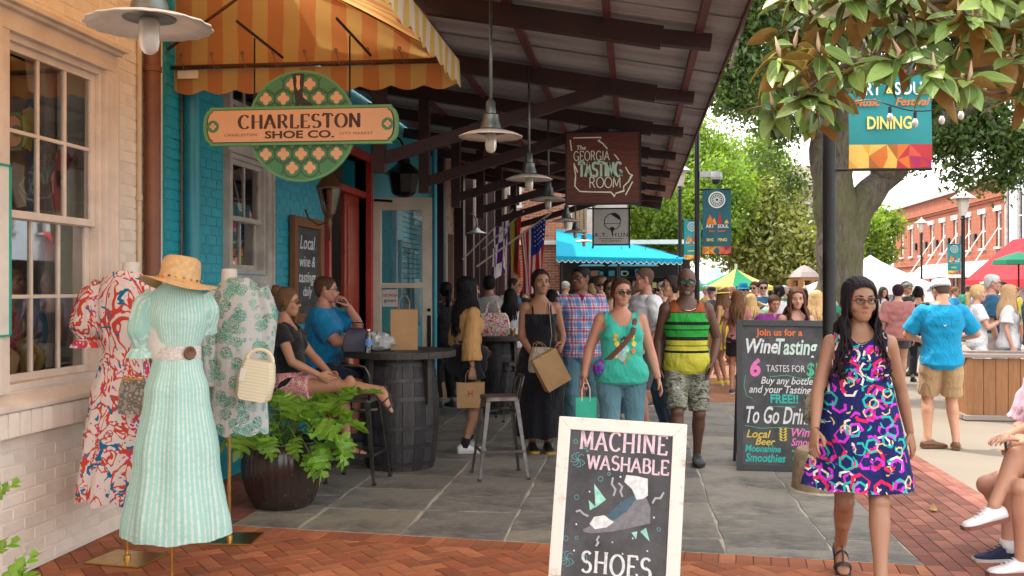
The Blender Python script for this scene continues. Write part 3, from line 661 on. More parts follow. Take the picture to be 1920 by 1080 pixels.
# ---- striped awning over the first shop
def awning_stripes(name,trans):
 def fn(b):
  s = b.sep(); u = b.math('ADD',s[0],s[1]); f = b.math('GREATER_THAN',b.math('FRACT',b.math('DIVIDE',u,.235)),.5)
  c = b.mix(f,(.72,.44,.15),(.66,.26,.09)); n = b.noise(1.7,5).outputs['Fac']; return b.mix(b.ramp(n,[(.5,0.),(.85,.3)]),c,(.35,.14,.03))
 return two_sided_cloth(name,fn,trans,.85,4)
m_awn = awning_stripes('striped_awning_canvas',.5)
def awn_sunlit(b):
 s = b.sep(); f = b.math('GREATER_THAN',b.math('FRACT',b.math('DIVIDE',s[1],.235)),.5); c = b.mix(f,(.78,.76,.70),(.74,.55,.16)); return b.mix(b.ramp(b.noise(3,5).outputs['Fac'],[(.45,0.),(.8,.4)]),c,(.4,.3,.15))
m_awnv = two_sided_cloth('sunlit_tone_valance',awn_sunlit,.3,.85,4)  # paler copy of the awning stripes: sunlight on the valance put into its colour
awning = empty('awning',(-2.3,5,0),0,'orange and yellow striped canvas awning with scalloped edge above the shop sign','awning')
def build_awning():
 xf,xw,zb,zt,ya,yb = -1.24,WX + .02,3.22,4.42,1.2,7.02
 def wob(x,y): return .012 * math.sin(x * 7 + y * 3) + .008 * math.sin(y * 11 + x * 5)
 # front slope (stripes run down the slope: object space y)
 nx,ny = 12,60; V = []; Q = []
 for i in range(nx + 1):
  for j in range(ny + 1):
   t = i / nx; x = xw + (xf - xw) * t; y = ya + (yb - ya) * j / ny; V.append((x,y,zt + (zb - zt) * t - .03 * math.sin(t * math.pi) + wob(x,y)))
 for i in range(nx):
  for j in range(ny): a = i * (ny + 1) + j; Q.append((a,a + 1,a + ny + 2,a + ny + 1))
 def fn(b):
  s = b.sep(); f = b.math('GREATER_THAN',b.math('FRACT',b.math('DIVIDE',s[1],.235)),.5); c = b.mix(f,(.72,.44,.15),(.66,.26,.09)); return b.mix(b.ramp(b.noise(1.7,5).outputs['Fac'],[(.5,0.),(.85,.3)]),c,(.35,.14,.03))
 msl = two_sided_cloth('striped_awning_slope',fn,.5,.85,4)
 o = fastmesh('slope_canvas',V,Q,msl,awning); o.location = -Vector(awning.location)
 # end panel at the far side, slanting: a sloping triangle, stripes upright
 V = []; Q = []; nx,nz = 40,8
 for i in range(nx + 1):
  x = xw + (xf - xw) * i / nx; zz = zt + (zb - zt) * i / nx - .01
  for k in range(nz + 1):
   t = k / nz; V.append((x,yb - .015 + wob(x,t) * .8,zb + (zz - zb) * t))
 for i in range(nx):
  for k in range(nz): a = i * (nz + 1) + k; Q.append((a,a + nz + 1,a + nz + 2,a + 1))
 o = fastmesh('end_canvas',V,Q,m_awn,awning); o.location = -Vector(awning.location)
 # valances with scallops
 def val(p0,p1,n,drop,m,name,per=.235):
  V = []; Q = []; d = Vector(p1) - Vector(p0); L = d.length; nr = Vector((d.y,-d.x,0)).normalized()
  for i in range(n + 1):
   s = L * i / n; p = Vector(p0) + d * (i / n); sc = abs(math.sin(math.pi * s / per)) * .035; w = .01 * math.sin(s * 9)
   for k in range(4): t = k / 3; V.append(tuple(p + nr * (w * t) + Vector((0,0,-(drop + sc) * t))))
  for i in range(n):
   for k in range(3): a = i * 4 + k; Q.append((a,a + 4,a + 5,a + 1))
  o = fastmesh(name,V,Q,m,awning); o.location = -Vector(awning.location); return o
 val((xw,yb - .02,zb - .012),(xf,yb - .02,zb - .012),90,.15,m_awn,'end_valance')
 val((xf,ya,zb),(xf,yb - .02,zb),240,.16,m_awnv,'front_valance')
 mb = MB(); mb.tube([(xw,yb - .06,zb),(xf + .0,yb - .06,zb)],.016,8); mb.tube([(xf - .03,ya,zb),(xf - .03,yb - .06,zb)],.016,8); mb.tube([(xw,yb - .06,zt - .05),(xf - .02,yb - .06,zb + .01)],.014,8)
 mb.tube([(xw,6.9,zb + .12),(xw + .75,6.9,zb + .62)],.012,8)
 wb(mb,'frame',mat('rusty_awning_frame',(.12,.04,.015),.6,.3,var=.4),awning,smooth=True)
 mb = MB(); x = xw + .06
 while x < xf - .05:
  mb.tube([(x,yb - .045,zb + .09),(x + .05,yb - .09,zb - .02),(x + .1,yb - .045,zb + .012)],.0035,5); mb.lathe([(.006,0),(.014,0),(.014,.004),(.006,.004)],10,0,Matrix.Translation((x,yb - .03,zb + .1)) @ Matrix.Rotation(R(90),4,'X'),False); x += .235
 wb(mb,'lacing_cord',m_twig,awning)
 mb = MB(); mb.box((xw + .12,yb - .045,zb - .05),(.16,.004,.06)); wb(mb,'maker_patch',m_trim,awning)
build_awning()
# ================================================================== hanging lamps
def pendant(p,top,label,group='pendant lamps with scalloped shades under the canopy',r=.20,mets=m_zinc,proto=None):
 root = empty('pendant_lamp',(p.x,p.y,p.z),random.random(),label,'lamp',group)
 mb = MB(); mb.tube([(0,0,.12),(0,0,top - p.z)],.011,8); mb.build('rod',m_shade if r > .2 else m_zinc,root,smooth=True)
 mb = MB(); mb.lathe([(.012,.22),(.03,.20),(.034,.13),(.05,.12),(.052,.085),(.062,.06),(.066,.035),(.10,.02),(.09,.008),(0,.01)],20); mb.build('cap',mets,root,smooth='auto')
 mb = MB(); mb.lathe([(.05,.03),(.10,.022),(.15,.008),(r,-.012),(r + .002,-.018),(.15,-.002),(.10,.010),(.05,.016)],72,0,None,False,lambda a,z: 1 + (.022 * math.cos(18 * a) if z < .025 else 0)); mb.build('shade',m_shade,root,smooth=True)
 mb = MB(); mb.lathe([(.03,.01),(.036,-.01),(.036,-.075),(.03,-.10),(.016,-.114),(.001,-.118)],18); mb.build('globe',m_frosted,root,smooth=True)
 return root
pendant(P(280,40,3.49),3.85,'scalloped lamp nearest the camera, over the sash window',r=.212)
for i,(px,py,d,lab) in enumerate([(920,252,6.2,'pendant lamp hanging between the striped awning and the tasting room sign'),(992,333,8.5,'pendant lamp just left of the tasting room sign'),(1028,373,10.6,'small pendant lamp below the left edge of the tasting room sign'),
  (1062,413,13.7,'pendant lamp above the blue awning by the grey square sign'),(1079,434,16.6,'tiny pendant lamp in front of the blue awning'),(1095,452,19.8,'farthest and lowest pendant lamp before the blue awning')]):
 p = P(px,py,d); pendant(p,roofz(p.x) - .02 if d < 19 else 3.5,lab,r=.195)
# big wall lanterns
def lantern(p,s,label,m=m_black,post=False):
 root = empty('wall_lantern',p,0,label,'lantern')
 mb = MB(); mb.lathe([(.02 * s,0),(.10 * s,.03 * s),(.13 * s,.06 * s),(.16 * s,.24 * s),(.17 * s,.25 * s)],8); mb.build('basket',m,root)
 mb = MB(); mb.lathe([(.12 * s,.06 * s),(.152 * s,.245 * s)],8,0,None,False); mb.build('glass',m_glass2,root)
 mb = MB(); mb.lathe([(.20 * s,.25 * s),(.13 * s,.31 * s),(.07 * s,.36 * s),(.07 * s,.40 * s),(.04 * s,.43 * s),(.02 * s,.47 * s),(.0,.48 * s)],16); mb.build('hood',m,root,smooth='auto')
 mb = MB(); pts = [(0,0,.46 * s)] + [(-.17 * s + .17 * s * math.cos(a),0,.50 * s + .17 * s * math.sin(a)) for a in [x * .35 for x in range(0,10)]] + [(-.34 * s,0,.2 * s),(-.36 * s,0,-.1 * s)]
 mb.tube(pts,.012 * s,8); mb.build('scroll_bracket',m,root,smooth=True)
lantern(P(757,372,12.9),1.25,'big black iron lantern on a scroll bracket above the open cream door')
m_bronze = mat('aged_bronze',(.16,.09,.04),.45,.6,var=.4)
def gas_lamp():
 p = P(617,405,8.9); root = empty('gas_lamp',(p.x,p.y,p.z),0,'bronze gas lamp on a short bracket beside the red doorway','lantern'); s = 1
 mb = MB(); mb.lathe([(.012,-.22),(.016,-.1),(.03,-.06),(.018,-.03),(.035,0),(.05,.02)],14); mb.build('stem',m_bronze,root,smooth=True)
 mb = MB(); mb.lathe([(.05,.02),(.075,.10),(.105,.24)],6); mb.build('glass',m_glass2,root)
 mb = MB()
 for k in range(6):
  a = k * math.pi / 3; mb.tube([(.052 * math.cos(a),.052 * math.sin(a),.02),(.107 * math.cos(a),.107 * math.sin(a),.24)],.007,5)
 mb.lathe([(.115,.24),(.12,.255),(.07,.33),(.04,.37),(.02,.42),(0,.44)],12); mb.build('hood',m_bronze,root)
 mb = MB(); mb.tube([(0,0,-.05),(-.10,0,-.08),(-.19,0,-.02),(-.22,0,.06)],.009,6); mb.build('bracket',m_bronze,root,smooth=True)
gas_lamp()
def barn_lamp(p,label):
 root = empty('barn_lamp',p,0,label,'lamp','barn lamps on the brown brick wall')
 mb = MB(); mb.lathe([(.03,.12),(.035,.09),(.06,.07),(.10,.03),(.20,-.01),(.205,-.02),(.19,-.015),(.05,.05)],24); mb.build('shade',m_zinc,root,smooth='auto')
 mb = MB(); mb.tube([(0,0,.12),(0,0,.2)] + [(-.15 + .15 * math.cos(a),0,.22 + .15 * math.sin(a)) for a in (.3,.8,1.3,1.8,2.4)] + [(-.4,0,.2)],.012,8); mb.build('arm',m_black,root,smooth=True)
barn_lamp(P(893,436,19.5),'wide barn lamp on the brown brick wall left of the flags')
# ================================================================== lettering
def arc(cx,cy,rx,ry,a0,a1,n=12):
 return [(cx + rx * math.cos(R(a0 + (a1 - a0) * i / n)),cy + ry * math.sin(R(a0 + (a1 - a0) * i / n))) for i in range(n + 1)]
FONT = {  # letter: (width, strokes); unit height
'A': (.78,[[(.0,0),(.36,1)],[(.36,1),(.72,0)],[(.13,.34),(.60,.34)]]),
'B': (.66,[[(.1,0),(.1,1)],[(.1,1),(.32,1)] + arc(.32,.77,.24,.23,90,-90) + [(.1,.54)],[(.1,.54),(.34,.54)] + arc(.34,.27,.28,.27,90,-90) + [(.1,0)]]),
'C': (.78,[arc(.42,.5,.38,.5,42,318,20)]),
'D': (.78,[[(.1,0),(.1,1)],[(.1,1),(.3,1)] + arc(.3,.5,.42,.5,90,-90,16) + [(.1,0)]]),
'E': (.64,[[(.1,0),(.1,1)],[(.1,1),(.58,1),(.58,.84)],[(.1,.5),(.46,.5)],[(.1,0),(.6,0),(.6,.18)]]),
'F': (.6,[[(.1,0),(.1,1)],[(.1,1),(.58,1),(.58,.84)],[(.1,.5),(.44,.5)]]),
'G': (.82,[arc(.42,.5,.38,.5,42,330,20),[(.74,.02),(.74,.42)],[(.5,.42),(.78,.42)]]),
'H': (.8,[[(.1,0),(.1,1)],[(.68,0),(.68,1)],[(.1,.5),(.68,.5)]]),
'I': (.26,[[(.12,0),(.12,1)]]),
'J': (.5,[[(.38,1),(.38,.2)] + arc(.2,.2,.18,.2,0,-160,8)]),
'K': (.7,[[(.1,0),(.1,1)],[(.62,1),(.12,.42)],[(.26,.6),(.64,0)]]),
'L': (.6,[[(.1,0),(.1,1)],[(.1,0),(.56,0),(.56,.2)]]),
'M': (.95,[[(.08,0),(.12,1)],[(.12,1),(.44,.1)],[(.44,.1),(.78,1)],[(.78,1),(.82,0)]]),
'N': (.82,[[(.1,0),(.1,1)],[(.1,1),(.68,0)],[(.68,0),(.68,1)]]),
'O': (.84,[arc(.42,.5,.38,.5,90,450,26)]),
'P': (.66,[[(.1,0),(.1,1)],[(.1,1),(.32,1)] + arc(.32,.73,.27,.27,90,-90) + [(.1,.46)]]),
'R': (.74,[[(.1,0),(.1,1)],[(.1,1),(.32,1)] + arc(.32,.75,.25,.25,90,-90) + [(.1,.5)],[(.34,.5),(.66,0)]]),
'S': (.64,[arc(.32,.745,.25,.255,35,270,14) + arc(.32,.255,.27,.255,90,-150,14)]),
'T': (.72,[[(.34,0),(.34,1)],[(.02,.84),(.02,1),(.66,1),(.66,.84)]]),
'U': (.78,[[(.1,1),(.1,.32)] + arc(.38,.32,.28,.32,180,360,12) + [(.66,1)]]),
'V': (.74,[[(0,1),(.34,0)],[(.34,0),(.68,1)]]),
'W': (1.0,[[(.0,1),(.22,0)],[(.22,0),(.46,.95)],[(.46,.95),(.70,0)],[(.70,0),(.94,1)]]),
'Y': (.7,[[(.02,1),(.34,.48)],[(.64,1),(.34,.48)],[(.34,.48),(.34,0)]]),
'.': (.24,[[(.1,0),(.1,.1)]]),'&': (.8,[[(.7,0),(.2,.8)] + arc(.34,.82,.14,.17,180,0,8) + [(.1,.3)] + arc(.3,.2,.22,.2,170,350,8) + [(.66,.45)]]),
'6': (.6,[arc(.3,.28,.22,.28,0,360,16),[(.5,.98)] + arc(.46,.34,.38,.6,110,190,8)]),
'$': (.6,[arc(.3,.68,.2,.18,35,270,10) + arc(.3,.30,.22,.2,90,-150,10),[(.3,-.1),(.3,1.05)]]),
'!': (.2,[[(.1,.3),(.1,1)],[(.1,0),(.1,.08)]]),' ': (.4,[]),'5': (.6,[[(.5,1),(.15,1),(.12,.55)] + arc(.28,.3,.24,.28,110,-140,12)]),
}
def ribbon(mb,pts,w,M,mi=0,thin=None,z=0.0,ang=0):
 """flat stroke; with thin given the width depends on direction like a broad pen"""
 pts = [Vector((p[0],p[1])) for p in pts]
 if len(pts) < 2: return
 V = []; closed = (pts[0] - pts[-1]).length < 1e-4
 for i,p in enumerate(pts):
  a = pts[i - 1] if i > 0 else (pts[-2] if closed else p); b = pts[i + 1] if i < len(pts) - 1 else (pts[1] if closed else p)
  d = (b - a); d = d.normalized() if d.length > 1e-9 else Vector((1,0)); n = Vector((-d.y,d.x)); ww = w
  if thin is not None: ww = thin + (w - thin) * abs(d.y) ** 1.3
  k = 1.0
  if 0 < i < len(pts) - 1:
   d1 = (p - a).normalized() if (p - a).length > 1e-9 else d; c = max(.5,abs(d1.x * d.x + d1.y * d.y)); k = 1 / c
  V += [(p.x + n.x * ww / 2 * k,p.y + n.y * ww / 2 * k,z),(p.x - n.x * ww / 2 * k,p.y - n.y * ww / 2 * k,z)]
 mb.add(V,[(2 * i,2 * i + 1,2 * i + 3,2 * i + 2) for i in range(len(pts) - 1)],mi,M)
def letters(mb,s,x,y,h,M,w=.12,thin=None,serif=0,sx=1.0,gap=.08,mi=0,z=0.0,center=True,jit=0):
 tot = sum(FONT[c][0] * sx + gap for c in s if c in FONT) * h
 cx = x - tot / 2 if center else x; rnd = random.Random(hash(len(s)) + 3)
 for c in s:
  if c not in FONT: continue
  wd,st = FONT[c]; jy = rnd.uniform(-jit,jit) * h
  for q in st:
   pts = [(cx + p[0] * sx * h,y + jy + p[1] * h) for p in q]
   ribbon(mb,pts,w * h,M,mi,None if thin is None else thin * h,z)
   if serif:
    a,b = q[0],q[-1]
    if abs(a[0] - b[0]) < .4 and abs(a[1] - b[1]) > .85 or c in 'AMNWV' and abs(a[1] - b[1]) > .7:
     for e in (a,b):
      if e[1] in (0,1): mb.add([(cx + e[0] * sx * h - serif * h,y + jy + e[1] * h - .03 * h,z + .0002),(cx + e[0] * sx * h + serif * h,y + jy + e[1] * h - .03 * h,z + .0002),(cx + e[0] * sx * h + serif * h,y + jy + e[1] * h + .03 * h,z + .0002),(cx + e[0] * sx * h - serif * h,y + jy + e[1] * h + .03 * h,z + .0002)],[(0,1,2,3)],mi,M)
  cx += (wd * sx + gap) * h
 return tot
def text(s,size,m,parent,M,name='lettering',sx=1,shear=0,bold=0,align='CENTER',depth=.0006,sp=1.0):
 cu = bpy.data.curves.new(name,'FONT'); cu.body = s; cu.size = size; cu.align_x = align; cu.shear = shear; cu.offset = bold * size; cu.extrude = depth; cu.resolution_u = 3; cu.space_character = sp
 t = bpy.data.objects.new(name,cu); ev = tmp_eval(t); me = bpy.data.meshes.new_from_object(ev); tmp_drop(t)
 me.transform(M @ Matrix.Diagonal((sx,1,1,1))); me.materials.clear(); me.materials.append(m); me.name = name
 o = bpy.data.objects.new(name,me); COL.objects.link(o); o.parent = parent; return o
def face(d=0.0,y=0.0): return Matrix(((1,0,0,0),(0,0,-1,-d),(0,1,0,y),(0,0,0,1)))   # local xy of the lettering -> sheet facing -Y, d in front
# ================================================================== trees
def leaf_cloud(name,blobs,size,m,parent,per=16,spread=.28,seed=1,shell=.5,aspect=.45):
 rs = np.random.RandomState(seed); Vs = [];
 for (c,r,n) in blobs:
  r = np.array(r if isinstance(r,(tuple,list)) else (r,r,r * .8)); c = np.array(c)
  u = rs.normal(size=(n,3)); u /= np.linalg.norm(u,axis=1)[:,None]; rad = (shell + (1 - shell) * rs.rand(n)) ** (1 / 1.5); cc = c + u * rad[:,None] * r * (1 + .18 * rs.normal(size=(n,1)))
  k = n * per; ce = np.repeat(cc,per,0) + rs.normal(size=(k,3)) * spread * np.array((1,1,.7))
  d = rs.normal(size=(k,3)); d[:,2] -= .4; d /= np.linalg.norm(d,axis=1)[:,None]; q = rs.normal(size=(k,3)); s = np.cross(d,q); s /= np.linalg.norm(s,axis=1)[:,None]
  L = size * (.7 + .6 * rs.rand(k))[:,None]; A = ce; B = ce + d * L * .5 + s * L * aspect * .5; C = ce + d * L; E = ce + d * L * .5 - s * L * aspect * .5
  nrm = np.cross(d,s); B = B + nrm * L * .08; E = E + nrm * L * .08
  Vs.append(np.stack([A,B,C,E],1).reshape(-1,3))
 V = np.concatenate(Vs); Q = np.arange(len(V)).reshape(-1,4); o = fastmesh(name,V,Q,m,parent,False)
 if parent: o.location = -Vector(parent.location)
 return o
def limb(mb,pts,r0,r1,n=10,wob=.0):
 pts = [Vector(p) for p in pts]; out = []
 for i in range(len(pts) - 1):
  for k in range(4):
   t = k / 4; p0 = pts[max(i - 1,0)]; p1 = pts[i]; p2 = pts[i + 1]; p3 = pts[min(i + 2,len(pts) - 1)]
   out.append(.5 * ((2 * p1) + (p2 - p0) * t + (2 * p0 - 5 * p1 + 4 * p2 - p3) * t * t + (3 * p1 - p0 - 3 * p2 + p3) * t ** 3))
 out.append(pts[-1]); m = len(out) - 1
 rr = [(r0 + (r1 - r0) * (i / m) ** .8) * (1 + .08 * math.sin(i * 1.7)) for i in range(m + 1)]
 mb.tube(out,rr,n); return mb
def oak():
 d = 17.0; b = P(1572,716,d); root = empty('oak_tree',(b.x,b.y,0),0,'huge forked live oak with grey mossy bark behind the black lamp post','tree')
 mb = MB()
 Q = lambda x,y,dd=17.0: P(x,y,dd)
 limb(mb,[Q(1582,725),Q(1580,640),Q(1578,560),Q(1574,470),Q(1566,380),Q(1558,300)],.47,.33,18)
 limb(mb,[Q(1574,520),Q(1590,440),Q(1625,370),Q(1672,320),Q(1725,268,16.6),Q(1800,215,16),Q(1900,160,15.6)],.33,.15,14)
 limb(mb,[Q(1558,380),Q(1572,300),Q(1590,220),Q(1600,120),Q(1596,-60)],.30,.17,14)
 limb(mb,[Q(1560,390),Q(1545,300),Q(1540,210),Q(1510,100),Q(1470,-60)],.28,.14,14)
 limb(mb,[Q(1545,260),Q(1500,150,16.6),Q(1455,60,16),Q(1425,-40,15.5)],.20,.12,10)
 limb(mb,[Q(1660,335),Q(1660,230),Q(1690,120),Q(1740,-30)],.24,.12,10)
 V0 = mb
 for (x,y,dd,x2,y2,d2) in ((1425,0,15.5,1370,130,15),(1425,0,15.5,1480,250,17.5),(1740,0,17,1850,120,16),(1800,215,16,1880,260,15.5),(1520,140,17,1420,190,17.5),(1690,120,17,1800,60,18),(1600,120,17,1640,20,18)):
  a,c = Q(x,y,dd),Q(x2,y2,d2); limb(mb,[a,a.lerp(c,.5) + Vector((0,0,.3)),c],.09,.03,7)
 wb(mb,'trunk',m_bark,root,smooth=True)
 bl = []
 for (x,y,dd,rp,n) in ((1400,30,15.5,62,240),(1385,115,15.5,42,200),(1372,175,15.5,36,150),(1440,150,17,55,190),(1500,60,17,80,330),(1465,235,17,32,90),(1610,40,18,90,330),(1720,70,18,90,330),(1820,60,17,90,330),(1905,90,16,80,300),(1850,225,16,42,170),(1905,265,15.6,40,190),(1790,265,16,40,150),
       (1885,330,15.8,22,60),(1420,-60,15.5,90,300),(1600,-90,17,120,500),(1760,-80,17,120,500),(1910,-80,16,110,420),(1680,180,17.5,55,120),(1760,200,17,50,170),(1560,170,18,60,170),(1400,200,18,30,60),(1440,300,20,16,30),(1490,340,20,22,40),(1650,280,17,18,26),(1815,330,16,14,26),(1700,300,17.5,14,20)):
  c = P(x,y,dd); r = rp * dd / FPX; bl.append((tuple(c),(r,r * 1.2,r * .85),n))
 for (x,y,dd,rp,n) in ((1550,-330,15,330,900),(1820,-300,13,300,800),(1300,-350,18,200,300)):
  c = P(x,y,dd); r = rp * dd / FPX; bl.append((tuple(c),(r,r,r * .6),n))
 leaf_cloud('crown',bl,.105,m_oakleaf,root,12,.17,3,.25)
oak()
def bg_tree(name,px,d,crown,m,label,size,trunk_r=.18,seed=2,per=15,zb=0,group='trees along the far side of the market'):
 b = P(px,540,d); root = empty(name,(b.x,b.y,0),0,label,'tree',group); mb = MB(); bl = []
 top = None
 for (x,y,rp,n) in crown:
  c = P(x,y,d + random.uniform(-1.5,1.5)); r = rp * d / FPX; bl.append((tuple(c),(r,r * .9,r * .85),n)); top = c
  mid = Vector((b.x,b.y,max(1.5,c.z * .5))); limb(mb,[(b.x,b.y,max(.8,c.z * .35)),mid.lerp(c,.4),c.lerp(mid,.1)],trunk_r * .6,.03,6)
 limb(mb,[(b.x,b.y,-.1),(b.x + .05,b.y,1.5),(b.x,b.y,min(4,top.z))],trunk_r * 1.3,trunk_r * .7,10)
 wb(mb,'trunk',m_bark,root,smooth=True)
 leaf_cloud('crown',bl,size,m,root,per,.30,seed,.35); return root
bg_tree('street_tree',1255,34,[(1225,400,60,240),(1265,330,70,330),(1330,300,55,260),(1290,400,70,300),(1235,465,40,120),(1300,240,26,60),(1350,350,50,260),(1330,420,55,260),(1270,430,60,220)],m_limeleaf,'tall bright green tree behind the blue awning and first banners',.17,seed=4)
bg_tree('street_tree',1385,38,[(1390,350,60,280),(1430,320,50,200),(1400,420,60,280),(1355,430,55,300),(1420,480,50,200),(1345,280,25,60),(1420,270,30,60)],m_limeleaf,'bright green tree directly right of the shopping banner',.18,seed=5)
bg_tree('magnolia_tree',1450,33,[(1440,430,55,260),(1468,415,34,150),(1500,465,40,190),(1420,480,45,190),(1470,500,40,150),(1455,370,40,160),(1525,450,34,110)],m_magfar,'olive and gold leaved magnolia left of the oak trunk',.2,seed=6,per=12)
bg_tree('street_tree',1640,60,[(1640,470,34,200),(1655,420,30,150),(1625,430,28,120),(1610,500,30,110)],m_limeleaf,'pale green tree seen between oak trunk and red brick building',.3,seed=7)
bg_tree('street_tree',1130,44,[(1200,430,50,170),(1250,480,40,120),(1160,400,60,180)],m_limeleaf,'green tree whose crown shows behind the grey square sign',.22,seed=8)
# ================================================================== far buildings
def hotel():
 b = P(1520,540,150); root = empty('distant_tower',(b.x,b.y,0),YAW,'beige tower block with heavy cornice seen left of the oak trunk','building')
 k = 150 / FPX; m = mat('beige_render',(.58,.47,.36),.8); m2 = mat('grey_stone_band',(.44,.44,.45),.8)
 mb = MB(); mb.box((0,4,10),(70 * k,8,20)); mb.build('wall',m,root)
 z0 = CAM_H
 mb = MB(); mb.box((0,3.7,z0 + 200 * k),(78 * k,9,4 * k)); mb.box((0,3.6,z0 + 194 * k),(74 * k,8.8,3 * k)); mb.box((0,3.6,z0 + 158 * k),(74 * k,8.8,3 * k)); mb.build('cornice',m2,root)
 mb = MB(); mb.box((-2,3.2,z0 + 138 * k),(82 * k,9.5,12 * k)); mb.build('lower_roof',m2,root)
 mb = MB(); mb.box((0,4,z0 + 175 * k),(70 * k,8,44 * k)); mb.build('upper_wall',m,root)
 for i in range(6):
  for zz in (176,150):
   mb = MB(); mb.box((-29 * k + i * 11 * k,-.05,z0 + zz * k),(4 * k,.12,12 * k)); mb.build('window',m_dark,root)
hotel()
RX = 21.0
red = empty('red_brick_building',(RX,70,0),0,'long two storey red brick building with white window lintels across the street','building')
def far_row():
 y0,y1 = 59.5,84.5; zt = CAM_H + 142 / 467 * (RX) + .0; zt = 8.0
 fb = NB('far_red_brick_wall'); n = fb.N.new('ShaderNodeTexBrick'); fb.link(fb.mapping((1,1,1),(0,R(90),0)),n.inputs['Vector']); n.inputs['Scale'].default_value = 1; n.inputs['Brick Width'].default_value = .6; n.inputs['Row Height'].default_value = .22; n.inputs['Mortar Size'].default_value = .02
 n.inputs['Color1'].default_value = (.24,.065,.04,1); n.inputs['Color2'].default_value = (.33,.10,.055,1); n.inputs['Mortar'].default_value = (.38,.17,.11,1)
 mr = fb.fin(fb.mix(fb.ramp(fb.noise(.6,6,.65).outputs['Fac'],[(.4,0.),(.7,.5)]),n.outputs[0],(.26,.11,.08)),.85,0,.2)
 ys = [60.9 + i * 2.62 for i in range(9)]; holes = [(y - .45,y + .45,4.0,6.1) for y in ys]; low = [(y - .5,y + .5,.2,2.5) for y in ys[2::1]]
 mb = MB()
 yy = sorted({y0,y1,*[h[0] for h in holes + low],*[h[1] for h in holes + low]}); zz = [0,.2,2.5,4.0,6.1,zt]
 for i in range(len(yy) - 1):
  for k in range(5):
   cy,cz = (yy[i] + yy[i + 1]) / 2,(zz[k] + zz[k + 1]) / 2
   if any(h[0] < cy < h[1] and h[2] < cz < h[3] for h in holes + low): continue
   mb.box((RX + .2,cy,cz),(.4,yy[i + 1] - yy[i],zz[k + 1] - zz[k]))
 mb.box((RX + 5,y1 - .2,zt / 2),(9.2,.4,zt)); mb.box((RX + 5,y0 + .2,zt / 2),(9.2,.4,zt)); mb.box((RX + 5,72,zt - .3),(9,25,.2))
 wb(mb,'wall',mr,red)
 mb = MB(); mb.box((RX - .08,72,zt - .05),(.35,25.2,.16)); wb(mb,'coping',m_gtrim,red)
 mb = MB(); mb.box((RX - .1,72,zt - 1.05),(.26,25.1,.14)); mb.box((RX - .05,72,zt - 1.2),(.16,25.1,.16)); wb(mb,'brick_cornice',mr,red)
 mb = MB(); mb.box((RX - .06,72,3.3),(.16,25.1,.14)); wb(mb,'string_course',mr,red)
 for (lst,h,z0,z1) in ((holes,2.1,4.0,6.1),(low,2.3,.2,2.5)):
  for (a,b,c,d) in lst:
   w = MB(); w.box((RX + .18,a + .09,(c + d) / 2),(.12,.18,d - c)); w.box((RX + .18,b - .09,(c + d) / 2),(.12,.18,d - c)); w.box((RX + .18,(a + b) / 2,d - .08),(.12,b - a - .36,.16)); w.box((RX + .18,(a + b) / 2,(c + d) / 2),(.1,b - a - .36,.08)); f = wb(w,'window',m_wpaint,red)
   g = MB(); g.box((RX + .2,(a + b) / 2,(c + d) / 2 - .02),(.03,b - a - .36,d - c - .04)); g.build('pane',m_dark,f)
   l = MB(); l.box((RX - .04,(a + b) / 2,d + .14),(.14,b - a + .34,.28)); l.build('lintel',m_wpaint,f); l = MB(); l.box((RX - .05,(a + b) / 2,c - .06),(.16,b - a + .1,.12)); l.build('sill',m_wpaint,f)
 for y in ys[1:7]:
  mb = MB(); mb.box((RX - .1,y + 1.2,4.7),(.14,.35,.5)); wb(mb,'wall_lamp',m_black,red)
 # curved white shopfront awning with tie rods
 aw = empty('scalloped_awning',(RX - 1.2,66,0),0,'white wavy shopfront awning hung on white tie rods','awning')
 V = []; Q = []; n = 40
 for i in range(n + 1):
  y = 59.6 + 15 * i / n
  for j in range(9): t = j / 8; V.append((RX - t * 2.1,y,3.15 - .85 * t + .28 * math.sin(t * math.pi * 2) ))
 for i in range(n):
  for j in range(8): a = i * 9 + j; Q.append((a,a + 1,a + 10,a + 9))
 o = fastmesh('canopy_sheet',V,Q,m_tent,aw); o.location = -Vector(aw.location)
 mb = MB()
 for i in range(6):
  y = 60.5 + i * 2.5; mb.tube([(RX - 1.7,y,2.7),(RX - .02,y + .2,5.2)],.035,6)
 wb(mb,'tie_rod',m_wpaint,aw)
 # pale blue building next to it, on towards the camera
 pb = empty('pale_blue_building',(RX,40,0),0,'pale blue painted building with narrow grey windows above the red awning','building'); mp = mat('pale_blue_render',(.50,.60,.68),.7,var=.08)
 yl = [57.7 - i * 1.95 for i in range(22)]; mb = MB(); hs = [(y - .38,y + .38,4.2,7.0) for y in yl]
 y0,y1 = 12,59.3; yy = sorted({y0,y1,*[h[0] for h in hs],*[h[1] for h in hs]})
 for i in range(len(yy) - 1):
  cy = (yy[i] + yy[i + 1]) / 2
  for (a,b) in ((0,4.2),(4.2,7.0),(7.0,9.3)):
   if a == 4.2 and any(h[0] < cy < h[1] for h in hs): continue
   mb.box((RX + .3,cy,(a + b) / 2),(.6,yy[i + 1] - yy[i],b - a))
 wb(mb,'wall',mp,pb)
 mb = MB(); mb.box((RX - .12,(y0 + y1) / 2,9.2),(.5,y1 - y0,.3)); wb(mb,'cornice',m_wpaint,pb)
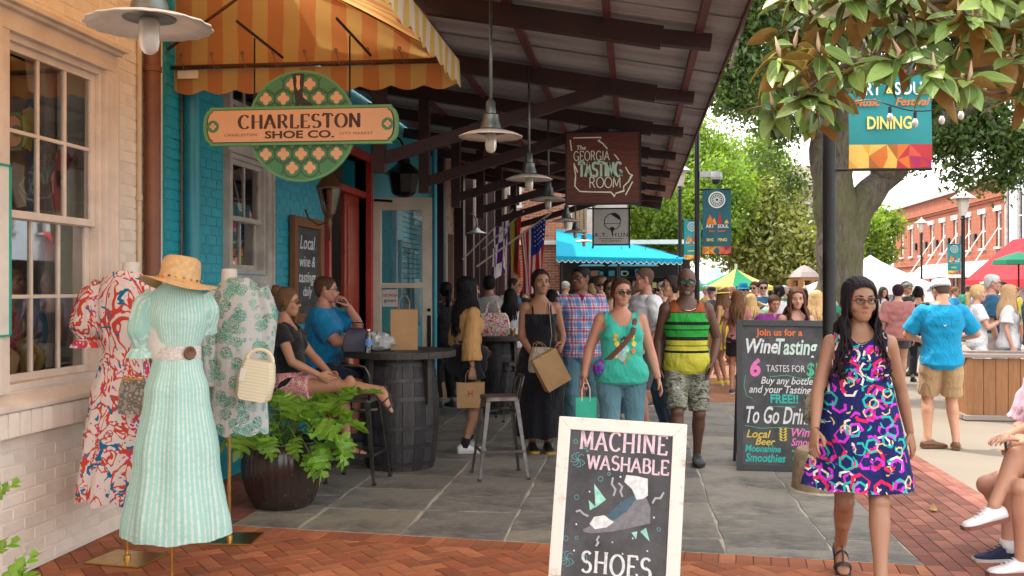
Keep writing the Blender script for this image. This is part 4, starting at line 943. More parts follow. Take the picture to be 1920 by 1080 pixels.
 for (a,b,c,d) in hs[:14]:
  w = MB(); w.box((RX + .12,a + .05,(c + d) / 2),(.1,.1,d - c)); w.box((RX + .12,b - .05,(c + d) / 2),(.1,.1,d - c)); w.box((RX + .12,(a + b) / 2,(c + d) / 2),(.1,b - a - .2,.08)); w.box((RX + .12,(a + b) / 2,d - .05),(.1,b - a - .2,.1)); w.box((RX - .06,(a + b) / 2,c - .05),(.2,b - a + .2,.1)); f = wb(w,'window',m_gtrim,pb)
  g = MB(); g.box((RX + .16,(a + b) / 2,(c + d) / 2),(.02,b - a - .2,d - c)); g.build('pane',m_glass2,f)
  g = MB(); g.box((RX + .3,(a + b) / 2,(c + d) / 2),(.02,b - a - .1,d - c)); g.build('blind',mat('slate_blind',(.16,.16,.15),.8),f)
 mb = MB(); mb.tube([(RX - .1,59.4,0),(RX - .1,59.4,8.8)],.09,10); wb(mb,'downpipe',m_gtrim,pb)
 mb = MB(); mb.box((RX + .05,35,1.6),(.1,44,2.6)); wb(mb,'shopfront',m_dblue,pb)
far_row()
m_redawn = two_sided_cloth('red_awning_canvas',lambda b: b.mix(b.noise(1,3).outputs['Fac'],(.62,.045,.06),(.50,.035,.05)),.3)
def red_awning():
 root = empty('red_awning',(RX - 1.5,52,0),0,'bright red shop awning with white lettering on its valance','awning')
 x0,x1,ya,yb,zb,zt = RX - .05,RX - 2.6,44,58.6,2.02,4.3
 mb = MB(); mb.add([(x1,ya,zb),(x1,yb,zb),(x0,yb,zt),(x0,ya,zt),(x0,yb,zb)],[(0,1,2,3),(1,4,2)]); wb(mb,'canvas',m_redawn,root)
 mb = MB()
 for k in range(15):
  y = ya + (yb - ya) * (k + .5) / 15; mb.box((x1,y,zb - .19),(.02,(yb - ya) / 15 - .004,.38))
 mb.box(((x0 + x1) / 2,yb,zb - .19),(x0 - x1,.02,.38)); wb(mb,'valance',m_redawn,root)
 M = Matrix(((0,0,-1,x1 - .02 - (RX - 1.5)),(-1,0,0,54.5 - 52),(0,1,0,zb - .29),(0,0,0,1)))
 mb = MB(); letters(mb,'BAR FOR LUNCH DINNER',0,0,.20,M,.14,sx=1.1); mb.build('lettering',m_wpaint,root)
 mb = MB(); t = Matrix(((0,(x0 - x1) / math.hypot(x0 - x1,zt - zb),0,0),(-1,0,0,0),(0,(zt - zb) / math.hypot(x0 - x1,zt - zb),0,0),(0,0,0,1))); M = Matrix.Translation((x1 + 1.2 - (RX - 1.5) - .03,55.6 - 52,zb + 1.08)) @ t
 for q in ([(-.5,-.2),(0,.1),(.7,.15)],[(0,.1),(.5,.45)],[(-.1,0),(.4,-.25)]): ribbon(mb,q,.14,M)
 mb.build('emblem',m_wpaint,root)
 for y in (45,49,53.5): mb = MB(); mb.tube([(x1 + .05,y,0),(x1 + .05,y,zb)],.05,8); wb(mb,'post',m_black,root)
red_awning()
def green_awning():
 b = P(1910,540,36); root = empty('green_umbrella',(b.x,b.y,0),0,'dark green patio umbrella in front of the red awning','umbrella'); k = 36 / FPX
 mg = two_sided_cloth('green_umbrella_cloth',lambda b: b.mix(b.noise(2).outputs['Fac'],(.02,.15,.09),(.03,.22,.13)),.25)
 mb = MB(); mb.lathe([(48 * k,CAM_H + 44 * k),(46 * k,CAM_H + 52 * k),(20 * k,CAM_H + 62 * k),(.01,CAM_H + 68 * k)],8,0,None,False); mb.build('canopy',mg,root)
 mb = MB(); mb.tube([(0,0,0),(0,0,CAM_H + 66 * k)],.035,8); mb.build('pole',m_black,root)
 for a in range(8):
  mb = MB(); c = math.cos(a * math.pi / 4) * 44 * k; s_ = math.sin(a * math.pi / 4) * 44 * k; mb.tube([(0,0,CAM_H + 60 * k),(c,s_,CAM_H + 48 * k)],.015,5); mb.build('rib',m_black,root)
green_awning()
def tent(px,d,ytop,yeave,wpx,m,label,m2=None,legs=True,sides=4,rz=.5,kind='market_tent',cat='tent',valm=None):
 b = P(px,540,d); root = empty(kind,(b.x,b.y,0),rz,label,cat); k = d / FPX; r = wpx / 2 * k / math.cos(math.pi / sides) * (1 if sides > 4 else .82); zt = CAM_H + (540 - ytop) * k; ze = CAM_H + (540 - yeave) * k
 for s_ in range(sides):
  a0 = 2 * math.pi * s_ / sides + math.pi / sides; a1 = a0 + 2 * math.pi / sides; mb = MB(); n = 6; V = []
  for i in range(n + 1):
   t = i / n; rr = r * t; z = zt + (ze - zt) * t ** .85
   for j in range(3):
    u = j / 2; x = rr * (math.cos(a0) * (1 - u) + math.cos(a1) * u); y = rr * (math.sin(a0) * (1 - u) + math.sin(a1) * u); V.append((x,y,z - (.03 * r * math.sin(t * math.pi) if j == 1 else 0)))
  mb.add(V,[(i * 3 + j,i * 3 + 3 + j,i * 3 + 4 + j,i * 3 + j + 1) for i in range(n) for j in range(2)])
  vx = [(r * math.cos(a0),r * math.sin(a0)),(r * math.cos(a1),r * math.sin(a1))]; mb.add([(*vx[0],ze),(*vx[1],ze),(*vx[1],ze - .22 * (1 if sides == 4 else .4)),(*vx[0],ze - .22 * (1 if sides == 4 else .4))],[(0,1,2,3)])
  mb.build('roof_panel',(m2 if (m2 and s_ % 2) else m),root)
 if sides == 4:
  for s_ in range(4): a = math.pi / 4 + s_ * math.pi / 2; mb = MB(); mb.bar((r * .97 * math.cos(a),r * .97 * math.sin(a),0),(r * .97 * math.cos(a),r * .97 * math.sin(a),ze),.05,.05); mb.build('leg',m_wpaint,root)
 else: mb = MB(); mb.tube([(0,0,0),(0,0,zt + .1)],.03,8); mb.build('pole',m_wpaint,root)
 return root
tent(1632,26,478,536,205,m_tent,'large white pop-up tent behind the walking woman',rz=.35)
m_ytent = two_sided_cloth('yellow_umbrella_cloth',lambda b: b.mix(b.noise(2).outputs['Fac'],(.72,.62,.12),(.78,.70,.25)),.35); m_gtent = two_sided_cloth('green_panel_cloth',lambda b: b.mix(b.noise(2).outputs['Fac'],(.02,.26,.12),(.03,.32,.15)),.25)
m_btent = two_sided_cloth('pale_blue_tent_cloth',lambda b: b.mix(b.noise(2).outputs['Fac'],(.42,.60,.72),(.50,.68,.78)),.3)
tent(1380,22,503,537,125,m_ytent,'green and yellow market umbrella over the crowd',m_gtent,sides=8,rz=.2,kind='market_umbrella',cat='umbrella')
tent(1342,27,500,532,66,m_btent,'pale blue tent peeking out left of the green and yellow umbrella',rz=.8)
tent(1462,40,517,541,60,m_tent,'small white tent right of the green and yellow umbrella',rz=.6)
tent(1500,60,527,540,40,m_tent,'tiny far white tent near the gazebo',rz=.6)
def gazebo():
 d = 30; b = P(1508,540,d); k = d / FPX; root = empty('gazebo',(b.x,b.y,0),.4,'timber gazebo with shingled roof left of the oak trunk','gazebo')
 mb = MB(); mb.lathe([(30 * k,CAM_H + 20 * k),(22 * k,CAM_H + 30 * k),(8 * k,CAM_H + 40 * k),(.01,CAM_H + 43 * k)],8); mb.build('roof',m_greywood,root)
 mb = MB(); mb.lathe([(28 * k,CAM_H + 14 * k),(28 * k,CAM_H + 20 * k)],8); mb.build('beam',m_planter,root)
 for a in range(8): mb = MB(); mb.bar((26 * k * math.cos(a * .785),26 * k * math.sin(a * .785),0),(26 * k * math.cos(a * .785),26 * k * math.sin(a * .785),CAM_H + 14 * k),.12,.12); mb.build('post',m_planter,root)
gazebo()
# ---- the brick corner building and blue awning across the end of the walk
end = empty('corner_building',tuple(P(1030,540,28.6)[:2]) + (0,),YAW * 0,'red brick corner building with pale mortar at the end of the canopy','building')
def end_building():
 Y = P(1030,540,28.6).y; x0 = -3.6; x1 = PY(1110,500,Y).x
 mb = MB(); wall = [(x0,PY(955,400,Y).x,0,7),(PY(978,400,Y).x,PY(1060,400,Y).x,0,7),(PY(955,400,Y).x,PY(978,400,Y).x,0,CAM_H + 150 * 28.6 / FPX),(PY(955,400,Y).x,PY(978,400,Y).x,CAM_H + 205 * 28.6 / FPX,7)]
 for a,b,c,d in wall: mb.box(((a + b) / 2,Y + .3,(c + d) / 2),(b - a,.6,d - c))
 mb.box(((x0 + x1) / 2 + .5,Y + 3,3.5),(x1 - x0 + 1,4.6,7)); wb(mb,'wall',m_mortar,end)
 mb = MB()
 n = 0; z = .03
 while z < 6.3:
  x = x0 + (.11 if n % 2 else 0)
  while x < PY(1060,400,Y).x - .1:
   c = (x + .1,Y - .004,z + .032); px_,py_,_ = proj(c)
   if not (953 < px_ < 979 and CAM_H + 148 * 28.6 / FPX < c[2] < CAM_H + 207 * 28.6 / FPX) and px_ > 925: mb.bbox((0,0,0),(.195,.058,.022),.003,0,Matrix.Translation(c) @ Matrix.Rotation(R(90),4,'X'))
   x += .215
  z += .078; n += 1
 o = wb(mb,'brick_field',m_redbrick,end); o['kind'] = 'stuff'
 a,b = PY(955,400,Y).x,PY(978,400,Y).x; z0,z1 = CAM_H + 150 * 28.6 / FPX,CAM_H + 205 * 28.6 / FPX
 mb = MB(); mb.box(((a + b) / 2,Y + .1,z0 + .04),(b - a,.3,.08)); mb.box(((a + b) / 2,Y + .1,z1 - .04),(b - a,.3,.08)); mb.box((a + .03,Y + .1,(z0 + z1) / 2),(.06,.28,z1 - z0 - .16)); mb.box((b - .03,Y + .1,(z0 + z1) / 2),(.06,.28,z1 - z0 - .16)); w = wb(mb,'window',m_wpaint,end)
 mb = MB(); mb.box(((a + b) / 2,Y + .15,(z0 + z1) / 2),(b - a - .1,.03,z1 - z0 - .1)); mb.build('pane',m_dark,w)
 # cream louvred bay
 for i in range(4):
  xa = PY(1061 + i * 13,400,Y).x; xb = PY(1073 + i * 13,400,Y).x; mb = MB(); mb.box(((xa + xb) / 2,Y + .12,3.5),(xb - xa,.2,7));
  for k in range(54): mb.box(((xa + xb) / 2,Y + .01,3.05 + k * .06),(xb - xa - .05,.04,.03))
  wb(mb,'louvre_panel',mat('tan_louvre',(.42,.27,.15),.7) if i % 3 else m_trim,end)
 mb = MB(); mb.box((-1.1,Y - .05,2.9),(5,.3,.12)); wb(mb,'string_course',m_wpaint,end)
end_building()
m_cyan = two_sided_cloth('blue_awning_canvas',lambda b: b.mix(b.noise(1.5,4).outputs['Fac'],(.01,.33,.55),(.012,.42,.62)),.3)
def blue_awning():
 A,B,C_,D_ = P(1043,480,24),P(1280,485,24.2),P(1043,430,28.2),P(1300,484,32)
 root = empty('blue_awning',(A.x + 1,A.y,0),0,'bright blue awning with white scalloped edge below the grey square sign','awning')
 mb = MB(); n = 16; E = P(1120,441,28.2)
 mb.add([A,B,E,C_],[(0,1,2,3)]); mb.add([B,D_,E],[(0,1,2)]); wb(mb,'canvas',m_cyan,root)
 V = []; Q = []; n = 168
 for i in range(n + 1):
  p = A.lerp(B,i / n); s = abs(math.sin(i * math.pi / 8)) * .06; V += [tuple(p + Vector((0,-.01,0))),tuple(p + Vector((0,-.02,-.08 - s))),tuple(p + Vector((0,-.022,-.10 - s)))]
 for i in range(n): Q += [(3 * i,3 * i + 3,3 * i + 4,3 * i + 1),(3 * i + 1,3 * i + 4,3 * i + 5,3 * i + 2)]
 o = fastmesh('valance',V,Q,[m_cyan,m_tent],root,False,[0,1] * n); o.location = -Vector(root.location)
 for px in (1270,1160,1052):
  p = P(px,480,24.3); mb = MB(); mb.tube([(p.x,p.y,0),(p.x,p.y,2.35)],.035,8); wb(mb,'post',m_black,root)
 kiosk = empty('market_stall',(A.x + 1.5,A.y + 3,0),0,'dim stall with shelves of goods under the blue awning','stall')
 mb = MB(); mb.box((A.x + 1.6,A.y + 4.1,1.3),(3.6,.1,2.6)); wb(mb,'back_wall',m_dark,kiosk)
 mb = MB(); mb.box((A.x + 1.6,A.y + 3.2,.5),(3.2,.7,1.0)); wb(mb,'counter',m_planter,kiosk)
 cols = [(.5,.45,.4),(.10,.22,.35),(.5,.2,.1),(.08,.3,.3),(.6,.5,.2)]
 for k in range(26):
  mb = MB(); mb.bbox((A.x + .2 + random.random() * 2.8,A.y + 3.9,1.25 + random.randint(0,2) * .33 + .1),(random.uniform(.08,.25),.15,random.uniform(.1,.25)),.02); wb(mb,'display_item',mat('stall_colour_%d' % (k % 5),cols[k % 5],.7),kiosk)
 for z in (1.24,1.57,1.9): mb = MB(); mb.box((A.x + 1.6,A.y + 3.95,z),(3.1,.25,.03)); wb(mb,'shelf',m_dwood,kiosk)
 for px,wh in ((1110,'left'),(1165,'middle'),(1210,'right')):
  p = P(px,499,25.5); r2 = empty('fluorescent_lamp',p,0,'the %s one of three long white shades under the blue awning' % wh,'lamp','white shades under the blue awning'); mb = MB(); mb.rings([[(-.35,-.05,0),(.35,-.05,0),(.35,.05,0),(-.35,.05,0)],[(-.25,-.02,.05),(.25,-.02,.05),(.25,.02,.05),(-.25,.02,.05)]]); mb.build('shade',m_wpaint,r2); mb = MB(); mb.tube([(0,0,.05),(0,0,.5)],.008,5); mb.build('cord',m_black,r2)
blue_awning()
# ================================================================== hanging signs
def put(mb,name,m,root,**k): return mb.build(name,m,root,**k)
def ellp(cx,cy,rx,ry,n=24): return [(cx + rx * math.cos(2 * math.pi * i / n),cy + ry * math.sin(2 * math.pi * i / n)) for i in range(n)]
m_peach = mat('peach_sign_paint',(.66,.36,.20),.5,var=.08); m_sgreen = mat('sign_green',(.045,.20,.085),.45,var=.1); m_sdark = mat('sign_dark_green',(.02,.085,.03),.45,var=.1); m_sbrown = mat('sign_brown_letters',(.055,.014,.010),.5,var=.1); m_lgreen = mat('sign_leaf_green',(.10,.30,.11),.45,var=.1)
def shoe_sign():
 p = P(566,237,6.5); root = empty('shop_sign',p,R(1),'round green lattice sign with peach board reading Charleston Shoe Co','sign'); s = 6.5 / FPX; F0 = face(0)
 r = 104 * s
 mb = MB(); mb.prism(ellp(0,0,r,r,64),-.015,.015,0,F0); put(mb,'disc',m_lgreen,root)
 mb = MB(); mb.prism(ellp(0,0,r * .965,r * .965,64),.015,.0175,0,F0); put(mb,'disc_face',m_sgreen,root)
 dx,dy = 34 * s,26 * s; qd = MB(); rg = MB()
 for j in range(-5,6):
  for i in range(-4,5):
   x,y = (i + (.5 if j % 2 else 0)) * dx,j * dy
   if math.hypot(x,y) < r * .86:
    for (a,b) in ((1,0),(-1,0),(0,1),(0,-1)): qd.prism(ellp(x + a * 6.4 * s,y + b * 6.4 * s,5.2 * s,5.2 * s,10),.0185,.0195,0,F0)
    qd.prism(ellp(x,y,5.5 * s,5.5 * s,8),.0187,.0197,0,F0)
   if math.hypot(x,y) < r * .92:
    q = [(x + 17.5 * s * math.cos(a),y + 17.5 * s * math.sin(a)) for a in [k * math.pi / 12 for k in range(25)]]
    seg = []
    for u in q + [None]:
     if u is not None and math.hypot(*u) < r * .955: seg.append(u)
     else:
      if len(seg) > 1: ribbon(rg,seg,2.6 * s,F0,0,None,.0180 + .0001 * ((i + j) % 3))
      seg = []
 put(rg,'lattice',m_sdark,root)['kind'] = 'stuff'; put(qd,'quatrefoil_pattern',m_peach,root)['kind'] = 'stuff'
 def plate(w,h,lob):
  q = []; hw,hh = w / 2,h / 2; c = lob * .35
  q += [(-hw,-hh),(hw,-hh)]; q += [(hw,-hh + c)] + [(hw + lob * .15 + lob * .85 * math.cos(R(a)),(hh - c * 1.25) * math.sin(R(a))) for a in range(-80,81,16)] + [(hw,hh - c)]
  q += [(hw,hh),(-hw,hh)]; q += [(-hw,hh - c)] + [(-hw - lob * .15 - lob * .85 * math.cos(R(a)),(hh - c * 1.25) * math.sin(R(a))) for a in range(80,-81,-16)] + [(-hw,-hh + c)]
  return q
 mb = MB(); mb.prism(plate(348 * s,72 * s,13 * s),.012,.045,0,F0); put(mb,'board',m_lgreen,root)
 mb = MB(); mb.prism(plate(338 * s,62 * s,11 * s),.045,.048,0,F0); put(mb,'board_line',m_sbrown,root)
 mb = MB(); mb.prism(plate(335 * s,59 * s,10 * s),.048,.0505,0,F0); put(mb,'board_face',m_peach,root)
 for sx_ in (-1,1):
  mb = MB(); mb.prism(ellp(sx_ * 167 * s,0,11.5 * s,11.5 * s),.0505,.052,0,F0); put(mb,'roundel',m_sgreen,root); mb = MB()
  for (a,b) in ((1,0),(-1,0),(0,1),(0,-1)): mb.prism(ellp(sx_ * 167 * s + a * 3.6 * s,b * 3.6 * s,3 * s,3 * s,10),.052,.053,0,F0)
  put(mb,'quatrefoil_pattern',m_peach,root)
 mb = MB(); letters(mb,'CHARLESTON',2 * s,-5 * s,25 * s,F0,.25,.06,.10,1.06,.17,0,.0515); put(mb,'lettering',m_sbrown,root)
 text('SHOE CO.',19 * s,m_sbrown,root,F0 @ Matrix.Translation((0,-23.5 * s,.0515)),bold=.03,sx=1.55)
 text('CHARLESTON',7 * s,m_brownpipe,root,F0 @ Matrix.Translation((-113 * s,-19 * s,.0515)),sx=1.25,sp=1.2); text('CITY MARKET',7 * s,m_brownpipe,root,F0 @ Matrix.Translation((108 * s,-19 * s,.0515)),sx=1.25,sp=1.2)
 boot = [(-16,98),(6,98),(5,80),(3,66),(4,54),(12,47),(22,40),(23,36),(8,36),(2,38),(-3,41),(-4,36),(-10,36),(-11,50),(-13,66),(-15,82)]
 mb = MB(); mb.prism([(x * s,y * s) for x,y in boot],.0200,.0225,0,F0); put(mb,'boot_emblem',mat('emblem_black',(.012,.010,.012),.5),root); mb = MB(); mb.prism([(x * s,y * s) for x,y in [(-9,94),(-1,94),(-2,80),(-1,70),(-6,66),(-9,74),(-8,84)]],.0225,.0232,0,F0); put(mb,'boot_panel',m_peach,root)
 for sx_ in (-1,1): mb = MB(); mb.tube([(sx_ * .32,0,r * .5),(sx_ * .32,.0,3.24 - p.z)],.006,6); mb.tube([(sx_ * .32,-.3,3.27 - p.z),(sx_ * .32,.55,3.24 - p.z)],.01,6); put(mb,'hanger',m_black,root)
shoe_sign()
def tasting_sign():
 p = P(1131,315,10.2); s = 10.2 / FPX; root = empty('hanging_sign',p,0,'square mahogany sign reading The Georgia Tasting Room with a pale state outline','sign'); F0 = face(0)
 w,h = 68 * s,66 * s; pl = [(-w,-h),(w,-h),(w,h),(-w,h)]
 for k in range(5):
  mb = MB(); mb.box((0,0,-h + 2 * h * (k + .5) / 5),(2 * w,.03,2 * h / 5 - .0015)); put(mb,'board',m_signwood,root)
 for (a,b,c,d) in ((-w - .008,0,.016,2 * h + .03),(w + .008,0,.016,2 * h + .03),(0,h + .008,2 * w,.016),(0,-h - .008,2 * w,.016)): mb = MB(); mb.box((a,0,b),(c,.05,d)); put(mb,'frame',m_black,root)
 mm = mat('pale_mint_letters',(.80,.84,.70),.6,var=.08)
 def q(pts): return [((x - 768) / 362 * 2 * w - w,(1030 - y) / 365 * 2 * h - h) for x,y in pts]
 mb = MB()
 for l in ([(800,690),(940,690),(925,706),(948,722),(970,750)],[(1003,778),(1014,790),(1027,808)],[(1060,845),(1078,880),(1092,886),(1075,920),(1050,945),(1052,968),(1012,980),(1006,996),(988,974),(900,972),(832,968),(808,940),(812,885),(803,825)],[(785,700),(792,757)],[(803,820),(822,870)],[(1095,920),(1060,990)]): ribbon(mb,q(l),6 * w / 181,F0,0,None,.017)
 put(mb,'state_outline',mm,root)
 c = lambda x,y: (q([(x,y)])[0])
 x,y = c(838,752); text('The',30 / 181 * w,mm,root,F0 @ Matrix.Translation((x,y,.017)),shear=.2,bold=.02)
 mb = MB(); x,y = c(893,808); letters(mb,'GEORGIA',x,y,46 / 181 * w,F0,.09,.09,0,.72,.06,0,.017); x,y = c(960,950); letters(mb,'ROOM',x,y,52 / 181 * w,F0,.09,.09,0,.88,.04,0,.017); put(mb,'lettering',mm,root)
 mb = MB(); x,y = c(936,892); letters(mb,'TASTING',x,y,70 / 181 * w,F0,.17,.13,0,.60,.035,0,.017); put(mb,'lettering',mat('mint_letters',(.52,.78,.62),.6),root)
 for sx_ in (-1,1): mb = MB(); mb.tube([(sx_ * w * .7,0,h),(sx_ * w * .7 + .05,0,roofz(p.x + sx_ * w * .7) - .05 - p.z)],.006,6); put(mb,'chain_rod',m_black,root)
tasting_sign()
def grey_sign():
 d = 14.0; p = P(1146,425,d); s = d / FPX; root = empty('hanging_sign',p,0,'small square grey sign with a black line portrait, hung below the canopy','sign'); F0 = face(0); w = 34 * s
 mb = MB(); mb.box((0,0,0),(2 * w,.02,2 * w)); put(mb,'board',mat('warm_grey_board',(.42,.40,.38),.7),root)
 for (a,b,c,e) in ((-w,0,.02,2 * w + .1),(w,0,.02,2 * w + .1),(0,w,2 * w + .16,.02),(0,-w,2 * w,.02)): mb = MB(); mb.box((a,0,b),(c,.035,e)); put(mb,'frame',m_black,root)
 mb = MB(); ribbon(mb,[(x * s,y * s) for x,y in ellp(2,9,15,15,24)] + [(17 * s,9 * s)],1.4 * s,F0,0,None,.012); ribbon(mb,[(-13 * s,6 * s),(17 * s,6 * s)],1 * s,F0,0,None,.012); mb.prism([(x * s,y * s) for x,y in [(-2,25),(8,26),(16,20),(19,12),(13,14),(4,20)]],.0115,.013,0,F0)
 mb.prism([(x * s,y * s) for x,y in [(-3,-3),(2,0),(7,-3),(4,-8),(2,-18),(0,-8)]],.0115,.013,0,F0); put(mb,'portrait_drawing',m_black,root)
 text('A.T. HUN',11 * s,m_black,root,F0 @ Matrix.Translation((0,-19 * s,.012)),sx=1.1,sp=1.3); text('Art Gallery',5.5 * s,m_black,root,F0 @ Matrix.Translation((0,-28 * s,.012)),sx=1.2,sp=1.2)
 mb = MB(); ribbon(mb,[(-23 * s,-22.5 * s),(23 * s,-22.5 * s)],.8 * s,F0,0,None,.012); put(mb,'line',m_black,root)
 for sx_ in (-1,1): mb = MB(); mb.tube([(sx_ * w * .9,0,w),(sx_ * w * .9,0,roofz(p.x) - .05 - p.z)],.005,6); put(mb,'rod',m_black,root)
grey_sign()
# ================================================================== festival banners on lamp posts
m_teal = mat('banner_teal',(.005,.23,.25),.6,var=.12,scale=2); m_teald = mat('banner_dark_teal',(.012,.11,.15),.6,var=.15,scale=2)
GOLD = [mat('banner_gold_%s' % n,c,.6,bump=0) for n,c in zip(('amber','orange','brown','red','yellow','coral','magenta'),((.72,.34,.03),(.66,.17,.02),(.40,.13,.02),(.48,.02,.03),(.80,.50,.10),(.60,.08,.05),(.38,.01,.10)))]
m_bwhite = mat('banner_white',(.82,.82,.80),.6,bump=0); m_byel = mat('banner_yellow',(.84,.70,.16),.6,bump=0)
def banner(p0,w,h,word,label,base,side,narrow=False,seed=1,group=None,txt=True):
 """cloth banner hanging from two short arms; p0 is its centre; local x to the right"""
 root = empty('street_banner',p0,YAW * .3,label,'banner',group); rnd = random.Random(seed); F0 = face(0); n = 14; V = []; Q = []
 def off(x,z): return .012 * math.sin(x / w * 9 + seed) * (1 if narrow else .6) + .008 * math.sin(z / h * 7)
 for i in range(n + 1):
  for k in range(n + 1): x = -w / 2 + w * i / n; z = -h / 2 + h * k / n; V.append((x,off(x,z),z))
 for i in range(n):
  for k in range(n): a = i * (n + 1) + k; Q.append((a,a + n + 1,a + n + 2,a + 1))
 fastmesh('cloth',V,Q,base,root)
 band = .26 * h if not narrow else .13 * h
 def tri_band(z0,z1,nm):
  mbs = {}; nx = 7 if not narrow else 5; nz = 2; pts = {}
  for i in range(nx + 1):
   for k in range(nz + 1): pts[i,k] = (-w / 2 + w * i / nx + (rnd.uniform(-.3,.3) * w / nx if 0 < i < nx else 0),z0 + (z1 - z0) * k / nz + (rnd.uniform(-.25,.25) * (z1 - z0) / nz if 0 < k < nz else 0))
  for i in range(nx):
   for k in range(nz):
    a,b,c,e = pts[i,k],pts[i + 1,k],pts[i + 1,k + 1],pts[i,k + 1]; m_ = [a,b,c,e] if rnd.random() < .5 else [b,c,e,a]
    for t in ((m_[0],m_[1],m_[2]),(m_[0],m_[2],m_[3])):
     ci = rnd.choice([0,1,2,4,0,4]) if i < nx * .55 else rnd.choice([3,5,6,1,3]); mbs.setdefault(ci,MB()).add([(q[0],off(q[0],q[1]) - .004,q[1]) for q in t],[(0,1,2)])
  tot = MB(); mats = []
  for ci,b_ in mbs.items(): tot.add(b_.v,b_.f,len(mats)); mats.append(GOLD[ci])
  o = tot.build(nm,mats,root); o['kind'] = 'stuff'
 tri_band(-h / 2,-h / 2 + band,'triangle_print')
 if not narrow: tri_band(h / 2 - .05 * h,h / 2,'triangle_print')
 Z = lambda x,z: F0 @ Matrix.Translation((x,z,.016))
 if txt:
  if not narrow:
   text('ART',.135,m_bwhite,root,Z(-.17,.20),bold=.02,sx=.78); text('SOUL',.135,m_bwhite,root,Z(.16,.20),bold=.02,sx=.78); text('&',.08,m_byel,root,Z(-.01,.21),bold=.02)
   text('Music     Festival',.085,GOLD[1],root,Z(0,.115),shear=.3,bold=.02); text(word,.135,m_byel,root,Z(-.01,-.065),bold=.025,sx=.72)
  else:
   text('ART',.17 * w,m_bwhite,root,Z(-.24 * w,-.09 * h),bold=.02,sx=.9); text('SOUL',.17 * w,m_bwhite,root,Z(.22 * w,-.09 * h),bold=.02,sx=.9); text('Music Festival',.1 * w,GOLD[1],root,Z(0,-.15 * h),shear=.3,bold=.02); text(word,.15 * w,m_byel,root,Z(0,-.29 * h),bold=.02)
   mb = MB(); ribbon(mb,ellp(0,.33 * h,.27 * w,.27 * w,26) + [(.27 * w,.33 * h)],.05 * w,F0,0,None,.016); ribbon(mb,ellp(0,.33 * h,.2 * w,.2 * w,24) + [(.2 * w,.33 * h)],.02 * w,F0,0,None,.016)
   for a in range(12): c_,s_ = math.cos(a * math.pi / 6),math.sin(a * math.pi / 6); ribbon(mb,[(.05 * w * c_,.33 * h + .05 * w * s_),(.18 * w * c_,.33 * h + .18 * w * s_)],.03 * w,F0,0,None,.0165)
   put(mb,'round_emblem',m_bwhite if base is m_teald else mat('banner_grey',(.45,.48,.48),.6),root)
   for (c_,x,z,a,b) in ((1,-.24,.02,.13,.10),(3,.10,.04,.07,.13),(0,-.1,.0,.1,.07),(4,.34,.0,.08,.04)): mb = MB(); mb.prism([(x * w + a * w * u,z * h + b * h * v) for u,v in ((-1,-.6),(1,-.6),(.6,.2),(.1,.9),(-.7,.1))],.0155,.0175,0,F0); put(mb,'printed_shape',GOLD[c_],root)
 for z in (h / 2 - .01,-h / 2 + .01):
  mb = MB(); x1 = -w / 2 - .14 if side < 0 else w / 2 + .14; mb.tube([(x1,.0,z),(-side * w / 2 * -1 if False else (w / 2 if side < 0 else -w / 2),0,z)],.012,8); put(mb,'arm',m_black,root)
 return root
d = 7.75; s = d / FPX
banner(P(1669,226,d),152 * s,188 * s,'DINING','wide teal banner reading Art and Soul Dining under the magnolia leaves',m_teal,-1,seed=3)
d = 21; s = d / FPX
banner(P(1344,416,d),53 * s,125 * s,'SHOPPING','tall dark teal banner reading Art Soul Shopping with round white emblem',m_teald,-1,True,5)
d = 26; s = d / FPX
banner(P(1298,450,d),31 * s,76 * s,'DINING','small bright teal banner left of the tall shopping banner',m_teal,-1,True,8)
d = 30; s = d / FPX
banner(P(1789,486,d),25 * s,58 * s,'MUSIC','small teal banner on the lamp post before the red brick building',m_teal,1,True,9)
def post(px,d,ytop,r,label,name='lamp_post',lantern_=None,base=True,extra=None):
 p = P(px,540,d); z = CAM_H + (540 - ytop) * d / FPX; root = empty(name,(p.x,p.y,0),0,label,'lamp post')
 mb = MB(); mb.lathe([(r * 2.2,0),(r * 2.2,.12),(r * 1.7,.18),(r * 1.2,.5),(r,.6),(r * .95,z)] if base else [(r * 1.25,.1),(r * 1.25,.5),(r,.55),(r * .96,z)],16); put(mb,'pole',m_black,root,smooth='auto')
 if lantern_:
  k = lantern_; mb = MB(); mb.lathe([(r,z),(r * 1.6,z + .03),(r,z + .08),(.05,z + .12)],10); put(mb,'neck',m_black,root)
  mb = MB(); mb.lathe([(.06 * k,z + .12),(.13 * k,z + .4 * k)],8,0,None,True); put(mb,'lantern_glass',m_frosted,root)
  mb = MB(); mb.lathe([(.24 * k,z + .40 * k),(.10 * k,z + .50 * k),(.05 * k,z + .54 * k),(0,z + .62 * k)],12); put(mb,'lantern_hood',m_gtrim,root)
 return root,z
post(1555,7.75,205,.052,'thick black banner post in a granite base behind the walking woman',base=False)
r1,z1 = post(1307,21,232,.055,'tall black post with camera arm beside the shopping banner')
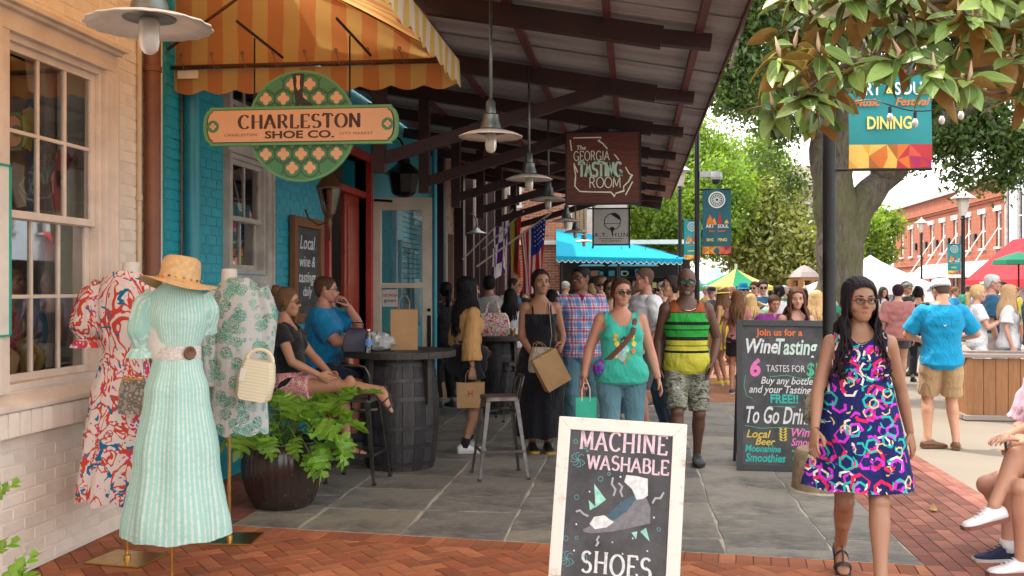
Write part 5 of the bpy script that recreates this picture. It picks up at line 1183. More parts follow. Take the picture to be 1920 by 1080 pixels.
def cam_arm():
 k = 21 / FPX; z = CAM_H + 213 * k; root = r1
 mb = MB(); mb.box((20 * k,0,z),(30 * k,.12,.12)); put(mb,'bracket',mat('light_grey_plastic',(.50,.52,.54),.5),root)
 mb = MB(); mb.lathe([(.12,.16),(.13,.05),(.11,0)],14,0,Matrix.Translation((35 * k,-.02,z - .12))); put(mb,'camera_housing',mat('light_grey_plastic',(.50,.52,.54),.5),root); mb = MB(); mb.ball((35 * k,-.02,z - .13),.09,12,8); put(mb,'camera_dome',m_blackp,root,smooth=True)
 mb = MB(); mb.tube([(0,0,CAM_H + 305 * k),(0,0,CAM_H + 330 * k)],.012,6); mb.tube([(-.06,0,CAM_H + 318 * k),(.1,0,CAM_H + 326 * k)],.01,6); mb.box((.08,0,CAM_H + 333 * k),(.12,.05,.08)); put(mb,'antenna',m_black,root)
cam_arm()
post(1275,26,358,.05,'slim black street lamp with pale lantern hood next to the canopy edge',lantern_=1.3)
post(1806,30,412,.06,'black street lamp before the red brick building',lantern_=1.6)
post(1728,55,440,.06,'far small street lamp in front of the tree right of the oak',lantern_=1.6)
def granite():
 c = G(1540,925); root = empty('granite_bollard',(P(1540,540,7.9).x,P(1540,540,7.9).y,0),0,'short rough granite drum around the foot of the black banner post','bollard'); rs = np.random.RandomState(3)
 mb = MB(); mb.lathe([(.225,0),(.222,.1),(.218,.22),(.212,.30),(.19,.325),(0,.33)],36,0,None,True,lambda a,z: 1 + .02 * math.sin(5 * a + z * 9) + .012 * math.sin(11 * a + z * 20)); put(mb,'drum',m_granite,root,smooth='auto')
 mb = MB(); mb.lathe([(.26,0),(.25,.012),(.0,.014)],24); put(mb,'mortar_bed',m_sjoint,root)
granite()
# ================================================================== chalkboards
def board_space(TL,TR,BL,BR):
 o = (BL + BR) / 2; ux = ((TR - TL) + (BR - BL)).normalized(); up = ((TL + TR) / 2 - o); Hh = up.length; uy = (up - ux * up.dot(ux)).normalized(); n = ux.cross(uy)
 if n.y > 0: n = -n
 M = Matrix(((ux.x,uy.x,n.x,o.x),(ux.y,uy.y,n.y,o.y),(ux.z,uy.z,n.z,o.z),(0,0,0,1))); return M,((TR - TL).length + (BR - BL).length) / 2,Hh
def shoe_board():
 TL,TR,BL,BR = P(1042,778,4.95),P(1272,797,4.72),G(1020,1165),G(1272,1196)
 M,w,h = board_space(TL,TR,BL,BR); root = bpy.data.objects.new('sidewalk_sign',None); COL.objects.link(root); root.matrix_world = M
 tag(root,'white framed chalkboard sign reading Machine Washable Shoes with a chalk shoe','chalkboard'); fw = .062; T = .028
 mf = NB('distressed_white_frame'); n = mf.noise(4,8,.75).outputs['Fac']; g = mf.N.new('ShaderNodeNewGeometry').outputs['Pointiness']
 c = mf.mix(mf.ramp(n,[(.56,0.),(.66,.8)]),(.76,.71,.66),(.38,.17,.05)); mf.bump(n,.3,.004); mfr = mf.fin(c,.6,0,.3)
 def rail(poly,nm='frame'): mb = MB(); mb.prism(poly,-T / 2,T / 2); put(mb,nm,mfr,root,bevel=.004)
 rail([(-w / 2,0),(-w / 2 + fw,fw),(-w / 2 + fw,h - fw),(-w / 2,h)]); rail([(w / 2,0),(w / 2,h),(w / 2 - fw,h - fw),(w / 2 - fw,fw)]); rail([(-w / 2,h),(-w / 2 + fw,h - fw),(w / 2 - fw,h - fw),(w / 2,h)]); rail([(-w / 2,0),(w / 2,0),(w / 2 - fw,fw),(-w / 2 + fw,fw)])
 mb = MB(); mb.box((0,h / 2,0),(w - 2 * fw + .004,h - 2 * fw + .004,.012)); put(mb,'slate',m_chalkb,root)
 I = Matrix.Identity(4); z = .0072
 def X(px): return (px - 1160) / 388
 def Y(py): return h - (py - 787) / 400
 mb = MB(); letters(mb,'MACHINE',X(1168),Y(847),35 / 400,I,.15,.10,.10,.82,.13,0,z,True,.04); put(mb,'chalk_lettering',ck_lp,root)
 mb = MB(); letters(mb,'WASHABLE',X(1178),Y(884),26 / 400,I,.17,.12,.09,.92,.10,0,z,True,.05); put(mb,'chalk_lettering',ck_lp,root)
 mb = MB(); letters(mb,'SHOES',X(1168),Y(1078),38 / 400,I,.15,.10,.10,.85,.14,0,z,True,.03); put(mb,'chalk_lettering',ck_w,root)
 zz = lambda x,y: (X(980 + x / 3.178),Y(740 + y / 3.178))
 def poly(pts,m,nm,dz=0): mb = MB(); q = [zz(*p) for p in pts]; mb.prism(q,.0062,z + dz); put(mb,nm,m,root)
 poly([(375,828),(420,800),(500,745),(560,690),(640,620),(700,590),(745,600),(775,660),(778,750),(690,780),(560,820),(430,845),(385,842)],ck_g,'chalk_shoe')
 poly([(505,745),(600,640),(665,600),(685,615),(640,690),(560,755)],ck_b,'chalk_shoe_lining',.0006)
 poly([(415,790),(440,745),(500,730),(560,765),(520,800),(450,818)],ck_w,'chalk_toe',.0009); poly([(610,520),(620,478),(680,480),(750,490),(755,590),(730,610),(690,620),(660,560)],ck_w,'chalk_ankle',.0009)
 for t in ([(428,548),(505,636),(445,690)],[(400,648),(445,685),(412,708)],[(755,778),(780,855),(722,805)],[(670,815),(705,805),(700,850)]): poly(t,ck_m,'chalk_triangle',.0004)
 mb = MB()
 for l in ([(325,725),(350,715),(375,735),(405,745)],[(785,632),(800,600),(830,598),(848,562)],[(540,500),(535,540),(560,570),(550,610)],[(575,530),(600,550),(590,580),(605,610)],[(478,855),(465,880),(475,895),(462,918)]): ribbon(mb,[zz(*p) for p in l],.009,I,0,None,z)
 put(mb,'chalk_squiggle',mat('faint_chalk',(.42,.43,.45),.95),root)
 mb = MB()
 for (x,y,r) in ((402,598,5),(585,492,6),(798,714,6),(333,800,6),(560,884,5),(770,912,5),(330,958,6),(680,848,5),(625,945,5)): mb.prism(ellp(*zz(x,y),r / 1240,r / 1240,8),.0062,z)
 put(mb,'chalk_dots',ck_w,root)['kind'] = 'stuff'
 mb = MB(); rnd = random.Random(4)
 for (x,y,r) in ((295,300,12),(358,330,11),(372,352,6),(465,515,14),(325,638,14),(275,890,14),(340,880,9),(395,995,17),(515,480,9),(830,780,10)): ribbon(mb,[(lambda c: c)(q) for q in ellp(*zz(x,y),r / 1240,r / 1240,12)] + [ellp(*zz(x,y),r / 1240,r / 1240,12)[0]],.003,I,0,None,z)
 for (cx,cy) in ((318,410),(290,1010)):
  for k in range(7):
   a = k * .8; ribbon(mb,[zz(cx,cy),zz(cx + 25 * math.cos(a),cy + 25 * math.sin(a)),zz(cx + 48 * math.cos(a + .4),cy + 42 * math.sin(a + .4)),zz(cx + 40 * math.cos(a + .9),cy + 46 * math.sin(a + .9))],.003,I,0,None,z)
 put(mb,'chalk_bubbles',mat('faint_teal_chalk',(.12,.36,.38),.95),root)['kind'] = 'stuff'
 ct = math.tan(R(20)); q = M.inverted().to_3x3() @ Vector((0,0,-1)); back = (M.inverted().to_3x3() @ Vector((.05,1,0))).normalized()
 for sx_ in (-1,1):
  a = Vector((sx_ * (w / 2 - .03),h - .05,-.02)); b = Vector((sx_ * (w / 2 - .03),0,0)) + back * .42; b.y = b.y; mb = MB(); mb.bar(a,b,.05,.02,0,(1,0,0)); put(mb,'rear_leg',mfr,root)
shoe_board()
def wine_board():
 d = 8.75; TL,TR,BL,BR = P(1387,599,8.95),P(1574,603,8.8),P(1380,879,8.72),P(1576,886,8.6)
 BL.z = BR.z = 0.0
 M,w,h = board_space(TL,TR,BL,BR); root = bpy.data.objects.new('sidewalk_sign',None); COL.objects.link(root); root.matrix_world = M
 tag(root,'tall black chalkboard sign reading Wine Tasting in coloured chalk behind the walking woman','chalkboard'); fw = .055; m_bf = mat('charcoal_board_frame',(.045,.047,.052),.55,var=.2)
 for (x,y,a,b) in ((-w / 2 + fw / 2,h / 2,fw,h),(w / 2 - fw / 2,h / 2,fw,h),(0,h - fw / 2,w - 2 * fw,fw),(0,fw / 2,w - 2 * fw,fw)): mb = MB(); mb.box((x,y,0),(a,b,.035)); put(mb,'frame',m_bf,root,bevel=.004)
 mb = MB(); mb.box((0,h / 2,-.004),(w - 2 * fw + .002,h - 2 * fw + .002,.014)); put(mb,'slate',m_chalkb,root)
 kx = w / 191; ky = h / 281
 def T(s_,px,py,size,m,shear=.25,bold=.02,sx=.9,al='LEFT'): text(s_,size * ky,m,root,Matrix.Translation(((px - 1480) * kx,h - (py - 600) * ky,.0045)),'chalk_lettering',sx,shear,bold,al)
 T('Join us for a',1424,629,18,ck_o,.0,.03,.95); T('Wine',1399,662,38,ck_w,.25,.025,.72); T('Tasting',1457,664,42,mat('pale_mint_chalk',(.6,.78,.72),.95),.2,.02,.62)
 T('6',1409,705,44,ck_p,.15,.04,.9); T('TASTES FOR',1441,697,18,ck_w,0,.0,.72); T('$5',1516,703,34,ck_gr,.1,.02,.8); T('Buy any bottle',1430,720,19,ck_w,.3,.01,.85); T('and your Tasting',1408,737,20,ck_w,.3,.01,.82)
 T('FREE!!',1448,755,22,ck_t,0,.03,.9); T('To Go Drinks',1399,793,44,ck_w,.3,.015,.52); T('Local',1402,820,20,ck_y,.3,.015,1); T('Beer',1419,833,18,ck_y,.3,.015,1); T('Wine',1484,816,22,ck_p,.3,.02,.9); T('Smoothies',1486,833,20,ck_p,.3,.02,.8)
 T('Moonshine',1400,846,17,ck_t,.2,.03,.85); T('Smoothies',1401,864,21,ck_t,.2,.03,.8); T('Tastings',1484,858,24,ck_gr,.3,.02,.85)
 mb = MB()
 for l in ([(1402,705),(1399,725),(1404,743),(1415,748)],[(1448,707),(1480,703),(1510,710),(1535,706)],[(1400,798),(1430,803),(1470,800),(1520,806),(1550,800)],[(1448,762),(1495,762)]): ribbon(mb,[((x - 1480) * kx,h - (y - 600) * ky) for x,y in l],.005,Matrix.Identity(4),0,None,.0045)
 put(mb,'chalk_flourish',ck_gr,root); mb = MB()
 for k in range(5):
  for sgn in (-1,1): mb.prism([((x * sgn + 1472 - 1480) * kx,h - (y + 803 + k * 5 - 600) * ky) for x,y in ((0,2),(4,-2),(8,-3),(5,2))],.003,.0045)
 put(mb,'chalk_leaf',ck_y,root)
 back = (M.inverted().to_3x3() @ Vector((0,1,0))).normalized()
 for sx_ in (-1,1): mb = MB(); mb.bar(Vector((sx_ * (w / 2 - .03),h - .04,-.02)),Vector((sx_ * (w / 2 - .03),0,0)) + back * .5,.05,.025,0,(1,0,0)); put(mb,'rear_leg',m_bf,root)
wine_board()
def framed_menu():
 a,b = PX(546,400,WX + .04),PX(601,400,WX + .04); z1,z0 = CAM_H + .72,CAM_H - .35; root = empty('framed_menu',(WX + .03,(a.y + b.y) / 2,z0),0,'rustic wood framed chalk menu leaning on the turquoise wall by the red doorway','chalkboard'); w = b.y - a.y; h = z1 - z0
 for (y,z,p,q) in ((-w / 2 + .05,h / 2,.1,h),(w / 2 - .05,h / 2,.1,h),(0,h - .05,w - .2,.1),(0,.05,w - .2,.1)): mb = MB(); mb.box((.02,y,z),(.06,p,q)); put(mb,'frame',m_framewood,root,bevel=.005)
 mb = MB(); mb.box((.0,0,h / 2),(.03,w - .19,h - .19)); put(mb,'slate',m_chalkb,root)
 MM = Matrix(((0,0,1,.017),(1,0,0,0),(0,1,0,0),(0,0,0,1)))
 for s_,z,sz in (('Local',h - .32,.2),('wine &',h - .50,.16),('tastings',h - .66,.16),('daily',h - .80,.14)): text(s_,sz,ck_w,root,MM @ Matrix.Translation((0,z,0)),'chalk_lettering',1.1,.25,.01)
framed_menu()
def georgia_note():
 c = Matrix(((1,0,0,.22),(0,0,-1,-.010),(0,1,0,1.40),(0,0,0,1)))
 text('GEORGIA',.05,mat('notice_red',(.6,.04,.10),.7),door_root,c @ Matrix.Translation((0,.09,0)),bold=.02,sx=.9); text('grown',.06,m_dblue,door_root,c @ Matrix.Translation((0,.02,0)),bold=.01,sx=1)
georgia_note()
def edge_sign():
 root = empty('shop_notice',(WX + .06,4.80,1.35),0,'white board with turquoise border at the far left picture edge','sign'); mb = MB(); mb.box((0,0,.45),(.02,.36,.92)); put(mb,'board',m_wpaint,root)
 for (y,z,p,q) in ((-.175,.45,.012,.92),(.175,.45,.012,.92),(0,.905,.36,.012),(0,-.005,.36,.012)): mb = MB(); mb.box((.008,y,z),(.02,p,q)); put(mb,'border',mat('edge_teal',(.02,.36,.26),.5),root)
edge_sign()
# ================================================================== flags
def flag(px,py,d,label,kind,hoist,fly,m):
 """p = top of hoist; hoist and fly are pixel vectors"""
 A = P(px,py,d); B = P(px + hoist[0],py + hoist[1],d + .25); C_ = P(px + fly[0],py + fly[1],d + .1); H_ = B - A; Fv = C_ - A; root = empty('flag',tuple(A),0,label,'flag','flags hung out from the brown brick wall'); n = 16; V = []; Q = []
 nr = H_.cross(Fv).normalized()
 for i in range(n + 1):
  for k in range(n + 1):
   u,v = i / n,k / n; V.append(tuple(H_ * u * (1 - .25 * v) + Fv * v + nr * (.06 * math.sin(u * 11 + v * 2) * (.3 + v)) + Vector((0,0,-.1 * math.sin(u * 3.1) * v))))
 for i in range(n):
  for k in range(n): a = i * (n + 1) + k; Q.append((a,a + n + 1,a + n + 2,a + 1))
 mi = [0] * len(Q)
 if kind == 'us': mi = [(2 if (i < n * .54 and k < n * .4) else (i * 13 // n) % 2) for i in range(n) for k in range(n)]
 elif kind == 'pride': mi = [min(len(m) - 1,i * len(m) // n) for i in range(n) for k in range(n)]
 else: mi = [(0 if (i // 3 + k // 6) % 2 else 1) for i in range(n) for k in range(n)]
 fastmesh('flag_cloth',V,Q,m,root,True,mi)
 if kind == 'us':
  mb = MB()
  for i in range(5):
   for k in range(5):
    u,v = .05 + i * .1,.04 + k * .075; c = H_ * u * (1 - .25 * v) + Fv * v + nr * (.06 * math.sin(u * 11 + v * 2) * (.3 + v)); mb.ball(c,(.012,.02,.012),5,4)
  mb.build('flag_stars',m_bwhite,root)['kind'] = 'stuff'
 mb = MB(); w = P(px + hoist[0] * 2.6,py + hoist[1] * 2.6,d + .6) - A; mb.tube([tuple(-w * .06),tuple(w)],.014,8); put(mb,'pole',m_shade,root)
m_fr,m_fw,m_fb = (two_sided_cloth(n,(lambda c: (lambda b: b.mix(b.noise(3).outputs['Fac'],c,tuple(x * .85 for x in c))))(c),.5) for n,c in (('flag_red',(.62,.03,.04)),('flag_white',(.85,.84,.84)),('flag_blue',(.03,.05,.28))))
m_fo,m_fy,m_fg,m_fc,m_fp = (two_sided_cloth(n,(lambda c: (lambda b: b.mix(b.noise(3).outputs['Fac'],c,tuple(x * .85 for x in c))))(c),.35) for n,c in (('flag_orange',(.50,.15,.02)),('flag_yellow',(.62,.45,.04)),('flag_green',(.02,.22,.08)),('flag_sky',(.03,.25,.50)),('flag_purple',(.13,.03,.22))))
flag(1024,406,14.2,'striped flag with starred blue canton hanging from an angled pole','us',(-50,36),(-4,118),[m_fr,m_fw,m_fb])
flag(978,400,16.5,'rainbow coloured flag hanging left of the starred flag','pride',(-28,26),(-2,108),[m_fr,m_fo,m_brownpipe,m_fy,m_fc,m_fp])
flag(956,398,17.5,'purple and white flag, furthest left of the hanging flags','other',(-34,34),(-8,100),[m_fp,m_fw])
# ================================================================== barrel tables, stools
m_barrel = wood('charred_barrel_oak',(.014,.014,.018),(.06,.056,.06),2,5,.55,.4)
m_hoop = mat('rusty_barrel_hoop',(.07,.07,.075),.5,.6,col2=(.035,.03,.03),scale=8)
def barrel_table(px,d,r,htop,rt,label,ntop=7):
 p = P(px,540,d); root = empty('barrel_table',(p.x,p.y,0),.3,label,'table','barrel tables outside the tasting room'); hb = htop - .07; n = 20
 R_ = lambda z: r * (.86 + .14 * math.sin(math.pi * (z / hb) ** 1.0))
 for k in range(n):
  a0 = 2 * math.pi * k / n + .006; a1 = 2 * math.pi * (k + 1) / n - .006; rings = []
  for i in range(9):
   z = hb * i / 8; q = R_(z); rings.append([(q * math.cos(a0),q * math.sin(a0),z),(q * math.cos((a0 + a1) / 2) * 1.004,q * math.sin((a0 + a1) / 2) * 1.004,z),(q * math.cos(a1),q * math.sin(a1),z),((q - .02) * math.cos(a1),(q - .02) * math.sin(a1),z),((q - .02) * math.cos(a0),(q - .02) * math.sin(a0),z)])
  mb = MB(); mb.rings(rings); put(mb,'stave',m_barrel,root)
 for z in (.04,.2,.36,hb - .36,hb - .2,hb - .06):
  mb = MB(); mb.lathe([(R_(z) + .002,z),(R_(z) + .006,z + .001),(R_(z + .035) + .006,z + .036),(R_(z + .035) + .002,z + .037)],36,0,None,False); put(mb,'hoop',m_hoop,root,smooth='auto')
 mb = MB(); mb.lathe([(R_(hb) - .03,hb - .02),(0,hb - .02)],24,0,None,False); put(mb,'barrel_head',m_barrel,root)
 circ = [(rt * math.cos(2 * math.pi * i / 48),rt * math.sin(2 * math.pi * i / 48)) for i in range(48)]
 for k in range(ntop):
  x0 = -rt + 2 * rt * k / ntop + .0015; x1 = -rt + 2 * rt * (k + 1) / ntop - .0015; q = clip(clip(circ,(1,0),x0),(-1,0),-x1)
  if len(q) > 2: mb = MB(); mb.prism(q,htop - .055,htop + random.uniform(-.001,.001)); put(mb,'top_plank',m_dwood,root)
 for a in (.6,2.2,3.8,5.4): mb = MB(); mb.bar((r * 1.02 * math.cos(a),r * 1.02 * math.sin(a),hb * .6),(r * 1.0 * math.cos(a),r * 1.0 * math.sin(a),htop - .055),.05,.05); put(mb,'support_block',m_dwood,root)
 return root
barrel_table(750,8.95,.35,1.045,.50,'black barrel table with brown paper bag and plastic bag on top')
barrel_table(934,12.8,.27,.99,.42,'farther black barrel table holding the bright patterned bag')
def stool(p,rz,label,h=.74,back='low',m=m_gunmetal):
 root = empty('metal_stool',(p.x,p.y,0),rz,label,'stool','gunmetal bar stools round the barrel tables'); a,b = .15,.215
 mb = MB(); s_ = a; pts = [(-s_,-s_),(s_,-s_),(s_,s_),(-s_,s_)]
 q = []
 for (x,y) in pts:
  for k in range(5):
   an = math.atan2(y,x) - math.pi / 4 + math.pi / 2 * k / 4; q.append((x - math.copysign(.03,x) + .03 * math.cos(an),y - math.copysign(.03,y) + .03 * math.sin(an)))
 mb.prism(q,h - .035,h - .006); mb.prism([(x * .93,y * .93) for x,y in q],h - .006,h); put(mb,'seat',mat('worn_seat_metal',(.24,.21,.19),.4,.7,col2=(.12,.09,.08),scale=12),root,bevel=.003)
 for (x,y) in ((-1,-1),(1,-1),(1,1),(-1,1)):
  mb = MB(); t0,t1 = Vector((x * a * .92,y * a * .92,h - .03)),Vector((x * b,y * b,0)); rings = []
  for t in (0,.5,1):
   c = t0.lerp(t1,t); w = .038 - .018 * t; rings.append([(c.x - w * x,c.y,c.z),(c.x,c.y,c.z),(c.x,c.y - w * y,c.z),(c.x - .006 * x,c.y - w * y,c.z),(c.x - .006 * x,c.y - .006 * y,c.z),(c.x - w * x,c.y - .006 * y,c.z)])
  mb.rings(rings); put(mb,'leg',m,root)
  mb = MB(); mb.box((t1.x - x * .008,t1.y - y * .008,.012),(.03,.03,.024)); put(mb,'foot_cap',m_blackp,root)
 zf = .24; u = b - (b - a * .92) * zf / h
 for (p0,p1) in (((-u,-u),(u,-u)),((u,-u),(u,u)),((u,u),(-u,u)),((-u,u),(-u,-u))): mb = MB(); mb.bar((p0[0] * .97,p0[1] * .97,zf),(p1[0] * .97,p1[1] * .97,zf),.012,.022); put(mb,'footrest',m,root)
 for sg in (-1,1): mb = MB(); mb.bar((-a * .9,sg * a * .85,h - .12),(a * .9,-sg * a * .85,h - .12),.006,.02); put(mb,'cross_brace',m,root)
 if back:
  hb = .27 if back == 'tall' else .17; pts = [(-a * .95,a * .9,h - .02),(-a,a * 1.1,h + hb * .7),(-a * .8,a * 1.2,h + hb * .96),(-a * .4,a * 1.25,h + hb),(a * .4,a * 1.25,h + hb),(a * .8,a * 1.2,h + hb * .96),(a,a * 1.1,h + hb * .7),(a * .95,a * .9,h - .02)]
  mb = MB(); mb.tube(pts,.011,8); put(mb,'backrest',m,root,smooth=True)
  if back == 'low': mb = MB(); mb.bar((0,a * .95,h - .01),(0,a * 1.24,h + hb),.07,.006,0,(0,1,0)); put(mb,'back_splat',m,root)
 return root
stool(P(937,540,8.45),R(-72),'empty scuffed metal stool in the open middle of the flagstones',h=.69,back='low')
stool(P(538,540,8.15),R(84),'metal stool the woman in black top sits on',h=.72,back='tall')
stool(P(672,540,8.28),R(176),'metal chair with looped back that the seated woman rests her leg across',h=.70,back='tall')
stool(P(600,540,9.35),R(70),'metal stool under the seated man in blue shirt',h=.72,back=None)
stool(P(968,540,12.1),R(20),'small metal stool standing by the farther barrel table',h=.70,back=None)
# ================================================================== bags and things on the tables
m_kraft = mat('kraft_paper',(.42,.255,.125),.85,col2=(.36,.21,.10),scale=4,bump=.4,bs=14,bd=.01); m_kraftd = mat('kraft_handle',(.34,.2,.1),.8)
def paper_bag(p,w,d_,h,rz,label,m=m_kraft,handles=True,mark=None,tilt=0,cat='bag',mh=None):
 root = empty('paper_bag',p,rz,label,cat); root.rotation_euler[1] = tilt; rnd = random.Random(int(w * 1000)); n = 6
 for (sgn,nm) in ((-1,'front'),(1,'back')):
  V = [];
  for i in range(n + 1):
   for k in range(n + 1):
    x = -w / 2 + w * i / n; z = h * k / n; V.append((x,sgn * d_ / 2 * (1 - .25 * (z / h)) + .0025 * math.sin(i * 1.1 + k * .9),z))
  mb = MB(); mb.add(V,[(i * (n + 1) + k,(i + 1) * (n + 1) + k,(i + 1) * (n + 1) + k + 1,i * (n + 1) + k + 1) for i in range(n) for k in range(n)]); put(mb,nm + '_panel',m,root,smooth=True)
 for sgn in (-1,1):
  mb = MB(); x = sgn * w / 2; mb.add([(x,-d_ / 2,0),(x - sgn * .015,0,0),(x,d_ / 2,0),(x,-d_ / 2 * .75,h),(x - sgn * .05 * (w / .3),0,h),(x,d_ / 2 * .75,h)],[(0,1,4,3),(1,2,5,4)]); put(mb,'side_gusset',m,root)
 mb = MB(); mb.add([(-w / 2,-d_ / 2,.001),(w / 2,-d_ / 2,.001),(w / 2,d_ / 2,.001),(-w / 2,d_ / 2,.001)],[(0,1,2,3)]); put(mb,'base',m,root)
 if handles:
  for sgn in (-1,1):
   mb = MB(); y = sgn * d_ / 2 * .72; q = [(-w * .2,y,h - .03),(-w * .19,y,h + .07),(-w * .1,y,h + .12),(w * .1,y,h + .12),(w * .19,y,h + .07),(w * .2,y,h - .03)]; mb.tube(q,.0035,6); put(mb,'handle',mh or m_kraftd,root)
 if mark:
  mb = MB(); letters(mb,mark[0],0,h * .45,h * .25,face(d_ / 2 * .9 + .004),.14,.1,0,1,.1); put(mb,'printed_mark',mark[1],root)
 return root
tz = 1.047
paper_bag(Vector((P(758,540,8.95).x,P(758,540,8.95).y,tz)),.24,.14,.36,R(12),'upright brown paper shopping bag on the near barrel table')
def crumple(p,r3,m,name,label,seed,n=26,amp=.22,cat='bag',parts=None):
 root = empty(name,p,0,label,cat); rs = np.random.RandomState(seed); mb = MB(); out = []; ph = rs.rand(8) * 6
 for i in range(13):
  t = math.pi * (i + .01) / 12.02; row = []
  for k in range(n):
   a = 2 * math.pi * k / n; q = 1 + amp * (math.sin(5 * a + ph[0] + 3 * t) * .5 + math.sin(9 * a + ph[1] - 4 * t) * .35 + math.sin(3 * t * 3 + ph[2] + 2 * a) * .3 + rs.normal() * .12)
   row.append((r3[0] * math.sin(t) * math.cos(a) * q,r3[1] * math.sin(t) * math.sin(a) * q,max(0.001,r3[2] * (1 - math.cos(t)) * .5 * (q * .5 + .5))))
  out.append(row)
 mb.rings(out); put(mb,'bag_body',m,root); return root
m_plastic = mat('translucent_plastic_bag',(.62,.64,.66),.25,var=.1,Transmission_Weight=.35); p = P(706,540,8.75)
pb_ = crumple(Vector((p.x,p.y,tz)),(.15,.10,.16),m_plastic,'plastic_bag','crumpled clear plastic bag lying on the near barrel table',3)
def bottle(p,label):
 root = empty('water_bottle',p,0,label,'bottle'); mb = MB(); mb.lathe([(.0,0),(.03,0),(.032,.02),(.031,.12),(.026,.15),(.012,.175),(.012,.185)],18); put(mb,'bottle_body',m_glass2,root,smooth='auto')
 mb = MB(); mb.lathe([(.0325,.06),(.0325,.115)],18,0,None,False); put(mb,'wrap',mat('bottle_label_blue',(.10,.25,.55),.5),root); mb = MB(); mb.lathe([(0,.185),(.014,.185),(.014,.2),(0,.2)],12); put(mb,'cap',m_wpaint,root)
p = P(691,540,8.55); bottle(Vector((p.x,p.y,tz)),'clear water bottle with blue label beside the crumpled plastic bag')
def purse():
 p = P(668,540,8.7); root = empty('handbag',(p.x,p.y,tz),R(20),'dark navy handbag at the left side of the near barrel table','bag')
 mb = MB(); mb.rings([[(x * .11 * s_,y * .05 * s_,z) for x,y in ((-1,-1),(0,-1.2),(1,-1),(1,1),(0,1.2),(-1,1))] for z,s_ in ((0,1),(.05,1.05),(.14,.9),(.19,.7),(.20,.5))]); put(mb,'bag_body',mat('navy_leather',(.02,.02,.05),.5),root,smooth='auto'); mb = MB(); mb.tube([(-.07,0,.17),(-.05,0,.25),(.05,0,.25),(.07,0,.17)],.006,6); put(mb,'handle',m_black,root)
purse()
def print_mat():
 b = NB('colourful_print_bag'); n = b.noise(9,3,.5,None,1.5).outputs['Fac']; c = b.ramp(n,[(0,(.7,.68,.66)),(.42,(.62,.05,.12)),(.48,(.75,.72,.68)),(.55,(.60,.30,.05)),(.60,(.72,.70,.66)),(.66,(.05,.28,.40)),(.72,(.75,.73,.7))],'CONSTANT'); return b.fin(c,.6)
m_print = print_mat(); p = P(925,540,12.7)
root = empty('tote_bag',(p.x,p.y,.992),0,'bright patterned tote bag on the farther barrel table','bag'); mb = MB(); mb.rings([[(x * .19 * s_,y * .09 * s_,z) for x,y in ((-1,-.8),(-.5,-1),(.5,-1),(1,-.8),(1,.8),(.5,1),(-.5,1),(-1,.8))] for z,s_ in ((0,.9),(.06,1.1),(.16,1.08),(.25,.95),(.29,.8))]); put(mb,'bag_body',m_print,root,smooth='auto')
for sg in (-1,1): mb = MB(); mb.tube([(-.1,sg * .05,.28),(-.06,sg * .05,.42),(.04,sg * .05,.44),(.09,sg * .05,.28)],.008,6); put(mb,'handle',m_print,root)
p = P(961,540,12.6); root = empty('drink_cup',(p.x,p.y,.992),0,'small orange drink on the farther barrel table edge','cup'); mb = MB(); mb.lathe([(.03,0),(.038,.1),(.036,.1),(.028,.006),(0,.006)],14); put(mb,'cup',m_glass2,root); mb = MB(); mb.lathe([(0,.007),(.029,.007),(.034,.075),(0,.075)],14); put(mb,'drink',mat('orange_drink',(.6,.22,.03),.3),root)
# ================================================================== big ribbed pot and philodendron
def leaf_lobed(L,W_,nl=5,droop=.35,seed=0):
 """deeply cut leaf in local coordinates, base at the origin, tip towards +x"""
 rnd = random.Random(seed); mb = MB(); V = [];
 def z(x,y): t = x / L; return -droop * L * t * t + .10 * abs(y) - .02 * math.sin(y * 60)
 def pt(x,y): return (x,y,z(x,y))
 for k in range(nl):
  t0 = .02 + .86 * k / nl; t1 = .02 + .86 * (k + .80) / nl; tm = (t0 + t1) / 2; w = W_ * math.sin(math.pi * min(1,(tm * .85 + .16))) * (1 - .3 * tm)
  for sg in (-1,1):
   sk = .10 * L + .10 * L * tm; ww = w * rnd.uniform(.85,1.1); a = (t0 * L,0); b = (t1 * L,0); n_ = (t0 * L + .03 * L,sg * ww * .42); e = (t1 * L + .03 * L,sg * ww * .38)
   m1 = (t0 * L + sk * .5 - .015 * L,sg * ww * .6); m2 = (t1 * L + sk * .55,sg * ww * .55); tp = (tm * L + sk,sg * ww); tp2 = (tm * L + sk * .6 - .05 * L,sg * ww * .86)
   q = [pt(*v) for v in (a,b,e,m2,tp,tp2,m1,n_)]; mb.add(q,[tuple(range(8)) if sg > 0 else tuple(range(7,-1,-1))])
   b2 = ((t0 + .86 / nl) * L + .004,0); q = [pt(*v) for v in ((t1 * L,0),b2,(b2[0] + .03 * L,sg * ww * .40),(t1 * L + .03 * L,sg * ww * .38))]; mb.add(q,[(0,1,2,3)])
 mb.add([pt(.86 * L,-.12 * W_),pt(.95 * L,-.14 * W_),pt(1.12 * L,0),pt(.95 * L,.14 * W_),pt(.86 * L,.12 * W_)],[(0,1,2,3,4)])
 return mb
PL = [leaf_lobed(.28,.19,5,.28 + .1 * k,k) for k in range(4)]; PLM = []
for q in PL:
 me = bpy.data.meshes.new('leaf'); me.from_pydata(q.v,[],q.f); me.materials.append(m_philo); me.update(); PLM.append(me)
m_petiole = mat('green_petiole',(.14,.26,.06),.5)
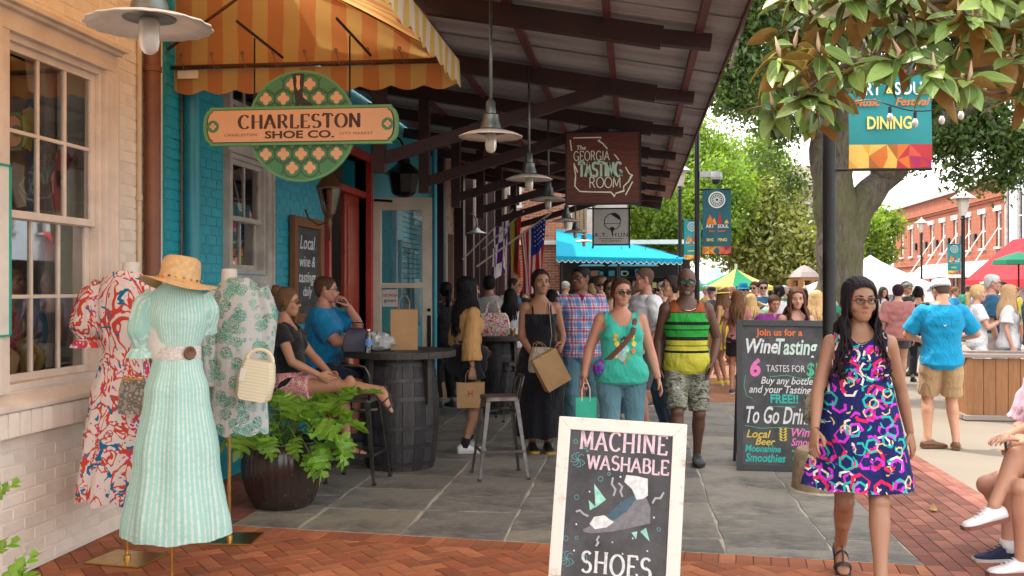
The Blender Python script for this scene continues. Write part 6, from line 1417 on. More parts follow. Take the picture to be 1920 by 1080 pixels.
def philo_leaf(root,tip_dir,base,pos,scale,k,roll=0.0):
 """pos: leaf base; tip_dir: where it points; petiole from base"""
 o = bpy.data.objects.new('leaf',PLM[k % 4]); COL.objects.link(o); o.parent = root; x = Vector(tip_dir).normalized(); zc = Vector((0,0,1)); y = zc.cross(x).normalized(); z = x.cross(y); M = Matrix((x,y,z)).transposed().to_4x4()
 o.matrix_local = Matrix.Translation(pos) @ M @ Matrix.Rotation(roll,4,'X') @ Matrix.Scale(scale,4)
 mb = MB(); b_ = Vector(base); m_ = b_.lerp(Vector(pos),.55) + Vector((0,0,.10)); limb(mb,[b_,m_,Vector(pos)],.007,.004,5); mb.build('leaf_stem',m_petiole,root,smooth=True)
def pot_plant():
 p = P(530,540,7.32); root = empty('potted_plant',(p.x,p.y,0),0,'lush lobed green plant in a big dark ribbed glazed pot','potted plant')
 prof = [(.18,0),(.21,.015),(.245,.08),(.285,.2),(.298,.30),(.292,.40),(.275,.455),(.285,.475),(.29,.485),(.275,.49),(.26,.47),(.255,.43),(0,.43)]
 mb = MB(); mb.lathe(prof,132,0,None,True,lambda a,z: 1 + (.011 * math.cos(33 * a) if .03 < z < .45 else 0)); b = NB('dark_glazed_ceramic'); n = b.noise(3,5).outputs['Fac']; c = b.mix(n,(.014,.010,.011),(.05,.028,.024)); c = b.mix(b.ramp(b.noise(28,5,.7).outputs['Fac'],[(.62,0.),(.72,.6)]),c,(.24,.17,.12)); put(mb,'pot',b.fin(c,.22,0,.6),root,smooth=True)
 mb = MB(); mb.lathe([(0,.435),(.256,.432)],24,0,None,False); put(mb,'soil',mat('potting_soil',(.03,.02,.015),.95),root)
 cam = Vector((0,0,CAM_H)); rnd = random.Random(12)
 def w2(px,py,d): return P(px,py,d) - Vector((p.x,p.y,0))
 L = [((655,770,7.3),(700,700,7.1),1.35),((690,745,7.2),(800,700,7.1),1.2),((560,790,7.1),(600,720,7.3),1.25),((520,800,7.2),(455,745,7.4),1.0),((470,810,7.1),(430,860,6.9),.9),((600,800,7.0),(690,800,6.9),1.2),((620,830,7.0),(660,890,6.9),1.0),((650,810,7.1),(745,850,7.0),1.05),((500,820,7.0),(520,880,6.8),.7),((560,820,6.95),(540,900,6.8),.6),
  ((640,770,7.5),(705,770,7.6),1.0),((540,770,7.5),(520,700,7.6),.9),((480,790,7.5),(420,770,7.7),.9),((590,775,7.3),(560,735,7.0),.8),((600,850,7.0),(620,880,6.9),.7),((455,800,7.3),(420,810,7.2),.9),((665,790,7.4),(730,790,7.5),1.1),((580,790,7.6),(640,720,7.8),1.0),((630,800,7.6),(700,860,7.7),.9),((690,820,7.1),(720,890,7.0),.8)]
 q_ = lambda t: ((540 + (t[0] - 540) * .68 if t[0] > 540 else t[0]),t[1],t[2])
 for i,(a,b_,sc) in enumerate(L):
  A = w2(*q_(a)); B_ = w2(*q_(b_)); sc *= .86; philo_leaf(root,B_ - A,(rnd.uniform(-.08,.08),rnd.uniform(-.08,.08),.44),A,sc,i,rnd.uniform(-.5,.5))
 for i in range(16):
  an = rnd.uniform(0,6.28); r_ = rnd.uniform(.12,.28); A = Vector((r_ * math.cos(an),r_ * math.sin(an) * .8,rnd.uniform(.52,.78))); philo_leaf(root,Vector((math.cos(an),math.sin(an),rnd.uniform(-.3,.5))),(0,0,.44),A,rnd.uniform(.5,.8),i,rnd.uniform(-.4,.4))
pot_plant()
def corner_plant():
 p = P(-60,540,4.1); root = empty('potted_plant',(p.x,p.y,0),0,'edge of a second leafy plant in the lower left corner','potted plant'); mb = MB(); mb.lathe([(.14,0),(.2,.2),(.19,.33),(.2,.35),(.17,.33),(0,.3)],24); put(mb,'pot',m_black,root,smooth='auto')
 for i,(a,b_,sc) in enumerate((((-10,1100,4.1),(95,1075,4.0),.7),((0,1110,4.0),(40,1030,4.0),.7),((-25,950,4.2),(22,868,4.2),.55),((-40,1060,4.2),(10,985,4.2),.6),((20,1120,3.9),(110,1085,3.9),.6))):
  A = P(*a) - Vector((p.x,p.y,0)); B_ = P(*b_) - Vector((p.x,p.y,0)); philo_leaf(root,B_ - A,(0,0,.3),A,sc,i,.5)
corner_plant()
# ================================================================== wooden planter at the right
def planter():
 c = G(1815,787); x0,y0 = c.x,c.y; w,dp,h = 1.5,.62,.80; root = empty('wooden_planter',(x0 + w / 2,y0 + dp / 2,0),0,'large stained wood slat planter box at the right behind the man in blue','planter'); n = 10
 for k in range(n): mb = MB(); ww = (w - .08) / n; mb.bbox((0,0,0),(ww - .006,h - .12,.02),.003,0,Matrix.Translation((-w / 2 + .04 + ww * (k + .5),-dp / 2 + .012,h / 2 + .0)) @ Matrix.Rotation(R(90),4,'X')); put(mb,'plank',m_planter,root)
 for k in range(4): mb = MB(); ww = (dp - .08) / 4; mb.box((-w / 2 + .012,-dp / 2 + .04 + ww * (k + .5),h / 2),(.02,ww - .006,h - .12)); put(mb,'plank',m_planter,root)
 for x in (-1,1):
  for y in (-1,1): mb = MB(); mb.box((x * (w / 2 - .02),y * (dp / 2 - .02),h / 2),(.07,.07,h - .1)); put(mb,'corner_post',m_planter,root)
 m_rim = mat('grey_planter_rim',(.30,.24,.21),.6)
 for (z,hh) in ((.03,.06),(h - .02,.045)):
  for (x,y,a,b) in ((0,-dp / 2 - .01,w + .1,.1),(0,dp / 2 + .01,w + .1,.1),(-w / 2 - .01,0,.098,dp - .08),(w / 2 + .01,0,.098,dp - .08)): mb = MB(); mb.box((x,y,z),(a,b,hh)); put(mb,'rim',m_rim,root,bevel=.006)
 mb = MB(); mb.box((0,0,h - .12),(w - .08,dp - .08,.02)); put(mb,'soil',mat('potting_soil',(.03,.02,.015),.95),root)
planter()
def string_lights():
 root = empty('string_lights',tuple(P(1690,200,7.2)),0,'drooping wire of clear bulbs crossing the dining banner','string lights'); o = P(1690,200,7.2); pts = [P(x,y,dd) - o for x,y,dd in ((1560,205,7.6),(1610,190,7.4),(1640,188,7.3),(1672,198,7.2),(1715,208,7.2),(1770,203,7.1),(1830,180,7.0),(1960,150,6.8))]
 mb = MB(); limb(mb,pts,.005,.005,6); put(mb,'wire',m_black,root)
 for (x,y) in ((1669,200),(1716,210),(1766,205),(1802,196)):
  c = P(x,y,7.2) - o; mb = MB(); mb.lathe([(.012,0),(.013,-.045),(.0,-.045)],10,0,Matrix.Translation(c)); put(mb,'socket',m_black,root); mb = MB(); mb.lathe([(.010,-.045),(.022,-.075),(.018,-.10),(0,-.112)],12,0,Matrix.Translation(c)); put(mb,'bulb',m_frosted,root,smooth=True)
string_lights()
# ================================================================== magnolia boughs in the foreground
def mag_leaf(L=.165,W_=.074):
 V = []; n = 6; top = [];
 for i in range(n + 1):
  t = i / n; x = L * t; w = W_ * (math.sin(math.pi * t ** .85) ** .8) / 2 if 0 < t < 1 else 0; z = -.22 * L * t * t
  V += [(x,-w,z + .25 * w),(x,0,z),(x,w,z + .25 * w)]
 f = [(3 * i + j,3 * i + 3 + j,3 * i + 4 + j,3 * i + 1 + j) for i in range(n) for j in range(2)]; m = len(V)
 V2 = [(x,y,z - .0015) for x,y,z in V]; f2 = [(a + m,d + m,c + m,b + m) for a,b,c,d in f]; return V + V2,f,f2
def magnolia():
 tr = Vector((4.4,4.6,0)); root = empty('magnolia_tree',tuple(tr),0,'magnolia with big glossy green and rusty backed leaves overhanging the top right corner','tree')
 V,f,f2 = mag_leaf(); me = bpy.data.meshes.new('leaf'); me.from_pydata(V,[],f + f2); me.materials.append(m_magleaf); me.materials.append(m_magback); me.polygons.foreach_set('material_index',[0] * len(f) + [1] * len(f2)); me.polygons.foreach_set('use_smooth',[True] * (len(f) * 2)); me.update()
 rnd = random.Random(21); tw = MB(); n_obj = 0; RV = []; RF = []; RM = []; buds = 0
 def leafat(pos,dirv,roll,sc,obj):
  nonlocal n_obj
  x = dirv.normalized(); y = Vector((0,0,1)).cross(x); y = y.normalized() if y.length > .05 else Vector((0,1,0)); z = x.cross(y); M = Matrix.Translation(pos) @ Matrix((x,y,z)).transposed().to_4x4() @ Matrix.Rotation(roll,4,'X') @ Matrix.Scale(sc,4)
  if obj and n_obj < 296:
   o = bpy.data.objects.new('leaf',me); COL.objects.link(o); o.parent = root; o.matrix_local = Matrix.Translation(-tr) @ M; n_obj += 1
  else:
   b0 = len(RV); RV.extend([tuple(M @ Vector(v) - tr) for v in V]); RF.extend([tuple(i + b0 for i in q) for q in f + f2]); RM.extend([0] * len(f) + [1] * len(f2))
 ros = []
 def lower(x):   # lower outline of the bough in the picture
  xs = [(1440,200),(1470,215),(1500,190),(1545,215),(1600,150),(1650,118),(1690,130),(1740,140),(1800,190),(1840,150),(1880,140),(1905,190),(1960,215)]
  for i in range(len(xs) - 1):
   if xs[i][0] <= x <= xs[i + 1][0]: t = (x - xs[i][0]) / (xs[i + 1][0] - xs[i][0]); return xs[i][1] * (1 - t) + xs[i + 1][1] * t
  return 150
 x = 1462
 while x < 1990:
  ly = lower(min(x,1955)) - 12; y = ly
  while y > -70:
   if not (x < 1490 and y < 60 and y > -60 and rnd.random() < .5): ros.append((x + rnd.uniform(-20,20),y + rnd.uniform(-12,12),rnd.uniform(4.1,5.3)))
   y -= rnd.uniform(36,50)
  x += rnd.uniform(33,46)
 ros.sort(key=lambda r: r[2])
 main = [[P(2150,60,4.7),P(1960,130,4.7),P(1800,120,4.7),P(1640,110,4.8),P(1500,150,4.7)],[P(2150,60,4.7),P(2000,0,4.6),P(1840,-10,4.6),P(1680,10,4.6),P(1530,10,4.8)],[P(2150,60,4.7),P(1990,180,4.6),P(1900,170,4.6),P(1830,140,4.7)]]
 for q in main: limb(tw,[v - tr for v in q],.035,.008,7)
 limb(tw,[Vector((0,0,0)),Vector((0,.05,1.2)),Vector((-.1,0,2.2)),P(2150,60,4.7) - tr],.13,.05,12)
 joints = [q[i].lerp(q[i + 1],t) for q in main for i in range(len(q) - 1) for t in (0,.33,.66)]
 for (x,y,d) in ros:
  c = P(x,y,d); j = min(joints,key=lambda v: (v - c).length); limb(tw,[j - tr,(j.lerp(c,.6) + Vector((0,0,-.03))) - tr,c - tr],.009,.005,5)
  k = rnd.randint(8,10); a0 = rnd.random() * 6.28; axis = (c - j).normalized() + Vector((0,-.3,.5))
  for i in range(k):
   a = a0 + i * 2.4; el = rnd.uniform(-1.1,.25); dv = Vector((math.cos(a) * math.cos(el),math.sin(a) * math.cos(el) - .55,math.sin(el) - .1)).normalized(); leafat(c + dv * .012 + Vector((0,0,rnd.uniform(-.03,.02))),dv,rnd.uniform(-1.1,1.1),rnd.uniform(.75,1.12),True)
  if rnd.random() < .5:
   mb = MB(); mb.tube([c - tr,c - tr + Vector((rnd.uniform(-.01,.01),0,.03)),c - tr + Vector((rnd.uniform(-.02,.02),0,.085))],[.006,.010,.002],7); mb.build('bud',mat('felted_bud',(.50,.34,.22),.8),root,smooth=True)
 for k in range(46):
  c = P(rnd.uniform(1500,2300),rnd.uniform(-420,-90),rnd.uniform(3.6,5.6)); a0 = rnd.random() * 6; j = min(joints,key=lambda v: (v - c).length); limb(tw,[j - tr,c - tr],.01,.005,5)
  for i in range(9): a = a0 + i * 2.4; el = rnd.uniform(-1.1,.3); dv = Vector((math.cos(a) * math.cos(el),math.sin(a) * math.cos(el),math.sin(el))); leafat(c,dv,rnd.uniform(-1,1),1.0,False)
 put(tw,'branch',m_twig,root,smooth=True)
 o = fastmesh('leaf_mass',RV,RF,[m_magleaf,m_magback],root,True,RM); o['kind'] = 'stuff'
 # the white flower
 c = P(1570,22,4.35) - tr
 m_pet = two_sided_cloth('magnolia_petal',lambda b: b.mix(b.noise(8).outputs['Fac'],(.85,.82,.74),(.78,.72,.62)),.3)
 for k in range(8):
  a = k * .785 + .3; out = k % 2; dv = Vector((math.cos(a),math.sin(a) * .9,.25 if out else .7)).normalized(); y = Vector((0,0,1)).cross(dv).normalized(); z = dv.cross(y); Vp = []
  for i in range(6):
   t = i / 5; w = .045 * math.sin(math.pi * (.12 + .8 * t))
   for s_ in (-1,0,1): Vp.append(tuple(c + dv * (.13 * t) + y * (w * s_) + z * (.035 * math.sin(math.pi * t) * -1 + .018 * abs(s_))))
  mb = MB(); mb.add(Vp,[(3 * i + j,3 * i + 3 + j,3 * i + 4 + j,3 * i + 1 + j) for i in range(5) for j in range(2)]); mb.build('petal',m_pet,root,smooth=True)
 mb = MB(); mb.ball(c + Vector((0,0,.03)),(.015,.015,.03),8,6); mb.build('flower_centre',ck_y,root)
magnolia()
def litter():
 rnd = random.Random(8)
 for k,(x,y) in enumerate(((1752,962),(1640,985),(1880,1028))):
  p = G(x,y); mb = MB(); V,f,f2 = mag_leaf(.13,.05); M = Matrix.Translation((0,0,.016)) @ Matrix.Rotation(rnd.random() * 6,4,'Z') @ Matrix.Rotation(R(180),4,'X'); mb.add(V,f + f2,0,M); o = mb.build('fallen_leaf',m_magback); o.location = (p.x,p.y,.0)
  tag(o,('dry brown leaf on the brick border nearest the white sneaker','dry brown leaf by the walking woman on the bricks','dry brown leaf near the lower right corner')[k],'fallen leaf')
litter()
# ================================================================== people: builder
def remesh(mb,vox,it=2,fac=.5):
 me = bpy.data.meshes.new('tmp'); me.from_pydata(mb.v,[],mb.f); me.update(); ob = bpy.data.objects.new('tmp',me)
 m = ob.modifiers.new('r','REMESH'); m.mode = 'VOXEL'; m.voxel_size = vox
 if it: s_ = ob.modifiers.new('s','SMOOTH'); s_.iterations = it; s_.factor = fac
 ev = tmp_eval(ob); em = ev.to_mesh(); n = len(em.vertices); V = np.empty(n * 3,np.float32); em.vertices.foreach_get('co',V); Q = np.empty(len(em.loops),np.int32); em.loops.foreach_get('vertex_index',Q)
 ev.to_mesh_clear(); tmp_drop(ob); bpy.data.meshes.remove(me); return V.reshape(-1,3),Q.reshape(-1,4)
def xf(V,M):
 A = np.array(M); return V @ A[:3,:3].T + A[:3,3]
def join(parts):
 Vs,Qs,b = [],[],0
 for V,Q in parts: Vs.append(V); Qs.append(Q + b); b += len(V)
 return np.concatenate(Vs),np.concatenate(Qs)
def subset(V,Q,keep):
 Q = Q[keep]; used = np.unique(Q); mp = np.zeros(len(V),np.int64); mp[used] = np.arange(len(used)); return V[used],mp[Q]
def ring_e(c,rx,ry,n=18,sq=1.0):
 out = []
 for k in range(n):
  a = 2 * math.pi * k / n; ca,sa = math.cos(a),math.sin(a); out.append((c[0] + rx * math.copysign(abs(ca) ** sq,ca),c[1] + ry * math.copysign(abs(sa) ** sq,sa),c[2]))
 return out
def build_head(sex):
 mb = MB(); f = sex == 'f'; j = .92 if f else 1.06
 secs = [(-.002,-.048,.020,.018),(.008,-.040,.036 * j,.038),(.028,-.026,.051 * j,.062),(.05,-.014,.059 * j,.076),(.08,-.004,.067,.086),(.11,.002,.072,.091),(.14,.006,.0745,.094),(.17,.009,.073,.091),(.195,.011,.063,.079),(.213,.012,.046,.058),(.225,.012,.022,.028)]
 mb.rings([ring_e((0,cy,z),rx,ry,24,.92) for z,cy,rx,ry in secs])
 mb.tube([(0,-.086,.124),(0,-.094,.105),(0,-.104,.088),(0,-.098,.080)],[.0075,.0095,.0135,.010],10)
 for s_ in (-1,1):
  mb.ball((s_ * .011,-.094,.083),(.0085,.010,.0075),8,6); mb.ball((s_ * .030,-.081,.136),(.026,.013,.008 if f else .010),10,6); mb.ball((s_ * .040,-.058,.086),(.026,.022,.030),12,8)
  mb.ball((s_ * .0745,.010,.105),(.008,.018,.030),8,8)
 mb.ball((0,-.082,.063),(.025,.011,.007),12,6); mb.ball((0,-.080,.052),(.021,.011,.007),12,6); mb.ball((0,-.068,.018),(.021,.018,.016),10,6)
 V,Q = remesh(mb,.0048,5,.5)
 for s_ in (-1,1):
  d2 = ((V[:,0] - s_ * .031) / .017) ** 2 + ((V[:,2] - .117) / .010) ** 2; w = np.exp(-d2) * (V[:,1] < -.03); V[:,1] += w * .010
 return V,Q
HEAD = {'f': build_head('f'),'m': build_head('m')}
def build_hand(curl):
 mb = MB(); mb.rings([[(x,cy + w * math.cos(a),t * math.sin(a)) for a in [2 * math.pi * k / 14 for k in range(14)]] for x,cy,w,t in ((-.03,0,.023,.019),(.0,0,.026,.018),(.03,.002,.038,.017),(.065,0,.043,.015),(.088,-.001,.040,.012),(.096,-.001,.034,.008))])
 for i,(y,L) in enumerate(((.031,.068),(.0105,.078),(-.0105,.074),(-.031,.058))):
  p = Vector((.082,y,0)); an = curl * .25 + .05 * i * curl; pts = [p]; r_ = [.0095]
  for k,fl in enumerate((.45,.31,.24)):
   p = p + Vector((math.cos(an),y * 1.2 * (1 - curl * .8),-math.sin(an))) * (L * fl); pts.append(p.copy()); r_.append((.0088,.0078,.0062)[k]); an += curl * 1.05
  mb.tube(pts,r_,8); mb.ball(pts[-1],.0062,8,6)
 pts = [Vector((.012,.022,-.004)),Vector((.045,.050,-.012 - .01 * curl)),Vector((.072,.058 - .02 * curl,-.02 - .018 * curl)),Vector((.094,.056 - .035 * curl,-.026 - .03 * curl))]
 mb.tube(pts,[.014,.012,.0098,.0075],8); mb.ball(pts[-1],.0075,8,6)
 return remesh(mb,.0042,2,.4)
HAND = {'open': build_hand(.32),'grip': build_hand(1.25)}
TOR = {'f': [(-.11,.085,.07,.0),(-.06,.160,.112,.012),(.01,.176,.120,.012),(.08,.162,.108,.004),(.16,.130,.092,0),(.25,.138,.098,0),(.35,.150,.106,0),(.43,.150,.096,.002),(.49,.132,.078,.006),(.535,.082,.060,.012),(.57,.054,.052,.015)],
 'm': [(-.11,.085,.07,0),(-.06,.155,.108,.005),(.01,.162,.112,0),(.08,.156,.108,0),(.16,.150,.106,0),(.25,.158,.110,0),(.35,.174,.118,0),(.43,.178,.110,.002),(.49,.158,.090,.006),(.535,.098,.070,.012),(.57,.062,.058,.015)]}
def ik(a,b,l1,l2,pole):
 d = b - a; L = min(d.length,l1 + l2 - .002); L = max(L,abs(l1 - l2) + .01); dn = d.normalized(); b2 = a + dn * L; t = (l1 * l1 - l2 * l2 + L * L) / (2 * L); h = math.sqrt(max(0,l1 * l1 - t * t)); p = Vector(pole); p = p - dn * p.dot(dn)
 p = p.normalized() if p.length > 1e-4 else Vector((0,1,0)); return a + dn * t + p * h,b2
class Person:
 def __init__(s,name,label,px,d,rz,H=1.7,sex='f',fat=0.0,skin=(.45,.25,.16),vox=.012,hipz=None,lean=0,side=0,twist=0,head=(0,0),hands=None,feet=None,poles=None,group=None,footyaw=(0,0),curl=('open','open'),cat='person',bust=1.0,pos=None,footpitch=(0,0),leanpos=(0,0),palm=None):
  s.k = H / 1.75; k = s.k; s.sex = sex; s.fat = fat; s.vox = vox; p = P(px,540,d) if pos is None else pos; s.d = d
  s.root = empty(name,(p.x,p.y,0),R(rz) + YAW,label,cat,group); s.skin = skinmat(skin); s.skincol = skin
  s.hip = Vector((leanpos[0],leanpos[1],hipz if hipz is not None else .905 * k)); s.T = Matrix.Translation(s.hip) @ Matrix.Rotation(R(twist),4,'Z') @ Matrix.Rotation(R(lean),4,'X') @ Matrix.Rotation(R(side),4,'Y') @ Matrix.Scale(k,4)
  sw = .152 if sex == 'f' else .172; sw *= (1 + fat * .45); s.sw = sw
  s.sh = [s.T @ Vector((q * sw,.004,.468)) for q in (-1,1)]; s.hj = [s.T @ Vector((q * (.088 + fat * .06),0,-.01)) for q in (-1,1)]
  hands = hands or [(-.24 * (1 + fat * .6),-.05,.86),(.24 * (1 + fat * .6),-.05,.86)]; feet = feet or [(-.10,.0,.085),(.10,-.02,.085)]; poles = poles or [((-.5,1,-.2),(.5,1,-.2)),((-.1,-1,0),(.1,-1,0))]
  s.wr = []; s.el = []; s.kn = []; s.an = []
  for i in (0,1):
   e,w = ik(s.sh[i],Vector(hands[i]) * k,.285 * k,.25 * k,poles[0][i]); s.el.append(e); s.wr.append(w); q,a = ik(s.hj[i],Vector(feet[i]) * k,.425 * k,.415 * k,poles[1][i]); s.kn.append(q); s.an.append(a)
  s.fy = footyaw; s.fp = footpitch; s.curl = curl; s.palm = palm or ((1,0,0),(-1,0,0))
  s.HM = Matrix.Translation(s.T @ Vector((0,-.012,.592))) @ Matrix.Rotation(R(head[0]),4,'Z') @ Matrix.Rotation(R(head[1]),4,'X') @ Matrix.Scale(k,4)
  s.bust = bust; s.body()
 def secs(s,infl=0,z0=-1,z1=1,drop=0):
  out = []; S = TOR[s.sex]; zs = sorted({z for z,*_ in S if z0 <= z <= z1} | {max(z0,S[0][0]),min(z1,S[-1][0])})
  for z in zs:
   a = max([q for q in S if q[0] <= z + 1e-6],key=lambda q: q[0]); b = min([q for q in S if q[0] >= z - 1e-6],key=lambda q: q[0]); t = 0 if a is b or b[0] == a[0] else (z - a[0]) / (b[0] - a[0])
   rx,ry,cy = (a[i] + (b[i] - a[i]) * t for i in (1,2,3)); bl = s.fat * max(0,1 - abs(z - .12) / .34); rx *= 1 + s.fat * .8 * (1 if z < .5 else .3); ry *= 1 + s.fat * .9 * (1 if z < .46 else .3); cy -= bl * .22
   out.append((z,rx + infl,ry + infl,cy))
  return out
 def torso(s,mb,infl=0,z0=-1,z1=1):
  mb.rings([[s.T @ Vector(p) for p in ring_e((0,cy,z),rx,ry,22,.88)] for z,rx,ry,cy in s.secs(infl,z0,z1)])
  if s.sex == 'f' and z1 > .4:
   for q in (-1,1): mb.ball(s.T @ Vector((q * .068 * (1 + s.fat * .5),-.072 - s.fat * .09,.345)),[(.064 + infl) * s.k * (1 + s.fat) * s.bust,(.052 + infl) * s.k * (1 + s.fat * 1.2) * s.bust,(.060 + infl) * s.k * (1 + s.fat)],14,10)
 def armr(s,t):
  f = 1 + s.fat * .9; m = 1.18 if s.sex == 'm' else 1.0; x = [0,.35,.8,1,1.3,1.7,2]; y = [.050,.043,.037,.035,.0355,.028,.0235]; return float(np.interp(t,x,y)) * s.k * f * m
 def legr(s,t):
  f = 1 + s.fat * .75; x = [0,.3,.8,1,1.3,1.7,2]; y = [.088,.082,.060,.053,.056,.039,.034]; return float(np.interp(t,x,y)) * s.k * f
 def armp(s,i,t):
  return s.sh[i].lerp(s.el[i],t) if t <= 1 else s.el[i].lerp(s.wr[i],t - 1)
 def legp(s,i,t):
  return s.hj[i].lerp(s.kn[i],t) if t <= 1 else s.kn[i].lerp(s.an[i],t - 1)
 def limbtube(s,mb,fp,fr,i,t0,t1,infl=0,flare=0,n=14,ball0=True):
  ts = [t0] + [t for t in (.15,.3,.45,.6,.75,.9,1.0,1.15,1.3,1.5,1.7,1.85) if t0 < t < t1] + [t1]; mb.tube([fp(i,t) for t in ts],[fr(t) + infl + flare * (t - t0) / max(t1 - t0,.01) for t in ts],n)
  if ball0: mb.ball(fp(i,t0),fr(t0) + infl,14,9)
  if t0 < 1 < t1: mb.ball(fp(i,1),fr(1) + infl,12,8)
 def footM(s,i):
  return Matrix.Translation(s.an[i]) @ Matrix.Rotation(R(s.fy[i]),4,'Z') @ Matrix.Rotation(R(s.fp[i]),4,'X') @ Matrix.Scale(s.k,4)
 def body(s):
  mb = MB(); s.torso(mb); k = s.k
  for i in (0,1):
   s.limbtube(mb,s.armp,s.armr,i,0,2); s.limbtube(mb,s.legp,s.legr,i,0,2); mb.ball(s.T @ Vector(((-1,1)[i] * s.sw * .93,.004,.462)),.058 * k * (1 + s.fat * .5),14,10)
   mb.ball(s.kn[i] + Vector((0,-.008 * k,0)),.058 * k * (1 + s.fat * .6),12,8); c = s.legp(i,1.3); back = Vector((0,.012 * k,0)); mb.ball(c + back,[.05 * k * (1 + s.fat * .6),.054 * k * (1 + s.fat * .6),.10 * k],12,9)
   M = s.footM(i); mb.rings([[M @ Vector(p) for p in [(x * w,y,z0 + (z1_ - z0) * t) for x,t in ((-.8,0),(.8,0),(1,.4),(.7,.9),(0,1),(-.7,.9),(-1,.4))]] for y,w,z0,z1_ in ((.055,.022,-.078,-.03),(.035,.031,-.082,.01),(-.02,.033,-.083,.012),(-.07,.038,-.083,-.022),(-.12,.044,-.083,-.048),(-.155,.038,-.083,-.06),(-.175,.022,-.082,-.066))])
  mb.tube([s.T @ Vector((0,.020,.50)),s.T @ Vector((0,.016,.56)),s.HM @ Vector((0,.022,.03)),s.HM @ Vector((0,.02,.07))],[.060 * k * (1.12 if s.sex == 'm' else .95),.054 * k * (1.12 if s.sex == 'm' else .92),.051 * k * (1.12 if s.sex == 'm' else .92),.05 * k],16)
  V,Q = remesh(mb,s.vox,3,.5); parts = [(V,Q)]; hv,hq = HEAD[s.sex]; parts.append((xf(hv,s.HM),hq))
  s.HMs = []
  for i in (0,1):
   x = (s.wr[i] - s.el[i]).normalized(); pn = Vector(s.palm[i]); zc = -(pn - x * pn.dot(x)).normalized(); y = zc.cross(x)
   M = Matrix.Translation(s.wr[i]) @ Matrix((x,y,zc)).transposed().to_4x4() @ Matrix.Scale(k * (1.06 if s.sex == 'm' else .96),4); hv,hq = HAND[s.curl[i]]
   thumb_fwd = y.dot(Vector((0,-1,0)));
   if thumb_fwd < 0: hv = hv * np.array((1,-1,1)); hq = hq[:,::-1]
   parts.append((xf(hv,M),hq)); s.HMs.append(M)
  V,Q = join(parts); o = fastmesh('body',V,Q,s.skin,s.root)
 # ---- clothes
 def ripple(s,V,A,seed=0,freq=1.0):
  if A <= 0: return V
  c = np.array(s.T.translation); rs = np.random.RandomState(seed + 5); ph = rs.rand(6) * 6; n = V - c; n[:,2] = 0; L = np.linalg.norm(n,axis=1)[:,None]; n = n / np.maximum(L,.02); x,y,z = V[:,0],V[:,1],V[:,2]; f = freq
  w = np.sin(38 * f * z + 24 * f * x + ph[0]) * np.sin(11 * f * x - 7 * f * y + ph[1]) + .7 * np.sin(27 * f * z - 33 * f * x + 10 * y + ph[2]) * np.sin(9 * z + 14 * y + ph[3]) + .5 * np.sin(61 * f * z + 45 * f * y + ph[4])
  return V + n * (w * A)[:,None]
 def top(s,m,name='shirt',sleeve=.6,z0=-.06,neck='crew',loose=.014,arm_loose=.012,flare=.02,A=.004,hemflare=0,scoop=.44,vox=None):
  mb = MB(); S = s.secs(loose,z0,.57)
  mb.rings([[s.T @ Vector(p) for p in ring_e((0,cy,z),rx + hemflare * max(0,(.2 - z) / .3),ry + hemflare * max(0,(.2 - z) / .3),24,.86)] for z,rx,ry,cy in S])
  if s.sex == 'f':
   for q in (-1,1): mb.ball(s.T @ Vector((q * .066 * (1 + s.fat * .5),-.070 - s.fat * .09,.345)),[(.066 + loose) * s.k * (1 + s.fat) * s.bust,(.050 + loose) * s.k * (1 + s.fat * 1.2) * s.bust,(.064 + loose) * s.k * (1 + s.fat)],14,10)
  for i in (0,1): mb.ball(s.T @ Vector(((-1,1)[i] * s.sw * .93,.004,.462)),((.058 + loose * .6) if sleeve > 0 else (.058 + min(loose,.012))) * s.k * (1 + s.fat * .5),14,10)
  if sleeve > 0:
   for i in (0,1):
    s.limbtube(mb,s.armp,s.armr,i,0,sleeve,arm_loose * s.k,flare)
  V,Q = remesh(mb,vox or max(s.vox * .9,.008),2,.5); Ti = s.T.inverted(); L = xf(V,Ti); V = s.ripple(V,A,int(s.d * 10)); F = L[Q].mean(1); x,y,z = np.abs(F[:,0]),F[:,1],F[:,2]; keep = np.ones(len(Q),bool)
  AH = (.122 if s.sex == 'f' else .142) + s.fat * .10
  keep &= ~((z > .548) & (x < .12))
  if neck in ('scoop','v','tank','strap'):
   if neck == 'v': keep &= ~((y < .02) & (z > .48 + x * 1.9) & (x < .06))
   else: keep &= ~((y < .0) & (z > scoop + (x / .085) ** 2.5 * .07) & (x < .10)); keep &= ~((y >= .0) & (z > .50 + (x / .09) ** 3 * .03) & (x < .10))
  if neck == 'tank': keep &= ~((x > AH) & (z > .40)) & ~((x > AH + np.maximum(0,.40 - z) * .9) & (z > .33))
  if neck == 'strap': keep &= ~((z > scoop) & ~((x > .080) & (x < .096)))
  if neck == 'sleeveless': keep &= ~((x > .138 + s.fat * .1) & (z > .38)); keep &= ~((y < .0) & (z > scoop + (x / .085) ** 2.5 * .07) & (x < .10))
  V,Q = subset(V,Q,keep); return fastmesh(name,V,Q,m,s.root)
 def pants(s,m,name='shorts',length=.85,loose=.014,flare=.02,z1=.10,A=.004,tloose=.012):
  mb = MB(); s.torso(mb,loose,-1,z1)
  for i in (0,1): s.limbtube(mb,s.legp,s.legr,i,0.0,length,loose * s.k,flare)
  V,Q = remesh(mb,max(s.vox * .9,.009),2,.5); V = s.ripple(V,A,3,.8); return fastmesh(name,V,Q,m,s.root)
